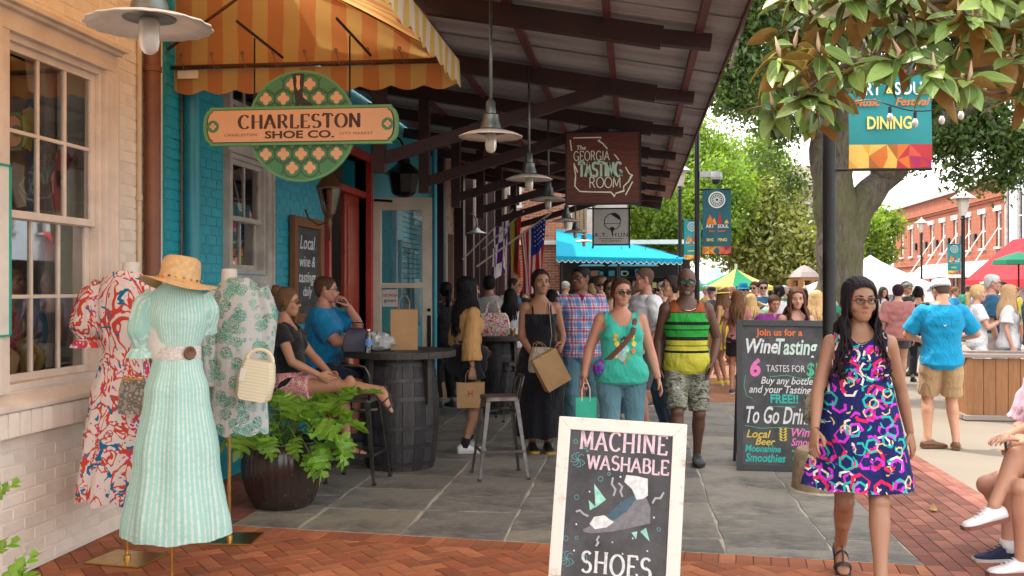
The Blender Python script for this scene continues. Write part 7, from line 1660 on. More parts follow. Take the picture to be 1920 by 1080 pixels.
 def skirt(s,m,name='skirt',z0=.16,hem=.5,rx=.25,ry=.22,fold=.06,nf=9,seed=1,infl=.012,sway=(0,0),hemwave=.012,power=.8):
  top_ = s.secs(infl,z0,z0 + .001)[0]; a = s.T @ Vector((0,top_[3],z0)); n = 96; rows = 26; V = []; rs = np.random.RandomState(seed); ph = rs.rand(4) * 6
  for j in range(rows + 1):
   t = j / rows; z = a.z + (hem - a.z) * t; rxx = top_[1] * s.k + (rx - top_[1] * s.k) * t ** power; ryy = top_[2] * s.k + (ry - top_[2] * s.k) * t ** power
   hipb = .035 * s.k * math.sin(math.pi * min(1,t * 1.6)) if .08 < z0 < .22 else 0
   for i in range(n):
    an = 2 * math.pi * i / n; w = 1 + fold * t ** 1.1 * (math.sin(nf * an + ph[0] + .8 * math.sin(t * 3)) + .5 * math.sin((nf * 2 - 3) * an + ph[1])) ; V.append((a.x + sway[0] * t * t + (rxx + hipb) * w * math.cos(an),a.y + sway[1] * t * t + (ryy + hipb) * w * math.sin(an),z + (hemwave * math.sin(nf * an + ph[2]) * t)))
  Q = [(j * n + i,j * n + (i + 1) % n,(j + 1) * n + (i + 1) % n,(j + 1) * n + i) for j in range(rows) for i in range(n)]; return fastmesh(name,V,Q,m,s.root)
 def shoes(s,m,msole,name='shoe',high=.0,which=(0,1)):
  for i in which:
   M = s.footM(i); R_ = []; So = []
   for y,w,z1_ in ((.072,.020,-.02 + high),(.060,.032,-.005 + high),(.02,.038,.012 + high),(-.035,.039,.006),(-.08,.043,-.022),(-.13,.048,-.036),(-.17,.042,-.045),(-.195,.022,-.055)):
    z0 = -.066; R_.append([M @ Vector((x * w,y,z0 + (z1_ - z0) * t)) for x,t in ((-.97,0),(.97,0),(1,.35),(.78,.8),(.3,1),(-.3,1),(-.78,.8),(-1,.35))]); So.append([M @ Vector((x * (w + .004),y * 1.03,z)) for x,z in ((-.95,-.085),(.95,-.085),(1,-.062),(-1,-.062))])
   mb = MB(); mb.rings(R_); o = mb.build(name,m,s.root,smooth=True); mb = MB(); mb.rings(So); mb.build('sole',msole,o)
   if high >= 0 and s.d < 12:
    mb = MB()
    for q in range(4): y = -.045 - q * .022; z = .008 - q * .011; mb.tube([M @ Vector((-.018,y,z)),M @ Vector((.0,y - .004,z + .006)),M @ Vector((.018,y,z))],.003,5)
    mb.build('laces',m_wpaint if msole is m_wpaint else m,o)
 def socks(s,m,top_=.12):
  for i in (0,1):
   mb = MB(); a = s.an[i]; b = a.lerp(s.kn[i],top_); mb.tube([a - Vector((0,0,.03)),b],[s.legr(1.95) + .006,s.legr(1.8) + .006],12); mb.build('sock',m,s.root,smooth=True)
 def sandals(s,m):
  for i in (0,1):
   M = s.footM(i); mb = MB(); mb.rings([[M @ Vector((x * w,y,z)) for x,z in ((-1,-.092),(1,-.092),(1,-.080),(-1,-.080))] for y,w in ((.065,.025),(.03,.036),(-.05,.037),(-.12,.048),(-.16,.042),(-.185,.02))]); o = mb.build('sandal',m,s.root)
   for (y,w,z,r_) in ((-.125,.049,-.040,.012),(-.06,.040,-.006,.006)):
    mb = MB(); mb.tube([M @ Vector((w * math.cos(a),y,-.082 + (z + .09) * math.sin(a))) for a in [math.pi * q / 8 for q in range(9)]],[(.003,r_)] * 9,6); mb.build('strap',m,o)
   mb = MB(); mb.tube([M @ Vector((.034 * math.cos(a),.010 + .036 * math.sin(a),.022)) for a in [2 * math.pi * q / 14 for q in range(15)]],.004,5); mb.tube([M @ Vector((0,-.12,-.036)),M @ Vector((0,-.06,.0)),M @ Vector((0,-.022,.022))],.005,5); mb.build('ankle_strap',m,o)
 # ---- head things
 def hair(s,style,col,L=.3,wave=.012,vol=1.0,seed=1,n=54,front=True,a0=58):
  m = hairmat(col); V,Q = HEAD[s.sex]; V = V.copy(); y = V[:,1]; z = V[:,2]; x = np.abs(V[:,0])
  if style in ('short','bald_fringe'): zl = np.interp(y,[-.11,-.07,-.05,-.025,.03,.05,.1],[.188,.178,.140,.112,.108,.05,.028])
  elif style == 'buzz': zl = np.interp(y,[-.11,-.07,-.05,-.025,.03,.05,.1],[.182,.172,.135,.112,.108,.05,.028])
  else: zl = np.interp(y,[-.11,-.075,-.055,-.03,.0,.03,.1],[.204,.196,.165,.11,.05,.03,.0])
  if style == 'long': zl = np.interp(y,[-.11,-.08,-.062,-.045,-.02,.03,.1],[.206,.198,.168,.10,.03,.01,-.01])
  g = z - zl
  T = {'buzz': .004,'short': .012,'pony': .010,'bun': .012,'long': .016}.get(style,.01) * vol; N = V - np.array((0,.005,.09)); N /= np.linalg.norm(N,axis=1)[:,None]; amt = np.clip(g / .018,0,1) * T * (1 + .8 * np.clip(y / .1,-.3,1) * (style in ('long','short')))
  st = np.sin(V[:,0] * 260 + np.sin(z * 60)) * .0012 + np.sin(np.arctan2(V[:,0],y) * 26) * .0012; V = V + N * (amt + .002 + st * (T > .005))[:,None]; keep = (g[Q] > 0).all(1) & ~((x[Q].mean(1) > .074) & (np.abs(y[Q].mean(1) - .01) < .022) & (z[Q].mean(1) < .14) & (style in ('short','buzz')))
  if style == 'bald_fringe': keep &= (z[Q].mean(1) < .165)
  V2,Q2 = subset(V,Q,keep); parts = [(xf(V2,s.HM),Q2)]; rnd = random.Random(seed); mb = MB(); k = s.k; HT = s.HM; up = Matrix.Rotation(0,4,'Z')
  if style == 'long':
   yawM = s.HM.to_3x3().normalized()
   for q in range(n):
    a = R(a0 + ((360 - 2 * a0) * q / (n - 1))) + rnd.uniform(-.05,.05); sx_,cy_ = math.sin(a),-math.cos(a)    # a = 0 is the face
    def hp(r_,z): return HT @ Vector((sx_ * .076 * r_,.006 + cy_ * .094 * r_,z))
    ln = L * rnd.uniform(.82,1.05); side_ = abs(sx_); pts = [HT @ Vector((sx_ * .03,.01 + cy_ * .05,.222)),hp(.88,.195),hp(1.13,.15),hp(1.2,.09),hp(1.2,.03)]; p = pts[-1].copy(); m_ = 7; ph = rnd.uniform(0,6)
    out = (HT.to_3x3() @ Vector((sx_,cy_,0))).normalized()
    fwd = (s.T.to_3x3() @ Vector((0,-1,0))).normalized(); sidev = (s.T.to_3x3() @ Vector((1 if sx_ > 0 else -1,0,0))).normalized()
    for j in range(1,m_ + 1):
     t = j / m_; zz = p.z - ln * t; tl = s.T.inverted() @ Vector((p.x,p.y,zz)); add = Vector((0,0,0))
     if cy_ < .1 and front: add = fwd * (.075 * min(1,t * 2.2)) * k + sidev * .02 * t      # front locks fall over the chest
     else: add = out * (.05 * min(1,t * 2.5)) * k
     w = wave * math.sin(ph + t * ln * 22) * (.3 + t); pts.append(Vector((p.x,p.y,zz)) + add + out * w + sidev * (wave * .7 * math.cos(ph * 1.3 + t * ln * 19)))
    r0 = .0135 * vol * math.sqrt(54 / n) * (.7 if n > 100 else 1); mb.tube(pts,[(r0 * .4,r0 * .5),(r0,r0 * .8),(r0 * 1.1,r0 * .8),(r0 * 1.2,r0),(r0 * 1.2,r0)] + [(r0 * (1.25 - .75 * j / m_),r0 * (1 - .6 * j / m_)) for j in range(1,m_ + 1)],6)
  if style == 'bun':
   mb.ball(HT @ Vector((0,.095,.205)),.05 * k,14,10); mb.ball(HT @ Vector((.015,.11,.225)),.03 * k,10,8)
   for q in range(7): a = q * .9; mb.tube([HT @ Vector((.035 * math.cos(a + t),.095 + .045 * math.sin(a + t) * .8,.205 + .04 * math.sin(a * 2 + t * 1.4))) for t in (0,.5,1,1.5)],.010 * k,6)
  if style == 'pony':
   for q in range(12): a = q * .52; o_ = Vector((.018 * math.cos(a),.018 * math.sin(a),0)); pts = [HT @ (Vector((0,.10,.12)) + o_ * .5),HT @ (Vector((.01,.13,.09)) + o_),HT @ (Vector((.02,.135,.09 - L * .5)) + o_ * 1.5),HT @ (Vector((.02,.12,.09 - L)) + o_)]; mb.tube(pts,[.01,.013,.011,.003],6)
  if mb.n:
   tri = [f for f in mb.f]; o = None; me_f = [f for f in tri if len(f) == 4]; parts.append((np.array(mb.v,np.float32),np.array(me_f,np.int32)))
  Vh,Qh = join(parts); return fastmesh('hair',Vh,Qh,m,s.root)
 def facebits(s,lip=(.36,.10,.08),brow=(.03,.02,.015),detail=True,iris=(.05,.025,.012),smile=0,browr=.0042):
  H_ = s.HM; m_l = mat('lip_%d' % int(lip[0] * 100 + lip[1] * 1000),lip,.45,var=.05,bump=0); m_b = hairmat(brow)
  mb = MB(); c = .004 * smile
  for (z,r_,w) in ((.0618,.0040,.026),(.0548,.0050,.023)): mb.tube([H_ @ Vector((x * w,-.0915 + .013 * abs(x) ** 2 - (.0018 if z < .06 else 0),z + c * x * x)) for x in (-1,-.6,-.2,.2,.6,1)],[.0012,r_ * s.k * .8,r_ * s.k,r_ * s.k,r_ * s.k * .8,.0012],8)
  mb.build('lips',m_l,s.root,smooth=True)
  for q in (-1,1):
   mb = MB(); mb.ball(H_ @ Vector((q * .031,-.0745,.117)),.0122 * s.k,14,10,0); ex = H_ @ Vector((q * .031,-.0745,.117)); f = (H_.to_3x3() @ Vector((0,-1,0))).normalized()
   o = mb.build('eye',m_eyew,s.root,smooth=True); mb = MB(); mb.ball(ex + f * .0068 * s.k,.0066 * s.k,10,7); mb.build('iris',mat('iris_brown',iris,.15,bump=0),o,smooth=True)
   mb = MB(); mb.tube([H_ @ Vector((q * .031 + x * .0165,-.0905 + .006 * x * x,.1235 - .0035 * x * x)) for x in (-1,-.5,0,.5,1)],[.0008,.0022,.0026,.0022,.0008],6); mb.build('eyelid',s.skin if s.d > 7 else mat('lash_dark',(.03,.015,.01),.6),s.root,smooth=True)
   mb = MB(); mb.tube([H_ @ Vector((q * (.012 + .040 * t),-.0965 + .028 * t * t,.1405 + .0045 * math.sin(t * 3.1) - .002 * t)) for t in (0,.25,.5,.75,1)],[.0014,browr * .9,browr,browr * .8,.001],6); mb.build('eyebrow',m_b,s.root,smooth=True)
 def glasses(s,mf,ml,w=.024,h=.016,r_=.0022):
  H_ = s.HM; mb = MB(); ln = MB()
  for q in (-1,1):
   pts = [H_ @ Vector((q * .033 + w * math.copysign(abs(math.cos(a)) ** .8,math.cos(a)),-.104 + .010 * abs(math.cos(a)) * (1 if q * math.cos(a) > 0 else .3),.116 + h * math.sin(a))) for a in [2 * math.pi * i / 20 for i in range(21)]]; mb.tube(pts,r_,6); ln.add([tuple(p) for p in pts[:-1]],[tuple(range(20))])
   mb.tube([H_ @ Vector((q * .058,-.093,.120)),H_ @ Vector((q * .078,-.05,.121)),H_ @ Vector((q * .083,.0,.118))],r_,6)
  mb.tube([H_ @ Vector((-.010,-.105,.120)),H_ @ Vector((0,-.107,.122)),H_ @ Vector((.010,-.105,.120))],r_,6); o = mb.build('glasses_frame',mf,s.root,smooth=True); ln.build('lens',ml,o)
 def cap(s,m,back=0,brim=True,z=.142):
  M = s.HM @ Matrix.Rotation(R(180 * back),4,'Z'); mb = MB(); mb.rings([[M @ Vector(p) for p in ring_e((0,.006 * (1 - 2 * back),zz),.093 * f,.120 * f,22)] for zz,f in ((z - .012,1.0),(z + .015,1.0),(z + .045,.93),(z + .066,.75),(z + .078,.48),(z + .083,.1))]); o = mb.build('hat',m,s.root,smooth=True)
  if brim:
   V = [];
   for i in range(9):
    a = R(-62 + 124 * i / 8); V += [M @ Vector((.090 * math.sin(a),.0 - .112 * math.cos(a),z - .006)),M @ Vector((.096 * math.sin(a),-.05 - .135 * math.cos(a),z - .014 - .012 * abs(math.sin(a))))]
   mb = MB(); mb.add(V,[(2 * i,2 * i + 2,2 * i + 3,2 * i + 1) for i in range(8)]); mb.build('brim',m,o)
 def sunhat(s,m,r_=.17,band=None):
  M = s.HM; mb = MB(); mb.rings([[M @ Vector(p) for p in ring_e((0,.006,zz),rx,rx * 1.12,26)] for zz,rx in ((.135,r_),(.158,.09),(.16,.083),(.225,.078),(.245,.06),(.25,.01))]); o = mb.build('hat',m,s.root,smooth='auto')
  if band: mb = MB(); mb.rings([[M @ Vector(p) for p in ring_e((0,.006,zz),rx,rx * 1.12,26)] for zz,rx in ((.163,.085),(.185,.083))],cap=False); mb.build('hat_band',band,o)
_SK = {}
def skinmat(c):
 key = tuple(round(v,3) for v in c)
 if key not in _SK:
  b = NB('skin'); n = b.noise(12,4).outputs['Fac']; col = b.mix(n,c,(c[0] * .9,c[1] * .82,c[2] * .8)); col = b.mix(b.ramp(b.noise(5,3).outputs['Fac'],[(.45,0.),(.7,.14)]),col,(min(1,c[0] * 1.12),c[1] * .72,c[2] * .66)); b.bump(b.noise(160,3,.7).outputs['Fac'],.25,.0012); _SK[key] = b.fin(col,b.ramp(b.noise(30).outputs['Fac'],[(.3,.36),(.7,.52)]),0,.45); b.b.inputs['Subsurface Weight'].default_value = .12; b.b.inputs['Subsurface Radius'].default_value = (.02,.008,.005); b.b.inputs['Subsurface Scale'].default_value = .5
 return _SK[key]
_HR = {}
def hairmat(c):
 key = tuple(round(v,3) for v in c)
 if key not in _HR:
  b = NB('hair_strands'); n = b.noise(4,6,.7,b.mapping((40,40,3))).outputs['Fac']; col = b.mix(b.ramp(n,[(.3,0.),(.7,1.)]),tuple(v * .55 for v in c),tuple(min(1,v * 1.35) for v in c)); b.bump(n,.6,.004); _HR[key] = b.fin(col,.55,0,.12)
 return _HR[key]
m_eyew = mat('eye_white',(.42,.39,.37),.25,var=.02,bump=0)
m_lensd = mat('dark_lens',(.012,.012,.015),.3,bump=0,spec=.3)
SKB,SKM,SKL,SKT,SKD = (.20,.095,.055),(.35,.185,.115),(.56,.33,.24),(.46,.25,.16),(.12,.058,.038)
def rel(px,d,rz,H,q):                            # a seen place in a person's own, height-free coordinates
 v = P(*q) - P(px,540,d); v.z = P(*q).z; v = Matrix.Rotation(-(R(rz) + YAW),4,'Z') @ v; return tuple(v / (H / 1.75))
# ================================================================== cloth patterns
def pattern(name,fn,rough=.85,bs=120):
 b = NB(name); c = fn(b); wrinkle(b); b.fin(c,rough,0,.15); return b.mat
def f_hex(b):
 base = b.mix(b.noise(3).outputs['Fac'],(.010,.014,.085),(.020,.026,.13)); c = base
 for (sc,off,col,r0,r1,th) in ((8.2,(0,0,0),(.74,.70,.62),.027,.038,.36),(7.0,(3.1,0,2.2),(.66,.02,.10),.033,.049,.62),(9.0,(7.3,0,5.1),(.55,.04,.55),.022,.035,.66),(9.4,(1.7,0,3.3),(.02,.42,.38),.024,.035,.40),(10.5,(4.4,0,8.3),(.66,.50,.22),.018,.025,.2)):
  co = b.mapping((1,0,1),(0,0,0),off); v = b.vor(sc,'F1',co,.8); q = b.N.new('ShaderNodeVectorMath'); q.operation = 'SUBTRACT'; b.link(co,q.inputs[0]); b.link(v.outputs['Position'],q.inputs[1])
  cc = b.sep(v.outputs['Color']); rt = b.N.new('ShaderNodeVectorRotate'); rt.rotation_type = 'Y_AXIS'; b.link(q.outputs[0],rt.inputs['Vector']); b.link(b.math('MULTIPLY',cc[0],6.28),rt.inputs['Angle'])
  p = b.sep(rt.outputs[0]); ax = b.math('ABSOLUTE',p[0]); az = b.math('ABSOLUTE',p[2]); h = b.math('MAXIMUM',ax,b.math('ADD',b.math('MULTIPLY',ax,.5),b.math('MULTIPLY',az,.866)))
  ring = b.math('MULTIPLY',b.math('GREATER_THAN',h,r0),b.math('LESS_THAN',h,r1)); op = b.math('GREATER_THAN',b.math('ADD',p[0],b.math('MULTIPLY',cc[2],.03)),-.012); wv = b.noise(11,2,.5,co); ring = b.math('MULTIPLY',ring,b.math('GREATER_THAN',wv.outputs['Fac'],.42)); f = b.math('MULTIPLY',b.math('MULTIPLY',ring,op),b.math('GREATER_THAN',cc[1],1 - th - .2)); c = b.mix(f,c,col)
 return c
m_hex = pattern('navy_dress_with_bright_hexagons',f_hex)
def f_plaid(b):
 s = b.sep(); x = b.math('ADD',s[0],b.math('MULTIPLY',s[1],.35)); z = s[2]
 def band(v,per,a,w): f = b.math('FRACT',b.math('DIVIDE',v,per)); return b.math('MULTIPLY',b.math('GREATER_THAN',f,a),b.math('LESS_THAN',f,a + w))
 c = b.mix(b.noise(4).outputs['Fac'],(.60,.62,.68),(.66,.68,.72))
 for (v,per,a,w,col,f) in ((x,.115,.0,.38,(.03,.12,.42),.62),(z,.12,.0,.36,(.03,.14,.44),.62),(x,.115,.50,.16,(.55,.02,.12),.75),(z,.12,.52,.18,(.55,.02,.14),.75),(x,.115,.80,.06,(.02,.02,.12),.7),(z,.12,.83,.06,(.02,.02,.12),.7),(z,.12,.40,.05,(.05,.35,.45),.7)): c = b.mix(b.math('MULTIPLY',band(v,per,a,w),f),c,col)
 return c
m_plaid = pattern('red_blue_plaid_cotton',f_plaid)
def f_rasta(b):
 z = b.math('SUBTRACT',b.sep()[2],.90)
 return b.ramp(b.math('DIVIDE',z,.62),[(0,(.46,.44,.05)),(.10,(.52,.50,.07)),(.20,(.02,.02,.015)),(.235,(.50,.48,.06)),(.30,(.02,.02,.015)),(.31,(.50,.48,.06)),(.38,(.02,.022,.015)),(.43,(.03,.32,.05)),(.52,(.02,.05,.02)),(.54,(.03,.33,.06)),(.60,(.02,.02,.015)),(.645,(.03,.34,.06)),(.77,(.02,.02,.015)),(.785,(.30,.075,.03)),(.92,(.28,.09,.04))],'CONSTANT')
m_rasta = pattern('striped_tank_knit',f_rasta)
m_camo = pattern('camouflage_cotton',lambda b: b.ramp(b.noise(13,3,.6,b.mapping((1,1,2.2)),1.2).outputs['Fac'],[(0,(.05,.055,.045)),(.42,(.16,.16,.12)),(.50,(.30,.30,.25)),(.58,(.10,.11,.085)),(.64,(.42,.42,.37))],'CONSTANT'))
def f_pinkfloral(b):
 n = b.noise(17,3,.55,None,2.4).outputs['Fac']; return b.ramp(n,[(0,(.70,.55,.52)),(.44,(.50,.07,.10)),(.50,(.72,.52,.50)),(.56,(.55,.09,.13)),(.63,(.70,.50,.48))],'CONSTANT')
m_pinkfl = pattern('pink_paisley_cotton',f_pinkfloral)
def f_knit(b):
 s = b.sep(); w = b.math('MULTIPLY',b.math('SINE',b.math('MULTIPLY',s[2],420)),b.math('SINE',b.math('MULTIPLY',b.math('ADD',s[0],s[1]),300))); c = b.mix(b.ramp(w,[(.3,0.),(.6,1.)]),(.50,.29,.12),(.36,.19,.07)); return c
m_knit = pattern('tan_open_knit',f_knit)
m_denim = clothm('faded_denim',(.13,.27,.34),.9,.35,3); m_denimd = clothm('dark_denim',(.05,.10,.16)); m_khaki = clothm('khaki_cotton',(.46,.31,.17),.9,.15,4)
m_tealtop = clothm('turquoise_jersey',(.05,.46,.36)); m_blkc = clothm('black_cotton',(.018,.018,.022)); m_blkk = clothm('dark_indigo_jersey',(.011,.011,.017)); m_bluepolo = clothm('bright_blue_cotton',(.008,.20,.42)); m_blueshirt = clothm('azure_fishing_shirt',(.010,.30,.56)); m_whitec = clothm('white_cotton',(.76,.76,.79)); m_navyp = clothm('navy_teal_polo',(.03,.11,.20))
m_greyT = clothm('pale_grey_jersey',(.50,.47,.46)); m_yel = clothm('mustard_yellow_dress',(.58,.46,.05)); m_mintc = clothm('mint_cotton',(.44,.62,.45)); m_purp = clothm('purple_cotton',(.22,.03,.20)); m_rose = clothm('dusty_rose_cotton',(.42,.17,.16)); m_lav = clothm('lavender_cotton',(.30,.29,.58)); m_pinkpolo = clothm('pale_pink_cotton',(.66,.45,.56)); m_greenT = clothm('green_cotton',(.02,.22,.12)); m_grey = clothm('charcoal_cotton',(.08,.08,.09)); m_navy = clothm('navy_cotton',(.02,.03,.07))
m_lwhite = mat('white_leather',(.74,.74,.76),.45,var=.08); m_sole = mat('pale_rubber',(.60,.57,.55),.7); m_gum = mat('gum_rubber',(.22,.08,.06),.6); m_bsole = mat('black_rubber',(.02,.02,.02),.7); m_brshoe = mat('brown_leather',(.17,.075,.035),.5,var=.25); m_blsh = mat('black_leather',(.02,.018,.02),.45)
m_straw = mat('natural_straw',(.62,.42,.22),.8,col2=(.50,.32,.15),scale=40,bump=.5,bs=180,bd=.003)
# ================================================================== shop mannequins and their dresses
def mannequin(px,d,base,ztop,label,rz=0,neck_off=(0,0)):
 p = P(px,540,d); root = empty('mannequin',(p.x,p.y,0),rz,label,'mannequin','white dress forms on brass stands')
 if base: mb = MB(); mb.bbox((0,0,.006),(.36,.30,.012),.002); put(mb,'base_plate',m_brass,root,bevel=.001)
 mb = MB(); mb.tube([(0,0,.012),(0,0,ztop - .35)],.011,14); put(mb,'pole',m_brass,root,smooth='auto'); mb = MB(); mb.lathe([(.02,.012),(.02,.03),(.012,.035)],14); put(mb,'collar',m_brass,root)
 mb = MB(); mb.rings([ring_e((neck_off[0] * max(0,(z - ztop + .2) / .25),0,z),rx,ry,24) for z,rx,ry in ((ztop - .55,.09,.07),(ztop - .40,.098,.075),(ztop - .3,.13,.10),(ztop - .16,.135,.09),(ztop - .09,.10,.07),(ztop - .05,.055,.052),(ztop - .0,.050,.05),(ztop + .055,.048,.050),(ztop + .062,.044,.046))]); put(mb,'torso_form',mat('white_form_fabric',(.66,.63,.60),.7),root,smooth='auto'); return root
def gown(px,d,rows,m,name,label,rz=0,fold=.05,nf=11,sleeves=(),seed=2,gather=(),cy=0,thick=True,hemw=.01):
 """rows: (z, rx, ry, fold amount 0..1)"""
 p = P(px,540,d); root = empty(name,(p.x,p.y,0),rz,label,'dress'); n = 120; V = []; rs = np.random.RandomState(seed); ph = rs.rand(6) * 6; R2 = []
 for i in range(len(rows) - 1):
  a,b = rows[i],rows[i + 1]; st = max(1,int(abs(a[0] - b[0]) / .02))
  for j in range(st): t = j / st; t2 = t * t * (3 - 2 * t); R2.append(tuple(a[q] + (b[q] - a[q]) * (t if q == 0 else t2) for q in range(4)))
 R2.append(rows[-1]); zt,zb = rows[0][0],rows[-1][0]
 for (z,rx,ry,fa) in R2:
  t = (zt - z) / (zt - zb)
  for i in range(n):
   an = 2 * math.pi * i / n; w = 1 + fold * fa * (math.sin(nf * an + ph[0] + 1.5 * math.sin(t * 4 + ph[3])) + .55 * math.sin((2 * nf - 5) * an + ph[1] + t * 2) + .3 * math.sin(37 * an + ph[2])); V.append((rx * w * math.cos(an),cy + ry * w * math.sin(an),z + hemw * fa * math.sin(nf * an + ph[2]) * (t > .9)))
 Q = [(j * n + i,j * n + (i + 1) % n,(j + 1) * n + (i + 1) % n,(j + 1) * n + i) for j in range(len(R2) - 1) for i in range(n)]; fastmesh('dress_body',V,[q[::-1] for q in Q],m,root)
 for (pts,rad,cuff) in sleeves:
  mb = MB(); P_ = [Vector(q) for q in pts]; rings = []; N = 40; m_ = 18
  for j in range(m_ + 1):
   t = j / m_ * (len(P_) - 1); i0 = min(int(t),len(P_) - 2); f = t - i0; c = P_[i0].lerp(P_[i0 + 1],f); r_ = rad[i0] + (rad[i0 + 1] - rad[i0]) * (f * f * (3 - 2 * f)); dr = (P_[i0 + 1] - P_[i0]).normalized(); u = dr.cross(Vector((0,1,0))).normalized(); v = dr.cross(u)
   rings.append([c + (u * math.cos(2 * math.pi * k / N) + v * math.sin(2 * math.pi * k / N)) * r_ * (1 + .07 * math.sin(8 * 2 * math.pi * k / N + ph[0] + t) + .04 * math.sin(13 * 2 * math.pi * k / N + t * 3)) for k in range(N)])
  mb.rings(rings,0,False); put(mb,'sleeve',m,root,smooth=True)
  if cuff: mb = MB(); c = P_[-1]; mb.rings([[c + Vector((cuff * f * (1 + .12 * math.sin(9 * a)) * math.cos(a),cuff * f * (1 + .12 * math.sin(9 * a)) * math.sin(a),z)) for a in [2 * math.pi * k / 60 for k in range(60)]] for f,z in ((.8,.0),(1.15,-.025),(1.3,-.05))],0,False); put(mb,'cuff_ruffle',m,root,smooth=True)
 return root
def f_aqua(b):
 s = b.sep(); an = b.math('ARCTAN2',s[1],s[0]); w = b.math('SINE',b.math('MULTIPLY',an,50)); n = b.noise(26,4,.6,b.mapping((1,1,2))).outputs['Fac']; f = b.math('ADD',w,b.math('MULTIPLY',b.math('SUBTRACT',n,.5),3.2)); return b.mix(b.ramp(f,[(-.2,0.),(.9,1.)]),(.42,.72,.66),(.70,.84,.81))
m_aqua = two_sided_cloth('mint_striped_cotton',f_aqua,.25,.85,60)
def f_red(b):
 co = b.mapping((1,1,.8)); n = b.noise(6.5,2,.5,co,2.2).outputs['Fac']; c = b.mix(b.math('MULTIPLY',b.math('GREATER_THAN',n,.50),b.math('LESS_THAN',n,.575)),(.80,.70,.68),(.62,.075,.05))
 w = b.noise(10,2,.5,b.mapping((1,1,1),(0,0,0),(4,2,9)),1.8).outputs['Fac']; c = b.mix(b.math('GREATER_THAN',w,.635),c,(.01,.17,.36)); w = b.noise(9,2,.5,b.mapping((1,1,1),(0,0,0),(14,7,1)),2.2).outputs['Fac']; c = b.mix(b.math('GREATER_THAN',w,.665),c,(.62,.05,.36)); return c
m_redfl = two_sided_cloth('red_and_blue_brush_print',f_red,.2,.85,60)
def f_coral(b):
 c = b.mix(b.noise(2).outputs['Fac'],(.56,.58,.59),(.64,.66,.67))
 for sc,off,th,col in ((11,(0,0,0),.46,(.02,.26,.17)),(9,(5,3,2),.38,(.05,.36,.28)),(15,(9,1,4),.34,(.20,.50,.42))):
  m = b.mapping((1,1,1),(0,0,0),off); v = b.vor(sc,'F1',m,.9); st = b.math('GREATER_THAN',b.math('SINE',b.math('MULTIPLY',b.noise(16,2,.5,m,3).outputs['Fac'],50)),.0); f = b.math('MULTIPLY',b.math('LESS_THAN',v.outputs['Distance'],th),st); c = b.mix(f,c,col)
 return c
m_coral = two_sided_cloth('green_coral_print',f_coral,.2,.85,60)
# pink dress (farthest left), mint dress, green print tunic
k = 5.86 / FPX
mannequin(238,5.86,True,1.69,'dress form wearing the red and white patterned dress by the window',R(-8),(.03,0))
gown(234,5.86,[(1.70,.075,.07,.1),(1.66,.13,.09,.2),(1.58,.165,.11,.3),(1.45,.165,.12,.5),(1.30,.135,.11,.8),(1.235,.115,.10,.4),(1.18,.135,.12,.8),(.95,.19,.17,1),(.77,.215,.20,1),(.765,.225,.21,1.2),(.37,.265,.25,1.4)],m_redfl,'patterned_dress','long white dress with red, blue and pink brush pattern on the form by the window',0,.035,9,
 [([(-.13,0,1.62),(-.19,-.01,1.52),(-.215,-.02,1.38),(-.22,-.02,1.30)],[.06,.09,.10,.06],.07),([(.13,0,1.62),(.16,.02,1.52),(.17,.03,1.42)],[.06,.08,.06],0)],3)
mannequin(322,5.3,True,1.60,'dress form under the mint striped dress and straw hat',R(3))
mint = gown(333,5.3,[(1.63,.07,.06,.05),(1.60,.11,.08,.1),(1.55,.155,.10,.2),(1.44,.163,.125,.3),(1.34,.14,.11,.5),(1.285,.118,.10,.2),(1.235,.118,.10,.2),(1.20,.13,.11,.7),(1.05,.165,.15,.8),(.70,.215,.20,1),(.29,.272,.25,1.15)],m_aqua,'mint_dress','long mint green striped dress with belt and puff sleeve in front of the others',0,.045,7,
 [([(-.12,0,1.57),(-.16,-.02,1.50),(-.178,-.03,1.38),(-.18,-.03,1.28)],[.05,.075,.08,.045],.06),([(.12,.02,1.57),(.14,.04,1.48),(.13,.07,1.36)],[.05,.065,.05],0)],5,hemw=.006)
belt = empty('woven_belt',tuple(P(333,540,5.3)[:2]) + (1.225,),0,'white braided belt with round wooden buckle round the mint dress','belt')
mb = MB(); n = 64
mb.rings([[(.1235 * (1 + .012 * math.sin(16 * a + ph)) * math.cos(a),.1055 * (1 + .012 * math.sin(16 * a + ph)) * math.sin(a),z) for a in [2 * math.pi * q / n for q in range(n)]] for z,ph in ((.0,0),(.012,1.5),(.024,3),(.036,4.5),(.048,6),(.06,7.5),(.068,9))],cap=False); put(mb,'belt_band',mat('white_braid',(.70,.66,.64),.8,var=.35,scale=60,bump=.8,bs=90),belt,smooth=True)
mb = MB(); mb.lathe([(.0,0),(.03,.0),(.036,.004),(.03,.01),(.018,.008),(.012,.003),(0,.003)],20,0,Matrix.Translation((.098,-.068,.034)) @ Matrix.Rotation(R(52),4,'Z') @ Matrix.Rotation(R(90),4,'X')); put(mb,'buckle',m_brshoe,belt,smooth='auto')
p = P(335,540,5.25); hat = empty('straw_hat',(p.x,p.y,1.615),.3,'wide brimmed straw sun hat with beaded band resting on the mint dress form','hat'); hat.rotation_euler = (R(-6),R(7),.2)
mb = MB(); mb.rings([[(rx * math.cos(a) * (1 if rx < .12 else 1 + .03 * math.sin(3 * a)),rx * 1.06 * math.sin(a),z + (0 if rx < .12 else .018 * math.sin(2 * a + .5) * (rx - .1) / .08 - .25 * (rx - .11))) for a in [2 * math.pi * q / 56 for q in range(56)]] for z,rx in ((.018,.198),(.02,.194),(.022,.15),(.02,.118),(.024,.106),(.05,.104),(.10,.100),(.135,.093),(.15,.075),(.153,.04),(.150,.003))],cap=False); put(mb,'straw',m_straw,hat,smooth=True)
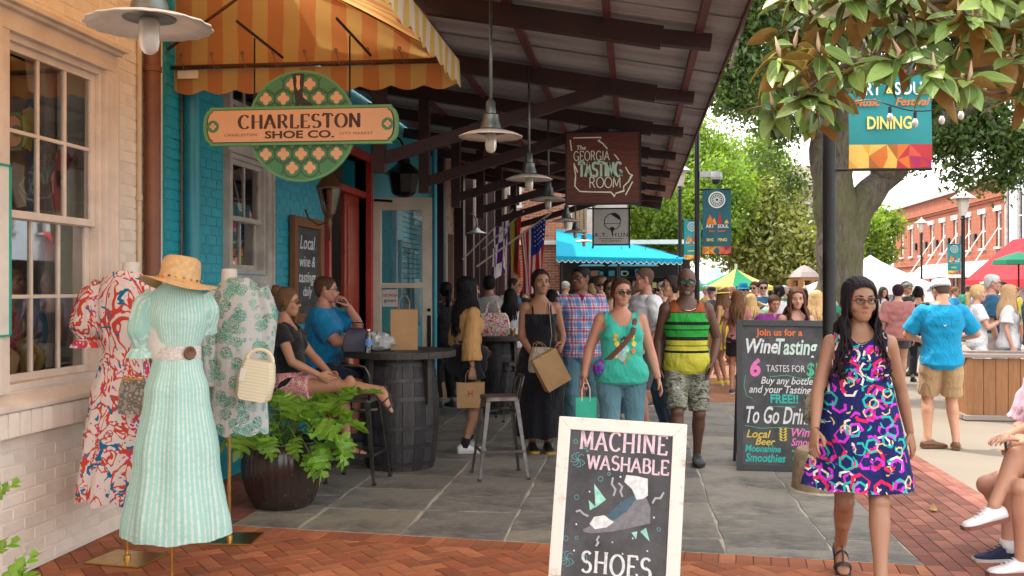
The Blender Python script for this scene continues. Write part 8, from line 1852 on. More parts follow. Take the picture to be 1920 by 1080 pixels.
for q in range(34):
 if q % 2: continue
 a = 2 * math.pi * q / 34; mb = MB(); mb.ball((.1075 * math.cos(a),.114 * math.sin(a),.034 + .004 * math.sin(3 * a)),(.008,.008,.006),8,6); put(mb,'bead',[m_brshoe,ck_y,m_brass,ck_o][q // 2 % 4],hat,smooth=True)
mannequin(430,6.33,True,1.66,'dress form wearing the green coral print tunic',R(5),(.0,0))
gown(446,6.33,[(1.665,.07,.06,.2),(1.63,.12,.09,.2),(1.56,.165,.11,.2),(1.42,.175,.125,.3),(1.2,.175,.14,.6),(.95,.18,.16,.9),(.685,.19,.17,1)],m_coral,'print_tunic','white tunic with green coral print and long sleeves on the right dress form',0,.03,8,
 [([(-.13,0,1.60),(-.15,-.05,1.42),(-.155,-.08,1.2),(-.14,-.09,.98)],[.055,.07,.07,.05],0),([(.14,.0,1.60),(.18,.03,1.44),(.17,.03,1.25),(.15,.03,1.1)],[.055,.065,.06,.05],0)],8)
def woven_bag():
 p = P(474,540,6.05); root = empty('woven_handbag',(p.x,p.y,1.6 - 210 * 6.05 / FPX),R(10),'cream woven straw handbag with curved handle and white tag hanging at the print tunic','bag'); root.rotation_euler[1] = R(10)
 m = NB('cream_weave'); s = m.sep(); f = m.math('SINE',m.math('MULTIPLY',s[2],330)); m.bump(f,.25,.002); mm = m.fin(m.mix(m.ramp(f,[(.2,0.),(.7,1.)]),(.68,.62,.45),(.74,.68,.50)),.8)
 mb = MB(); mb.rings([[(cx + x * w,y * .06,z) for x,y in ((-1,-.5),(-.8,-1),(.8,-1),(1,-.5),(1,.5),(.8,1),(-.8,1),(-1,.5))] for z,w,cx in ((0,.085,.0),(.02,.105,0),(.13,.11,0),(.22,.095,0),(.245,.085,0))]); put(mb,'bag_body',mm,root,smooth='auto')
 mb = MB(); mb.tube([(-.08 * math.cos(a) ,0,.235 + .075 * math.sin(a)) for a in [math.pi * q / 12 for q in range(13)]],.012,10); put(mb,'handle',mm,root,smooth=True); mb = MB(); mb.box((-.075,-.066,.15),(.032,.002,.08)); put(mb,'price_tag',m_wpaint,root)
woven_bag()
def clutch():
 p = P(250,540,5.6); root = empty('clutch_bag',(p.x,p.y,1.6 - 236 * 5.6 / FPX),R(-6),'small grey leopard print clutch hanging between the patterned and mint dresses','bag'); b = NB('leopard_print'); v = b.vor(34); mm = b.fin(b.ramp(v.outputs['Distance'],[(0,(.42,.38,.33)),(.35,(.36,.32,.28)),(.42,(.13,.11,.095)),(.62,(.15,.13,.11)),(.68,(.30,.27,.24))]),.6)
 mb = MB(); mb.rings([[(x * w,y * .025,z) for x,y in ((-1,-.6),(-.9,-1),(.9,-1),(1,-.6),(1,.6),(.9,1),(-.9,1),(-1,.6))] for z,w in ((0,.085),(.02,.09),(.14,.082),(.19,.066))]); put(mb,'bag_body',mm,root,smooth='auto'); mb = MB(); mb.box((0,0,.195),(.135,.02,.012)); mb.ball((0,0,.21),.009,8,6); put(mb,'clasp',m_brass,root)
 mb = MB(); mb.tube([(-.07,0,.19),(-.05,.01,.32),(0,.02,.45),(.05,.01,.33),(.07,0,.19)],.002,5); put(mb,'chain',m_zinc,root)
clutch()
# ================================================================== the people
def handbag_at(s,i,label,m,w,dp,h,rz=0,drop=.02,mark=None,tilt=0,mh=None,hh=.12):
 hand = s.root.matrix_basis @ (s.HMs[i] @ Vector((.09,0,-.03))); return paper_bag(Vector((hand.x,hand.y,hand.z - h - hh + drop)),w,dp,h,rz,label,m,True,mark,tilt,mh=mh)
# 1 walking woman
s = Person('person','young woman with glasses walking forward in navy dress with bright hexagon pattern',1612,5.3,-13,1.665,'f',0.0,SKM,.0075,head=(13,2),hands=[(-.255,-.20,.90),(.285,.10,.84)],feet=[(-.07,.33,.17),(.06,-.42,.085)],footpitch=(36,0),poles=[((-.4,1,0),(.5,1,0)),((0,-1,0),(0,-1,0))],footyaw=(6,-4),bust=.9,palm=((.9,.7,0),(-.9,.5,0)),curl=('open','open'))
s.top(m_hex,'dress_top',0,.02,'sleeveless',.014,A=.003,scoop=.475); s.skirt(m_hex,'dress_skirt',.285,.565,.278,.22,.085,6,4,.022,(-.01,-.09),.008,1.0); s.sandals(m_blsh)
s.facebits((.38,.13,.11),(.02,.013,.01),smile=0); s.hair('long',(.020,.015,.018),.34,.030,1.25,3,210,True,68); s.glasses(mat('dark_red_frame',(.08,.015,.012),.3),m_lensc,.0235,.0155,.0021)
mb = MB(); mb.tube([s.T @ Vector((x,-.066 - .06 * (1 - (x / .065) ** 2) * .5,.53 - .065 * (1 - (x / .065) ** 2))) for x in [(-1 + q / 5) * .065 for q in range(11)]],.0012,5); mb.ball(s.T @ Vector((0,-.104,.455)),.005,8,6); mb.build('necklace',m_brass,s.root)
mb = MB(); M = s.HMs[0]; mb.tube([M @ Vector((-.012,.027 * math.cos(a),.021 * math.sin(a))) for a in [2 * math.pi * q / 16 for q in range(17)]],.0022,5); mb.build('bracelet',m_brshoe,s.root)
mb = MB(); mb.ball(s.HM @ Vector((-.079,-.004,.10)),.011,10,8); mb.tube([s.HM @ Vector((-.082,-.008,.10)),s.HM @ Vector((-.080,-.014,.078))],.004,6); mb.build('earbud',m_wpaint,s.root,smooth=True)
hp = s.root.matrix_basis @ Vector((-.20,.10,.86)); pr = empty('shoulder_bag',hp,YAW,'small dark patterned bag under the walking woman hand','bag'); mb = MB(); mb.rings([[(x * w,y * .03,z) for x,y in ((-1,-.7),(-.8,-1),(.8,-1),(1,-.7),(1,.7),(.8,1),(-.8,1),(-1,.7))] for z,w in ((0,.07),(.02,.085),(.13,.08),(.16,.06))]); put(mb,'bag_body',m_camo,pr,smooth='auto')
# 2, 3 seated pair at the barrel table
s = Person('person','seated woman with messy bun, black top and pink shorts stretching one leg out',545,8.15,84,1.70,'f',.08,SKT,.0095,hipz=.80,lean=-4,head=(8,2),hands=[(-.17,-.30,.93),(.02,-.34,.92)],feet=[(-.10,-.88,.80),(.12,-.45,.32)],footyaw=(0,0),footpitch=(48,0),poles=[((-.6,.8,-.3),(.6,.8,-.3)),((0,-.1,1),(0,-.4,1))])
s.top(m_blkc,'black_top',.42,-.03,'scoop',.014,.014,.02,.004,scoop=.46); s.pants(m_pinkfl,'shorts',.48,.018,.03,.12); s.sandals(m_blsh); s.facebits(lip=(.38,.14,.12)); s.hair('bun',(.15,.085,.045),seed=2,vol=1.2); s.glasses(m_brshoe,m_lensd,.024,.018)
mb = MB(); mb.tube([s.HM @ Vector((-.083,.008 + .018 * math.cos(a),.055 + .022 * math.sin(a))) for a in [2 * math.pi * q / 16 for q in range(17)]],.0018,5); mb.build('earring',m_brass,s.root)
s = Person('person','seated man in bright blue shirt with glasses, chin propped on his hand',597,9.1,86,1.80,'m',.16,(.50,.25,.18),.011,hipz=.86,lean=6,head=(10,0),hands=[(-.17,-.46,1.085),(.05,-.25,1.40)],feet=[(-.14,-.35,.30),(.14,-.35,.30)],poles=[((-.6,.6,-.6),(.8,-.6,-1)),((-.2,-.4,1),(.2,-.4,1))],palm=((0,0,-1),(-.6,.6,0)),curl=('open','grip'))
s.top(m_bluepolo,'blue_shirt',.8,-.10,'crew',.026,.026,.03,.006,.02); s.pants(m_navy,'shorts',.9,.02,.03); s.shoes(m_grey,m_bsole); s.facebits(brow=(.10,.05,.03)); s.hair('short',(.09,.045,.028),vol=.7); s.glasses(m_black,m_glass2,.024,.016)
# 4 person inside the doorway
p = Vector((WX - .12,DO[0] + .55,0)); s = Person('person','person in green shirt standing inside the red doorway',0,11.4,150,1.66,'m',.05,SKL,.018,pos=p); s.top(m_greenT,'green_shirt',.6,-.1,'crew',.02,.02,.02); s.pants(m_grey,'trousers',1.95,.012,.0); s.hair('short',(.03,.02,.015)); s.shoes(m_blsh,m_bsole)
# 5 tan knit woman
s = Person('person','woman with long black hair in tan knit top, dark skirt and white sneakers',872,9.75,116,1.72,'f',.10,SKM,.010,head=(-6,0),hands=[(-.235,.03,.82),(.18,-.22,1.0)],feet=[(-.10,.05,.085),(.10,-.08,.085)],footyaw=(-10,-60),curl=('grip','open'),lean=3)
s.top(m_knit,'knit_top',1.72,.16,'crew',.022,.018,.055,.005,.02); s.pants(m_blkk,'dark_skirt',.42,.022,.03,.2); s.shoes(m_lwhite,m_sole); s.socks(m_blkc,.16); s.hair('long',(.010,.009,.011),.36,.008,1.25,5,150,False)
s.skirt(m_blkk,'tied_jacket',.17,.80,.235,.225,.10,5,8,.02,(.02,.04),.05)
handbag_at(s,0,'small brown paper bag with red mark in the hand of the woman in tan knit',m_kraft,.26,.12,.24,R(8),mark=('H',GOLD[3]),hh=.07)
# 6 black dress woman
s = Person('person','tall young woman in long black strappy dress with beige crossbody bag, frowning',1013,9.75,8,1.80,'f',0.0,(.33,.165,.10),.0095,head=(12,2),hands=[(-.10,-.16,.93),(.17,-.20,1.02)],feet=[(-.07,.05,.085),(.07,-.0,.085)],poles=[((-.6,1,-.6),(.5,1,-.8)),((0,-1,0),(0,-1,0))],curl=('open','grip'),palm=((0,1,0),(-1,0,0)),bust=.85)
s.top(m_blkk,'dress_bodice',0,-.02,'strap',.010,A=.002,scoop=.405); s.skirt(m_blkk,'dress_skirt',.10,.155,.25,.24,.045,8,6,.02,(0,0),.012,.6); s.shoes(mat('black_boot',(.02,.02,.02),.5),mat('mustard_sole',(.55,.30,.04),.7)); s.facebits((.36,.12,.11)); s.hair('pony',(.03,.018,.014),.3,vol=1.1,seed=4)
c = s.root.matrix_basis @ Vector((-.02,-.165,.79)); bg = empty('crossbody_bag',c,.15,'beige crossbody bucket bag on the woman in the long black dress','bag'); m_beige = mat('beige_leather',(.50,.43,.36),.55,var=.15); mb = MB(); mb.rings([[(x * w,y * .06,z) for x,y in ((-1,-.5),(-.75,-1),(.75,-1),(1,-.5),(1,.5),(.75,1),(-.75,1),(-1,.5))] for z,w in ((0,.11),(.02,.125),(.12,.12),(.2,.10),(.24,.085))]); put(mb,'bag_body',m_beige,bg,smooth='auto'); mb = MB(); mb.box((0,-.064,.13),(.16,.01,.09)); put(mb,'flap',m_beige,bg,bevel=.004)
mb = MB(); a = s.root.matrix_basis @ (s.T @ Vector((.085,-.075,.51))) - c; mb.tube([Vector((.08,0,.22)),Vector((.10,-.04,.35)),a.lerp(Vector((.10,-.04,.35)),.5) + Vector((.0,-.02,0)),a],[(.014,.003)] * 4,6); put(mb,'strap',m_beige,bg)
handbag_at(s,1,'large plain brown paper bag held by the woman in the long black dress',m_kraft,.26,.12,.34,R(25),tilt=R(-28),hh=.03)
# 7 plaid man
s = Person('person','man in red and blue plaid short sleeve shirt looking to his right',1089,10.4,4,1.85,'m',.07,SKB,.011,head=(-48,0),hands=[(-.27,-.08,.88),(.25,-.05,.86)])
s.top(m_plaid,'plaid_shirt',.85,-.12,'v',.024,.024,.025,.006,.02); s.pants(m_denim,'jeans',1.93,.014,.01); s.shoes(m_grey,m_sole); s.facebits((.20,.07,.06)); s.hair('buzz',(.012,.010,.010)); s.glasses(m_black,m_glass2)
mb = MB(); mb.tube([s.T @ Vector((.055 * math.cos(a),-.01 + .065 * math.sin(a),.545 + .01 * math.sin(a))) for a in [2 * math.pi * q / 20 for q in range(21)]],[(.008,.016)] * 21,6); mb.build('collar',clothm('red_collar',(.5,.03,.12)),s.root,smooth=True)
# 8 turquoise tank woman
s = Person('person','woman in turquoise tank top and jeans with sunglasses carrying a small green bag',1164,8.35,3,1.70,'f',.27,(.50,.25,.17),.0095,head=(12,3),hands=[(-.33,-.10,.885),(.315,-.06,.865)],feet=[(-.12,-.12,.085),(.12,.08,.085)],curl=('grip','open'),poles=[((-.4,1,0),(.4,1,0)),((0,-1,0),(0,-1,0))])
s.top(m_tealtop,'tank_top',0,-.08,'tank',.014,A=.004,scoop=.42,hemflare=.02); s.pants(m_denim,'jeans',1.9,.010,.012,.08,.003); s.shoes(m_lwhite,m_sole); s.facebits((.42,.16,.14),(.06,.03,.02)); s.hair('pony',(.07,.032,.02),.30,vol=1.0,seed=6); s.glasses(m_brshoe,m_lensd,.026,.019)
def shirt_print(s):
 def on(x,z):     # a point on the front of the chest
  Ss = s.secs(.017,z,z + .001)[0]; y = Ss[3] - Ss[2] * math.sqrt(max(.05,1 - (abs(x) / Ss[1]) ** 2.2)); y2 = -.072 - s.fat * .09 - (.068 * (1 + s.fat * 1.2)) * math.exp(-((z - .345) / .07) ** 2) * math.exp(-((abs(x) - .06) / .07) ** 2)
  return s.T @ Vector((x,min(y,y2 if abs(z - .345) < .1 else y) - .006,z))
 rnd = random.Random(3)
 for (x,z,r_,m) in ((-.08,.33,.030,ck_y),(-.06,.27,.022,ck_y),(.075,.335,.030,ck_y),(.085,.27,.022,ck_y),(.08,.21,.02,ck_o),(-.07,.17,.018,ck_y),(0,.30,.030,m_blackp),(.0,.285,.018,ck_w),(.0,.22,.045,ck_m),(-.02,.17,.04,mat('print_grey',(.30,.45,.45),.8)),(.03,.165,.03,m_lgreen),(.0,.115,.012,ck_o)):
  mb = MB(); q = [on(x + r_ * math.cos(a) * (1 + .2 * math.sin(5 * a)),z + r_ * 1.1 * math.sin(a) * (1 + .2 * math.cos(4 * a))) for a in [2 * math.pi * i / 12 for i in range(12)]]; c = on(x,z); mb.add([tuple(c)] + [tuple(v) for v in q],[(0,i + 1,(i + 1) % 12 + 1) for i in range(12)]); mb.build('shirt_print',m,s.root)
shirt_print(s)
mb = MB(); pts = [s.T @ Vector(v) for v in ((.10,.02,.535),(.105,-.10,.47),(.07,-.20,.36),(-.02,-.19,.25),(-.12,-.17,.15),(-.19,-.10,.08))]; mb.tube(pts,[(.020,.004)] * 6,8); b = NB('woven_strap'); st = b.math('SINE',b.math('MULTIPLY',b.sep()[2],150)); mb.build('bag_strap',b.fin(b.ramp(st,[(0,(.12,.04,.03)),(.45,(.30,.16,.10)),(.55,(.10,.03,.03))]),.8),s.root,smooth=True)
mb = MB(); mb.ball(s.T @ Vector((-.20,-.12,.06)),(.06,.05,.075),12,9); mb.build('belt_bag',pattern('bag_print',lambda b: b.ramp(b.noise(20,2).outputs['Fac'],[(0,(.16,.03,.3)),(.5,(.03,.16,.3)),(.6,(.4,.05,.1))],'CONSTANT')),s.root,smooth=True)
m_gbag = mat('green_gift_paper',(.02,.42,.27),.6,var=.08); handbag_at(s,0,'small bright green gift bag held by the woman in turquoise',m_gbag,.17,.09,.22,R(5),mh=m_wpaint,hh=.10)
# 9 striped tank man
s = Person('person','bald man in black, green and yellow striped tank top with camouflage shorts and sunglasses',1287,8.9,-2,1.80,'m',.05,SKD,.010,head=(-3,4),hands=[(-.245,-.04,.86),(.21,-.06,.90)],feet=[(-.11,-.18,.085),(.11,.12,.10)],poles=[((-.5,1,-.2),(.8,.8,-.1)),((0,-1,0),(0,-1,0))],curl=('open','open'))
s.top(m_rasta,'striped_tank',0,-.09,'tank',.022,A=.004,scoop=.43,hemflare=.022); s.pants(m_camo,'camouflage_shorts',.95,.012,.022,.06); s.shoes(m_grey,m_bsole); s.facebits((.14,.06,.055),(.02,.02,.02)); s.glasses(m_black,mat('green_mirror_lens',(.01,.10,.06),.08,spec=.8),.028,.018)
mb = MB(); mb.ball(s.HM @ Vector((0,-.076,.022)),(.027,.022,.020),12,8); mb.build('goatee',mat('grey_beard',(.22,.20,.19),.9,var=.4,scale=60),s.root,smooth=True)
for r_,mm in ((.062,m_brass),(.078,m_whitec),(.09,m_brass)): mb = MB(); mb.tube([s.T @ Vector((r_ * math.cos(a) * 1.05,-.02 + r_ * math.sin(a) * 1.0,.53 - (.05 + r_ * .3) * max(0,-math.sin(a)) + .0)) for a in [2 * math.pi * q / 26 for q in range(27)]],.0042,6); mb.build('necklace',mm,s.root)
# 10 .. people directly behind
s = Person('person','man in white T-shirt and sunglasses behind the woman in turquoise tank top',1209,10.6,-70,1.84,'m',.10,(.42,.20,.14),.013,head=(-14,0),hands=[(-.25,-.15,.95),(.25,-.15,.95)]); s.top(m_whitec,'white_shirt',.8,-.1,'crew',.024,.024,.03,.007); s.pants(m_grey,'shorts',.9,.02,.02); s.shoes(m_grey,m_sole); s.facebits(); s.hair('buzz',(.10,.06,.04),vol=.6); s.glasses(m_black,m_lensd)
s = Person('person','woman with dark hair and sunglasses between plaid man and turquoise woman',1145,11.8,5,1.73,'f',.05,SKT,.015,head=(6,0)); s.top(m_coralc if False else m_rose,'top',0,-.05,'tank',.012,A=.002); s.pants(m_denimd,'jeans',1.9,.01); s.shoes(m_grey,m_sole); s.facebits(); s.hair('pony',(.05,.026,.018),.2); s.glasses(m_black,m_lensd,.026,.018)
s = Person('person','man in brown cap and sunglasses behind the plaid shirt man',1126,13.2,0,1.78,'m',.06,SKL,.018); s.top(m_greyT,'shirt',.8,-.1); s.pants(m_khaki,'shorts',.9,.02,.02); s.shoes(m_grey,m_sole); s.facebits(); s.hair('short',(.05,.03,.02)); s.cap(m_brshoe); s.glasses(m_black,m_lensd)
s = Person('person','woman in glasses with dark hair facing left behind the striped tank man',1259,10.9,-62,1.76,'f',.05,SKT,.014,head=(-12,0)); s.top(m_navy,'top',.3,-.05,'scoop',.012); s.pants(m_denimd,'jeans',1.9,.01); s.shoes(m_grey,m_sole); s.facebits(); s.hair('pony',(.03,.02,.016),.25); s.glasses(m_black,m_glass2)
s = Person('person','grey haired man in blue shirt seen between white T-shirt and glasses woman',1243,13.5,-40,1.70,'m',.08,SKL,.018,head=(-20,0)); s.top(m_bluepolo,'shirt',.8,-.1); s.pants(m_khaki,'shorts',.9,.02,.02); s.shoes(m_grey,m_sole); s.facebits(); s.hair('short',(.38,.36,.34)); s.glasses(m_black,m_lensd)
s = Person('person','man in pale grey T-shirt seen from behind at the farther barrel table',926,14.2,175,1.79,'m',.06,SKM,.015,hands=[(-.24,-.12,.92),(.27,.0,.88)],side=6); s.top(m_greyT,'shirt',.75,-.1,'crew',.020,.018,.022,.003); s.pants(m_grey,'shorts',.95,.02,.02); s.shoes(m_grey,m_sole); s.hair('short',(.012,.010,.010),vol=1.5)
s = Person('person','bald man in dark blue polo standing under the flags',962,15.8,70,1.78,'m',.08,(.36,.17,.12),.018,head=(10,0)); s.top(m_navyp,'polo',.8,-.1); s.pants(m_khaki,'shorts',.9,.02,.02); s.shoes(m_grey,m_sole); s.facebits(); s.hair('buzz',(.05,.03,.02)); s.glasses(m_black,m_glass2)
s = Person('person','girl with long dark hair in white T-shirt behind the far barrel table',957,13.7,165,1.60,'f',.0,SKM,.015); s.top(m_whitec,'shirt',.6,-.05,'crew',.018,.018,.02); s.pants(m_rose,'shorts',.5,.018,.02); s.shoes(m_lwhite,m_sole); s.hair('long',(.012,.010,.010),.25,.01,1.1,9,44,False)
s = Person('person','woman with bare raised arm at the doorway of the brown brick shop',836,13.4,-150,1.70,'f',.0,SKB,.016,hands=[(-.15,-.2,1.45),(.24,-.05,.9)]); s.top(m_blkc,'top',.3,-.05,'scoop',.014); s.pants(m_blkc,'trousers',1.9,.012); s.shoes(m_grey,m_bsole); s.facebits((.2,.08,.07)); s.hair('pony',(.012,.010,.010),.2)
# right of the stripes man, around the wine board
s = Person('person','woman in mustard yellow dress and green and yellow bucket hat, seen from behind',1356,16.4,-128,1.62,'f',.02,SKT,.016,head=(-5,4),hands=[(-.2,-.2,1.1),(.22,-.18,1.0)]); s.top(m_yel,'dress_top',0,.0,'strap',.016,A=.003); s.skirt(m_yel,'dress_skirt',.18,.60,.235,.20,.05,8,3); s.shoes(ck_y,m_sole); s.hair('long',(.16,.08,.04),.40,.01,1,12,44,False); s.sunhat(m_byel,.14,m_greenT)
s = Person('person','blonde woman in pale mint shirt raising her arm to her hair',1408,15.2,168,1.52,'f',.02,SKL,.016,hands=[(-.20,-.10,1.55),(.22,-.15,1.0)],poles=[((-1,-.2,1),(1,.6,0)),((0,-1,0),(0,-1,0))]); s.top(m_mintc,'shirt',.6,-.05,'crew',.02,.02,.02); s.pants(m_blkc,'shorts',.45,.018,.02); s.shoes(m_lwhite,m_sole); s.hair('long',(.55,.36,.16),.20,.018,1.1,7,50,False)
s = Person('person','brown haired woman in dark top next to the yellow dress woman',1383,15.0,160,1.58,'f',.02,SKT,.017); s.top(m_rose,'top',.4,-.05,'scoop',.014); s.pants(m_blkc,'shorts',.6,.016,.02); s.shoes(m_grey,m_sole); s.hair('long',(.14,.065,.03),.34,.012,1,8,44,False)
s = Person('person','smiling brown haired woman in black tank top above the wine chalkboard',1493,10.4,2,1.62,'f',.06,(.58,.32,.24),.011,head=(-8,8)); s.top(m_blkc,'tank_top',0,-.05,'tank',.012,A=.002,scoop=.43); s.pants(m_denimd,'shorts',.6,.016,.02); s.shoes(m_grey,m_sole); s.facebits((.50,.14,.12),smile=1.5); s.hair('long',(.11,.045,.028),.22,.014,1.0,10,54)
s = Person('person','person with long wavy blonde hair seen from behind beside the black post',1530,12.6,175,1.58,'f',.0,SKL,.015); s.top(m_lav,'top',.4,-.05,'scoop',.014); s.pants(m_khaki,'shorts',.6,.016,.02); s.shoes(m_lwhite,m_sole); s.hair('long',(.58,.38,.18),.36,.02,1.1,11,54,False)
s = Person('person','man in purple polo looking down, behind the wine chalkboard',1449,12.8,8,1.53,'m',.12,(.45,.22,.15),.015,head=(0,18)); s.top(m_purp,'polo',.8,-.1,'v',.024,.024,.03); s.pants(m_khaki,'shorts',.9,.02,.02); s.shoes(m_grey,m_sole); s.facebits(); s.hair('short',(.07,.035,.02),vol=.6)
s = Person('person','person in bright blue bucket hat and lavender shirt under the umbrella',1393,17.5,12,1.70,'m',.06,SKL,.02); s.top(m_lav,'shirt',.8,-.1); s.pants(m_khaki,'shorts',.9,.02,.02); s.shoes(m_grey,m_sole); s.facebits(); s.sunhat(m_bluepolo,.12); s.glasses(m_black,m_lensd)
s = Person('person','man in black cap and dark shirt left of the yellow hat',1334,18.5,-20,1.66,'m',.08,SKL,.02); s.top(m_grey,'shirt',.8,-.1); s.pants(m_khaki,'shorts',.9,.02,.02); s.shoes(m_grey,m_sole); s.facebits(); s.cap(m_blkc)
s = Person('person','person in dusty rose oversized shirt walking away behind the woman in navy dress',1684,15.9,162,1.67,'m',.05,SKL,.015,feet=[(-.09,-.2,.085),(.09,.22,.13)],footpitch=(0,25)); s.top(m_rose,'shirt',.95,-.22,'crew',.035,.03,.03,.007,.03); s.pants(m_grey,'shorts',.5,.018,.02); s.shoes(m_blkc,m_wpaint); s.hair('short',(.03,.012,.02),vol=1.5)
s = Person('person','man in camouflage cap behind the person in dusty rose shirt',1700,18.3,30,1.74,'m',.04,SKT,.02); s.top(m_blkc,'shirt',.8,-.1); s.pants(m_grey,'trousers',1.9,.014); s.shoes(m_blkc,m_bsole); s.facebits(); s.hair('short',(.02,.015,.01)); s.cap(m_camo)
s = Person('person','woman with black hair and tan bag right of the camouflage cap man',1722,17.0,150,1.64,'f',.04,SKM,.02); s.top(m_blkc,'top',.3,-.05,'scoop'); s.pants(m_blkc,'trousers',1.9,.012); s.shoes(m_blkc,m_bsole); s.hair('bun',(.012,.01,.01))
# 28 man in the azure shirt
s = Person('person','man in bright azure shirt, khaki shorts and white cap standing with his back turned',1766,9.95,168,1.73,'m',.12,(.56,.31,.20),.0095,head=(18,12),hands=[(-.20,-.28,1.10),(.16,-.28,1.08)],feet=[(-.13,.02,.085),(.13,-.02,.085)],footyaw=(-10,-72),poles=[((-1,.5,-.4),(1,.5,-.4)),((0,-1,0),(0,-1,0))])
s.top(m_blueshirt,'azure_shirt',.82,-.14,'crew',.020,.018,.022,.0045,.018); s.pants(m_khaki,'khaki_shorts',.88,.012,.03,.05); s.shoes(m_brshoe,m_brshoe,'loafer',-.012); s.hair('short',(.10,.07,.05),vol=.5); s.cap(m_whitec,0,True)
mb = MB(); c = s.T @ Vector((.0,.158,.34)); mb.add([tuple(c + Vector(v)) for v in ((-.018,0,.012),(.0,0,-.012),(.02,0,.008),(.0,0,.003))],[(0,1,2,3)]); mb.build('back_logo',m_whitec,s.root)
mb = MB(); mb.tube([s.T @ Vector((x,.118 + .012,.40 + .004 * math.cos(x * 30))) for x in (-.14,-.07,0,.07,.14)],[(.003,.006)] * 5,5); mb.build('yoke_seam',m_blueshirt,s.root)
# people behind the planter
s = Person('person','blonde woman in white shirt with raised hands beside the planter, looking right',1833,13.6,72,1.66,'f',.03,(.58,.33,.24),.013,hands=[(-.1,-.30,1.22),(.05,-.30,1.22)]); s.top(m_whitec,'shirt',.6,-.1,'crew',.020,.018,.022,.003); s.pants(m_whitec,'trousers',1.9,.014); s.shoes(m_lwhite,m_sole); s.facebits(); s.hair('pony',(.58,.40,.20),.22,vol=1.4)
s = Person('person','grey haired man in navy polo looking right, standing behind the planter',1861,14.3,66,1.81,'m',.10,(.52,.28,.20),.013); s.top(m_navyp,'polo',.85,-.12,'crew',.026,.026,.03,.006); s.pants(m_greyT,'shorts',.95,.02,.02); s.shoes(m_lwhite,m_sole); s.facebits(); s.hair('short',(.50,.49,.48),vol=1.1); s.glasses(m_black,m_glass2)
s = Person('person','young woman with straight fair hair in loose white T-shirt at the planter',1893,13.5,60,1.66,'f',.0,(.58,.33,.24),.013); s.top(m_whitec,'shirt',.7,-.14,'crew',.028,.022,.03,.004,.03); s.pants(m_denim,'shorts',.4,.016,.02); s.shoes(m_lwhite,m_sole); s.facebits(); s.hair('long',(.48,.30,.16),.28,.006,1.0,14,50,False)
s = Person('person','person in dark blue polo right of the fair haired young woman',1938,13.4,60,1.76,'m',.12,SKT,.016,hands=[(-.22,-.25,1.1),(.22,-.2,1.0)]); s.top(m_navyp,'polo',.8,-.12,'crew',.026,.026,.03); s.pants(m_grey,'shorts',.9,.02,.02); s.shoes(m_grey,m_sole); s.facebits(); s.hair('short',(.05,.03,.02))
# two seated at the right edge
bn = empty('park_bench',tuple(P(2010,540,5.85)[:2]) + (0,),0,'timber bench mostly beyond the right picture edge','bench')
for q in range(4): mb = MB(); mb.box((.12,-.32 + q * .21,.42),(.44,.19,.04)); put(mb,'seat_slat',m_planter,bn)
for x in (-.05,.29): mb = MB(); mb.box((x,0,.2),(.06,.7,.4)); put(mb,'leg',m_black,bn)
s = Person('person','seated man in pink shirt and dark sneakers holding a plastic cup at the right edge',2000,6.05,-88,1.78,'m',.12,(.56,.29,.21),.011,hipz=.53,lean=8,head=(0,0),hands=[rel(2000,6.05,-88,1.78,(1905,812,6.1)),rel(2000,6.05,-88,1.78,(1922,842,5.85))],feet=[rel(2000,6.05,-88,1.78,(1925,1015,6.2)),rel(2000,6.05,-88,1.78,(1890,1025,5.85))],poles=[((-1,.5,-.5),(1,.5,-.5)),((-.1,-1,1),(.1,-1,1))],curl=('open','grip'))
s.top(m_pinkpolo,'pink_polo',.9,-.12,'crew',.028,.026,.03,.006); s.pants(m_greyT,'shorts',.6,.024,.03); s.shoes(m_navy,m_sole); s.socks(m_whitec,.1); s.facebits(); s.hair('short',(.07,.04,.025))
s = Person('person','seated woman with legs crossed in white sneakers at the lower right corner',2040,5.55,-86,1.70,'f',.06,(.50,.27,.18),.0095,hipz=.52,lean=5,hands=[(-.12,-.42,.78),(.12,-.42,.80)],feet=[rel(2040,5.55,-86,1.7,(1862,952,5.5)),rel(2040,5.55,-86,1.7,(1915,1050,5.5))],poles=[((-1,.5,-.5),(1,.5,-.5)),((0,-.6,1),(0,-1,1))],footyaw=(0,0),footpitch=(12,0),palm=((0,0,-1),(0,0,-1)))
s.top(m_whitec,'top',.5,-.1,'scoop',.02,.02,.02); s.pants(m_denim,'shorts',.45,.018,.025); s.shoes(m_lwhite,m_gum); s.facebits(); s.hair('long',(.12,.06,.03),.25,.01,1,3,40)
cp = P(1896,836,5.75); cup = empty('plastic_cup',(cp.x,cp.y,cp.z - .06),0,'clear plastic cup of beer held by the seated man at the right edge','cup'); mb = MB(); mb.lathe([(0,0),(.03,0),(.043,.12),(.045,.122),(.041,.12),(.028,.004),(0,.004)],24); put(mb,'cup',m_glass2,cup,smooth='auto'); mb = MB(); mb.lathe([(0,.005),(.0285,.005),(.034,.05),(0,.05)],20); put(mb,'drink',mat('pale_beer',(.45,.24,.05),.2),cup,smooth='auto')
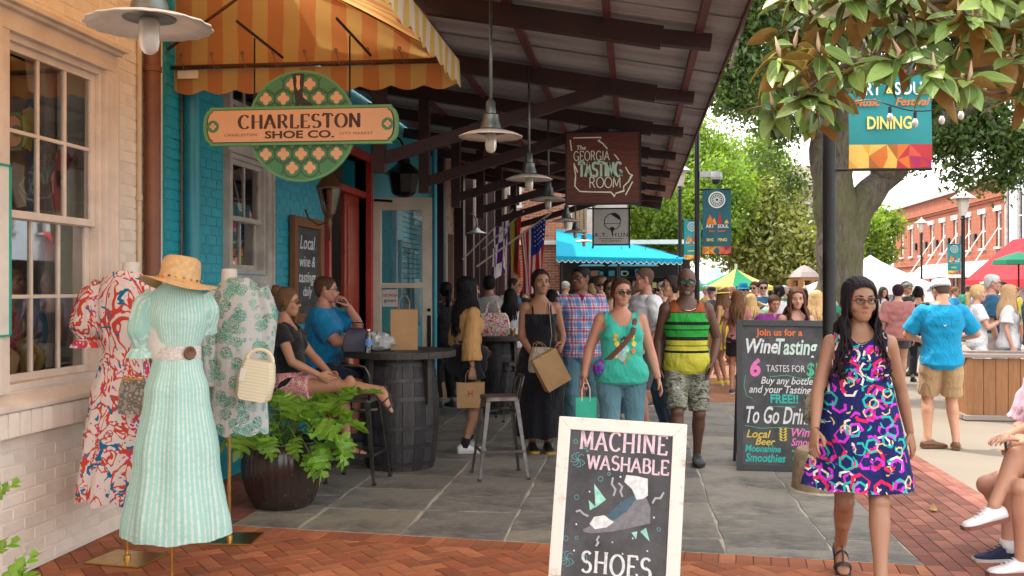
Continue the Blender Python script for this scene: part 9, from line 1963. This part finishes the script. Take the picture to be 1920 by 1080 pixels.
# background crowd, each a person of its own
def crowd():
 rnd = random.Random(44); tops = [m_whitec,m_navyp,m_bluepolo,m_rose,m_greyT,m_blkc,m_greenT,m_lav,m_yel,m_purp,m_mintc,m_denim]; hc = [(.02,.015,.012),(.06,.035,.02),(.15,.08,.04),(.45,.30,.15),(.35,.34,.33),(.012,.01,.01)]; sk = [SKL,SKT,SKM,SKB,(.52,.3,.21),(.45,.23,.15)]
 spots = [(1325,21),(1345,24),(1372,21),(1415,20.5),(1430,17),(1425,26),(1462,16.5),(1470,21),(1480,25),(1505,19),(1512,27),(1535,20),(1300,24),(1240,17.5),(1180,15.5),(1195,19),(1222,22),(1110,17.5),(1085,20.5),(1060,22),(1150,20),(1000,19),(1035,17),(1265,20),(1655,23),(1672,27),(1715,25),(1745,29),(1765,33),(1790,25),(1815,29),(1845,24),(1880,21),(1905,26),(1555,16),(1596,19),(1448,31),(1490,34),(1355,30),(1400,33),(1168,24),(985,22)]
 tn = ['white','navy','blue','rose','grey','black','green','lavender','yellow','purple','mint','denim blue']; seen = {}
 where = lambda px: 'under the blue awning' if px < 1290 else 'by the green and yellow umbrella' if px < 1440 else 'near the gazebo' if px < 1560 else 'by the white tent' if px < 1700 else 'before the red brick building' if px < 1810 else 'before the red awning'
 for i,(px,d) in enumerate(spots):
  sex = rnd.choice('fm'); ti = rnd.randrange(12); hi = rnd.randrange(6); rz = rnd.choice([rnd.uniform(-60,60),rnd.uniform(120,240)]); H_ = rnd.uniform(1.56,1.68) if sex == 'f' else rnd.uniform(1.64,1.77)
  hn = ['dark','brown','light brown','fair','grey','black'][hi]; nm = 'woman' if sex == 'f' else 'man'; face_ = 'facing this way' if abs(rz) < 90 else 'turned away'
  lab = '%s haired %s in %s top %s, %s' % (hn,nm,tn[ti],where(px),face_)
  seen[lab] = seen.get(lab,0) + 1
  if seen[lab] > 1: lab += ', farther one'
  s = Person('person',lab,px,d,rz,H_,sex,rnd.uniform(0,.14),sk[rnd.randrange(6)],.024,hands=[(-.24,-.05 - rnd.random() * .2,.9 + rnd.random() * .25),(.24,-.05 - rnd.random() * .2,.9 + rnd.random() * .2)],head=(rnd.uniform(-35,35),rnd.uniform(-3,10)),group='background crowd on the street')
  s.top(tops[ti],'shirt',rnd.choice([.3,.7,.8]),-.1,'crew',.022,.022,.02,.004,vox=.02); s.pants(rnd.choice([m_khaki,m_denimd,m_grey,m_denim,m_whitec]),'shorts',rnd.choice([.6,.85,1.9]),.018,.02,A=0); s.shoes(rnd.choice([m_grey,m_lwhite,m_brshoe]),m_sole)
  if abs(rz) < 90: s.facebits(detail=False)
  if sex == 'f': s.hair('long' if rnd.random() < .65 else 'pony',hc[hi],rnd.uniform(.15,.32),.012,1,i,26,False)
  else: s.hair('short',hc[hi],seed=i)
  if rnd.random() < .3: s.glasses(m_black,m_lensd,.026,.018)
  if rnd.random() < .22: s.cap(rnd.choice([m_whitec,m_navy,m_khaki,m_blkc]))
crowd()
bpy.data.scenes.remove(_TS)
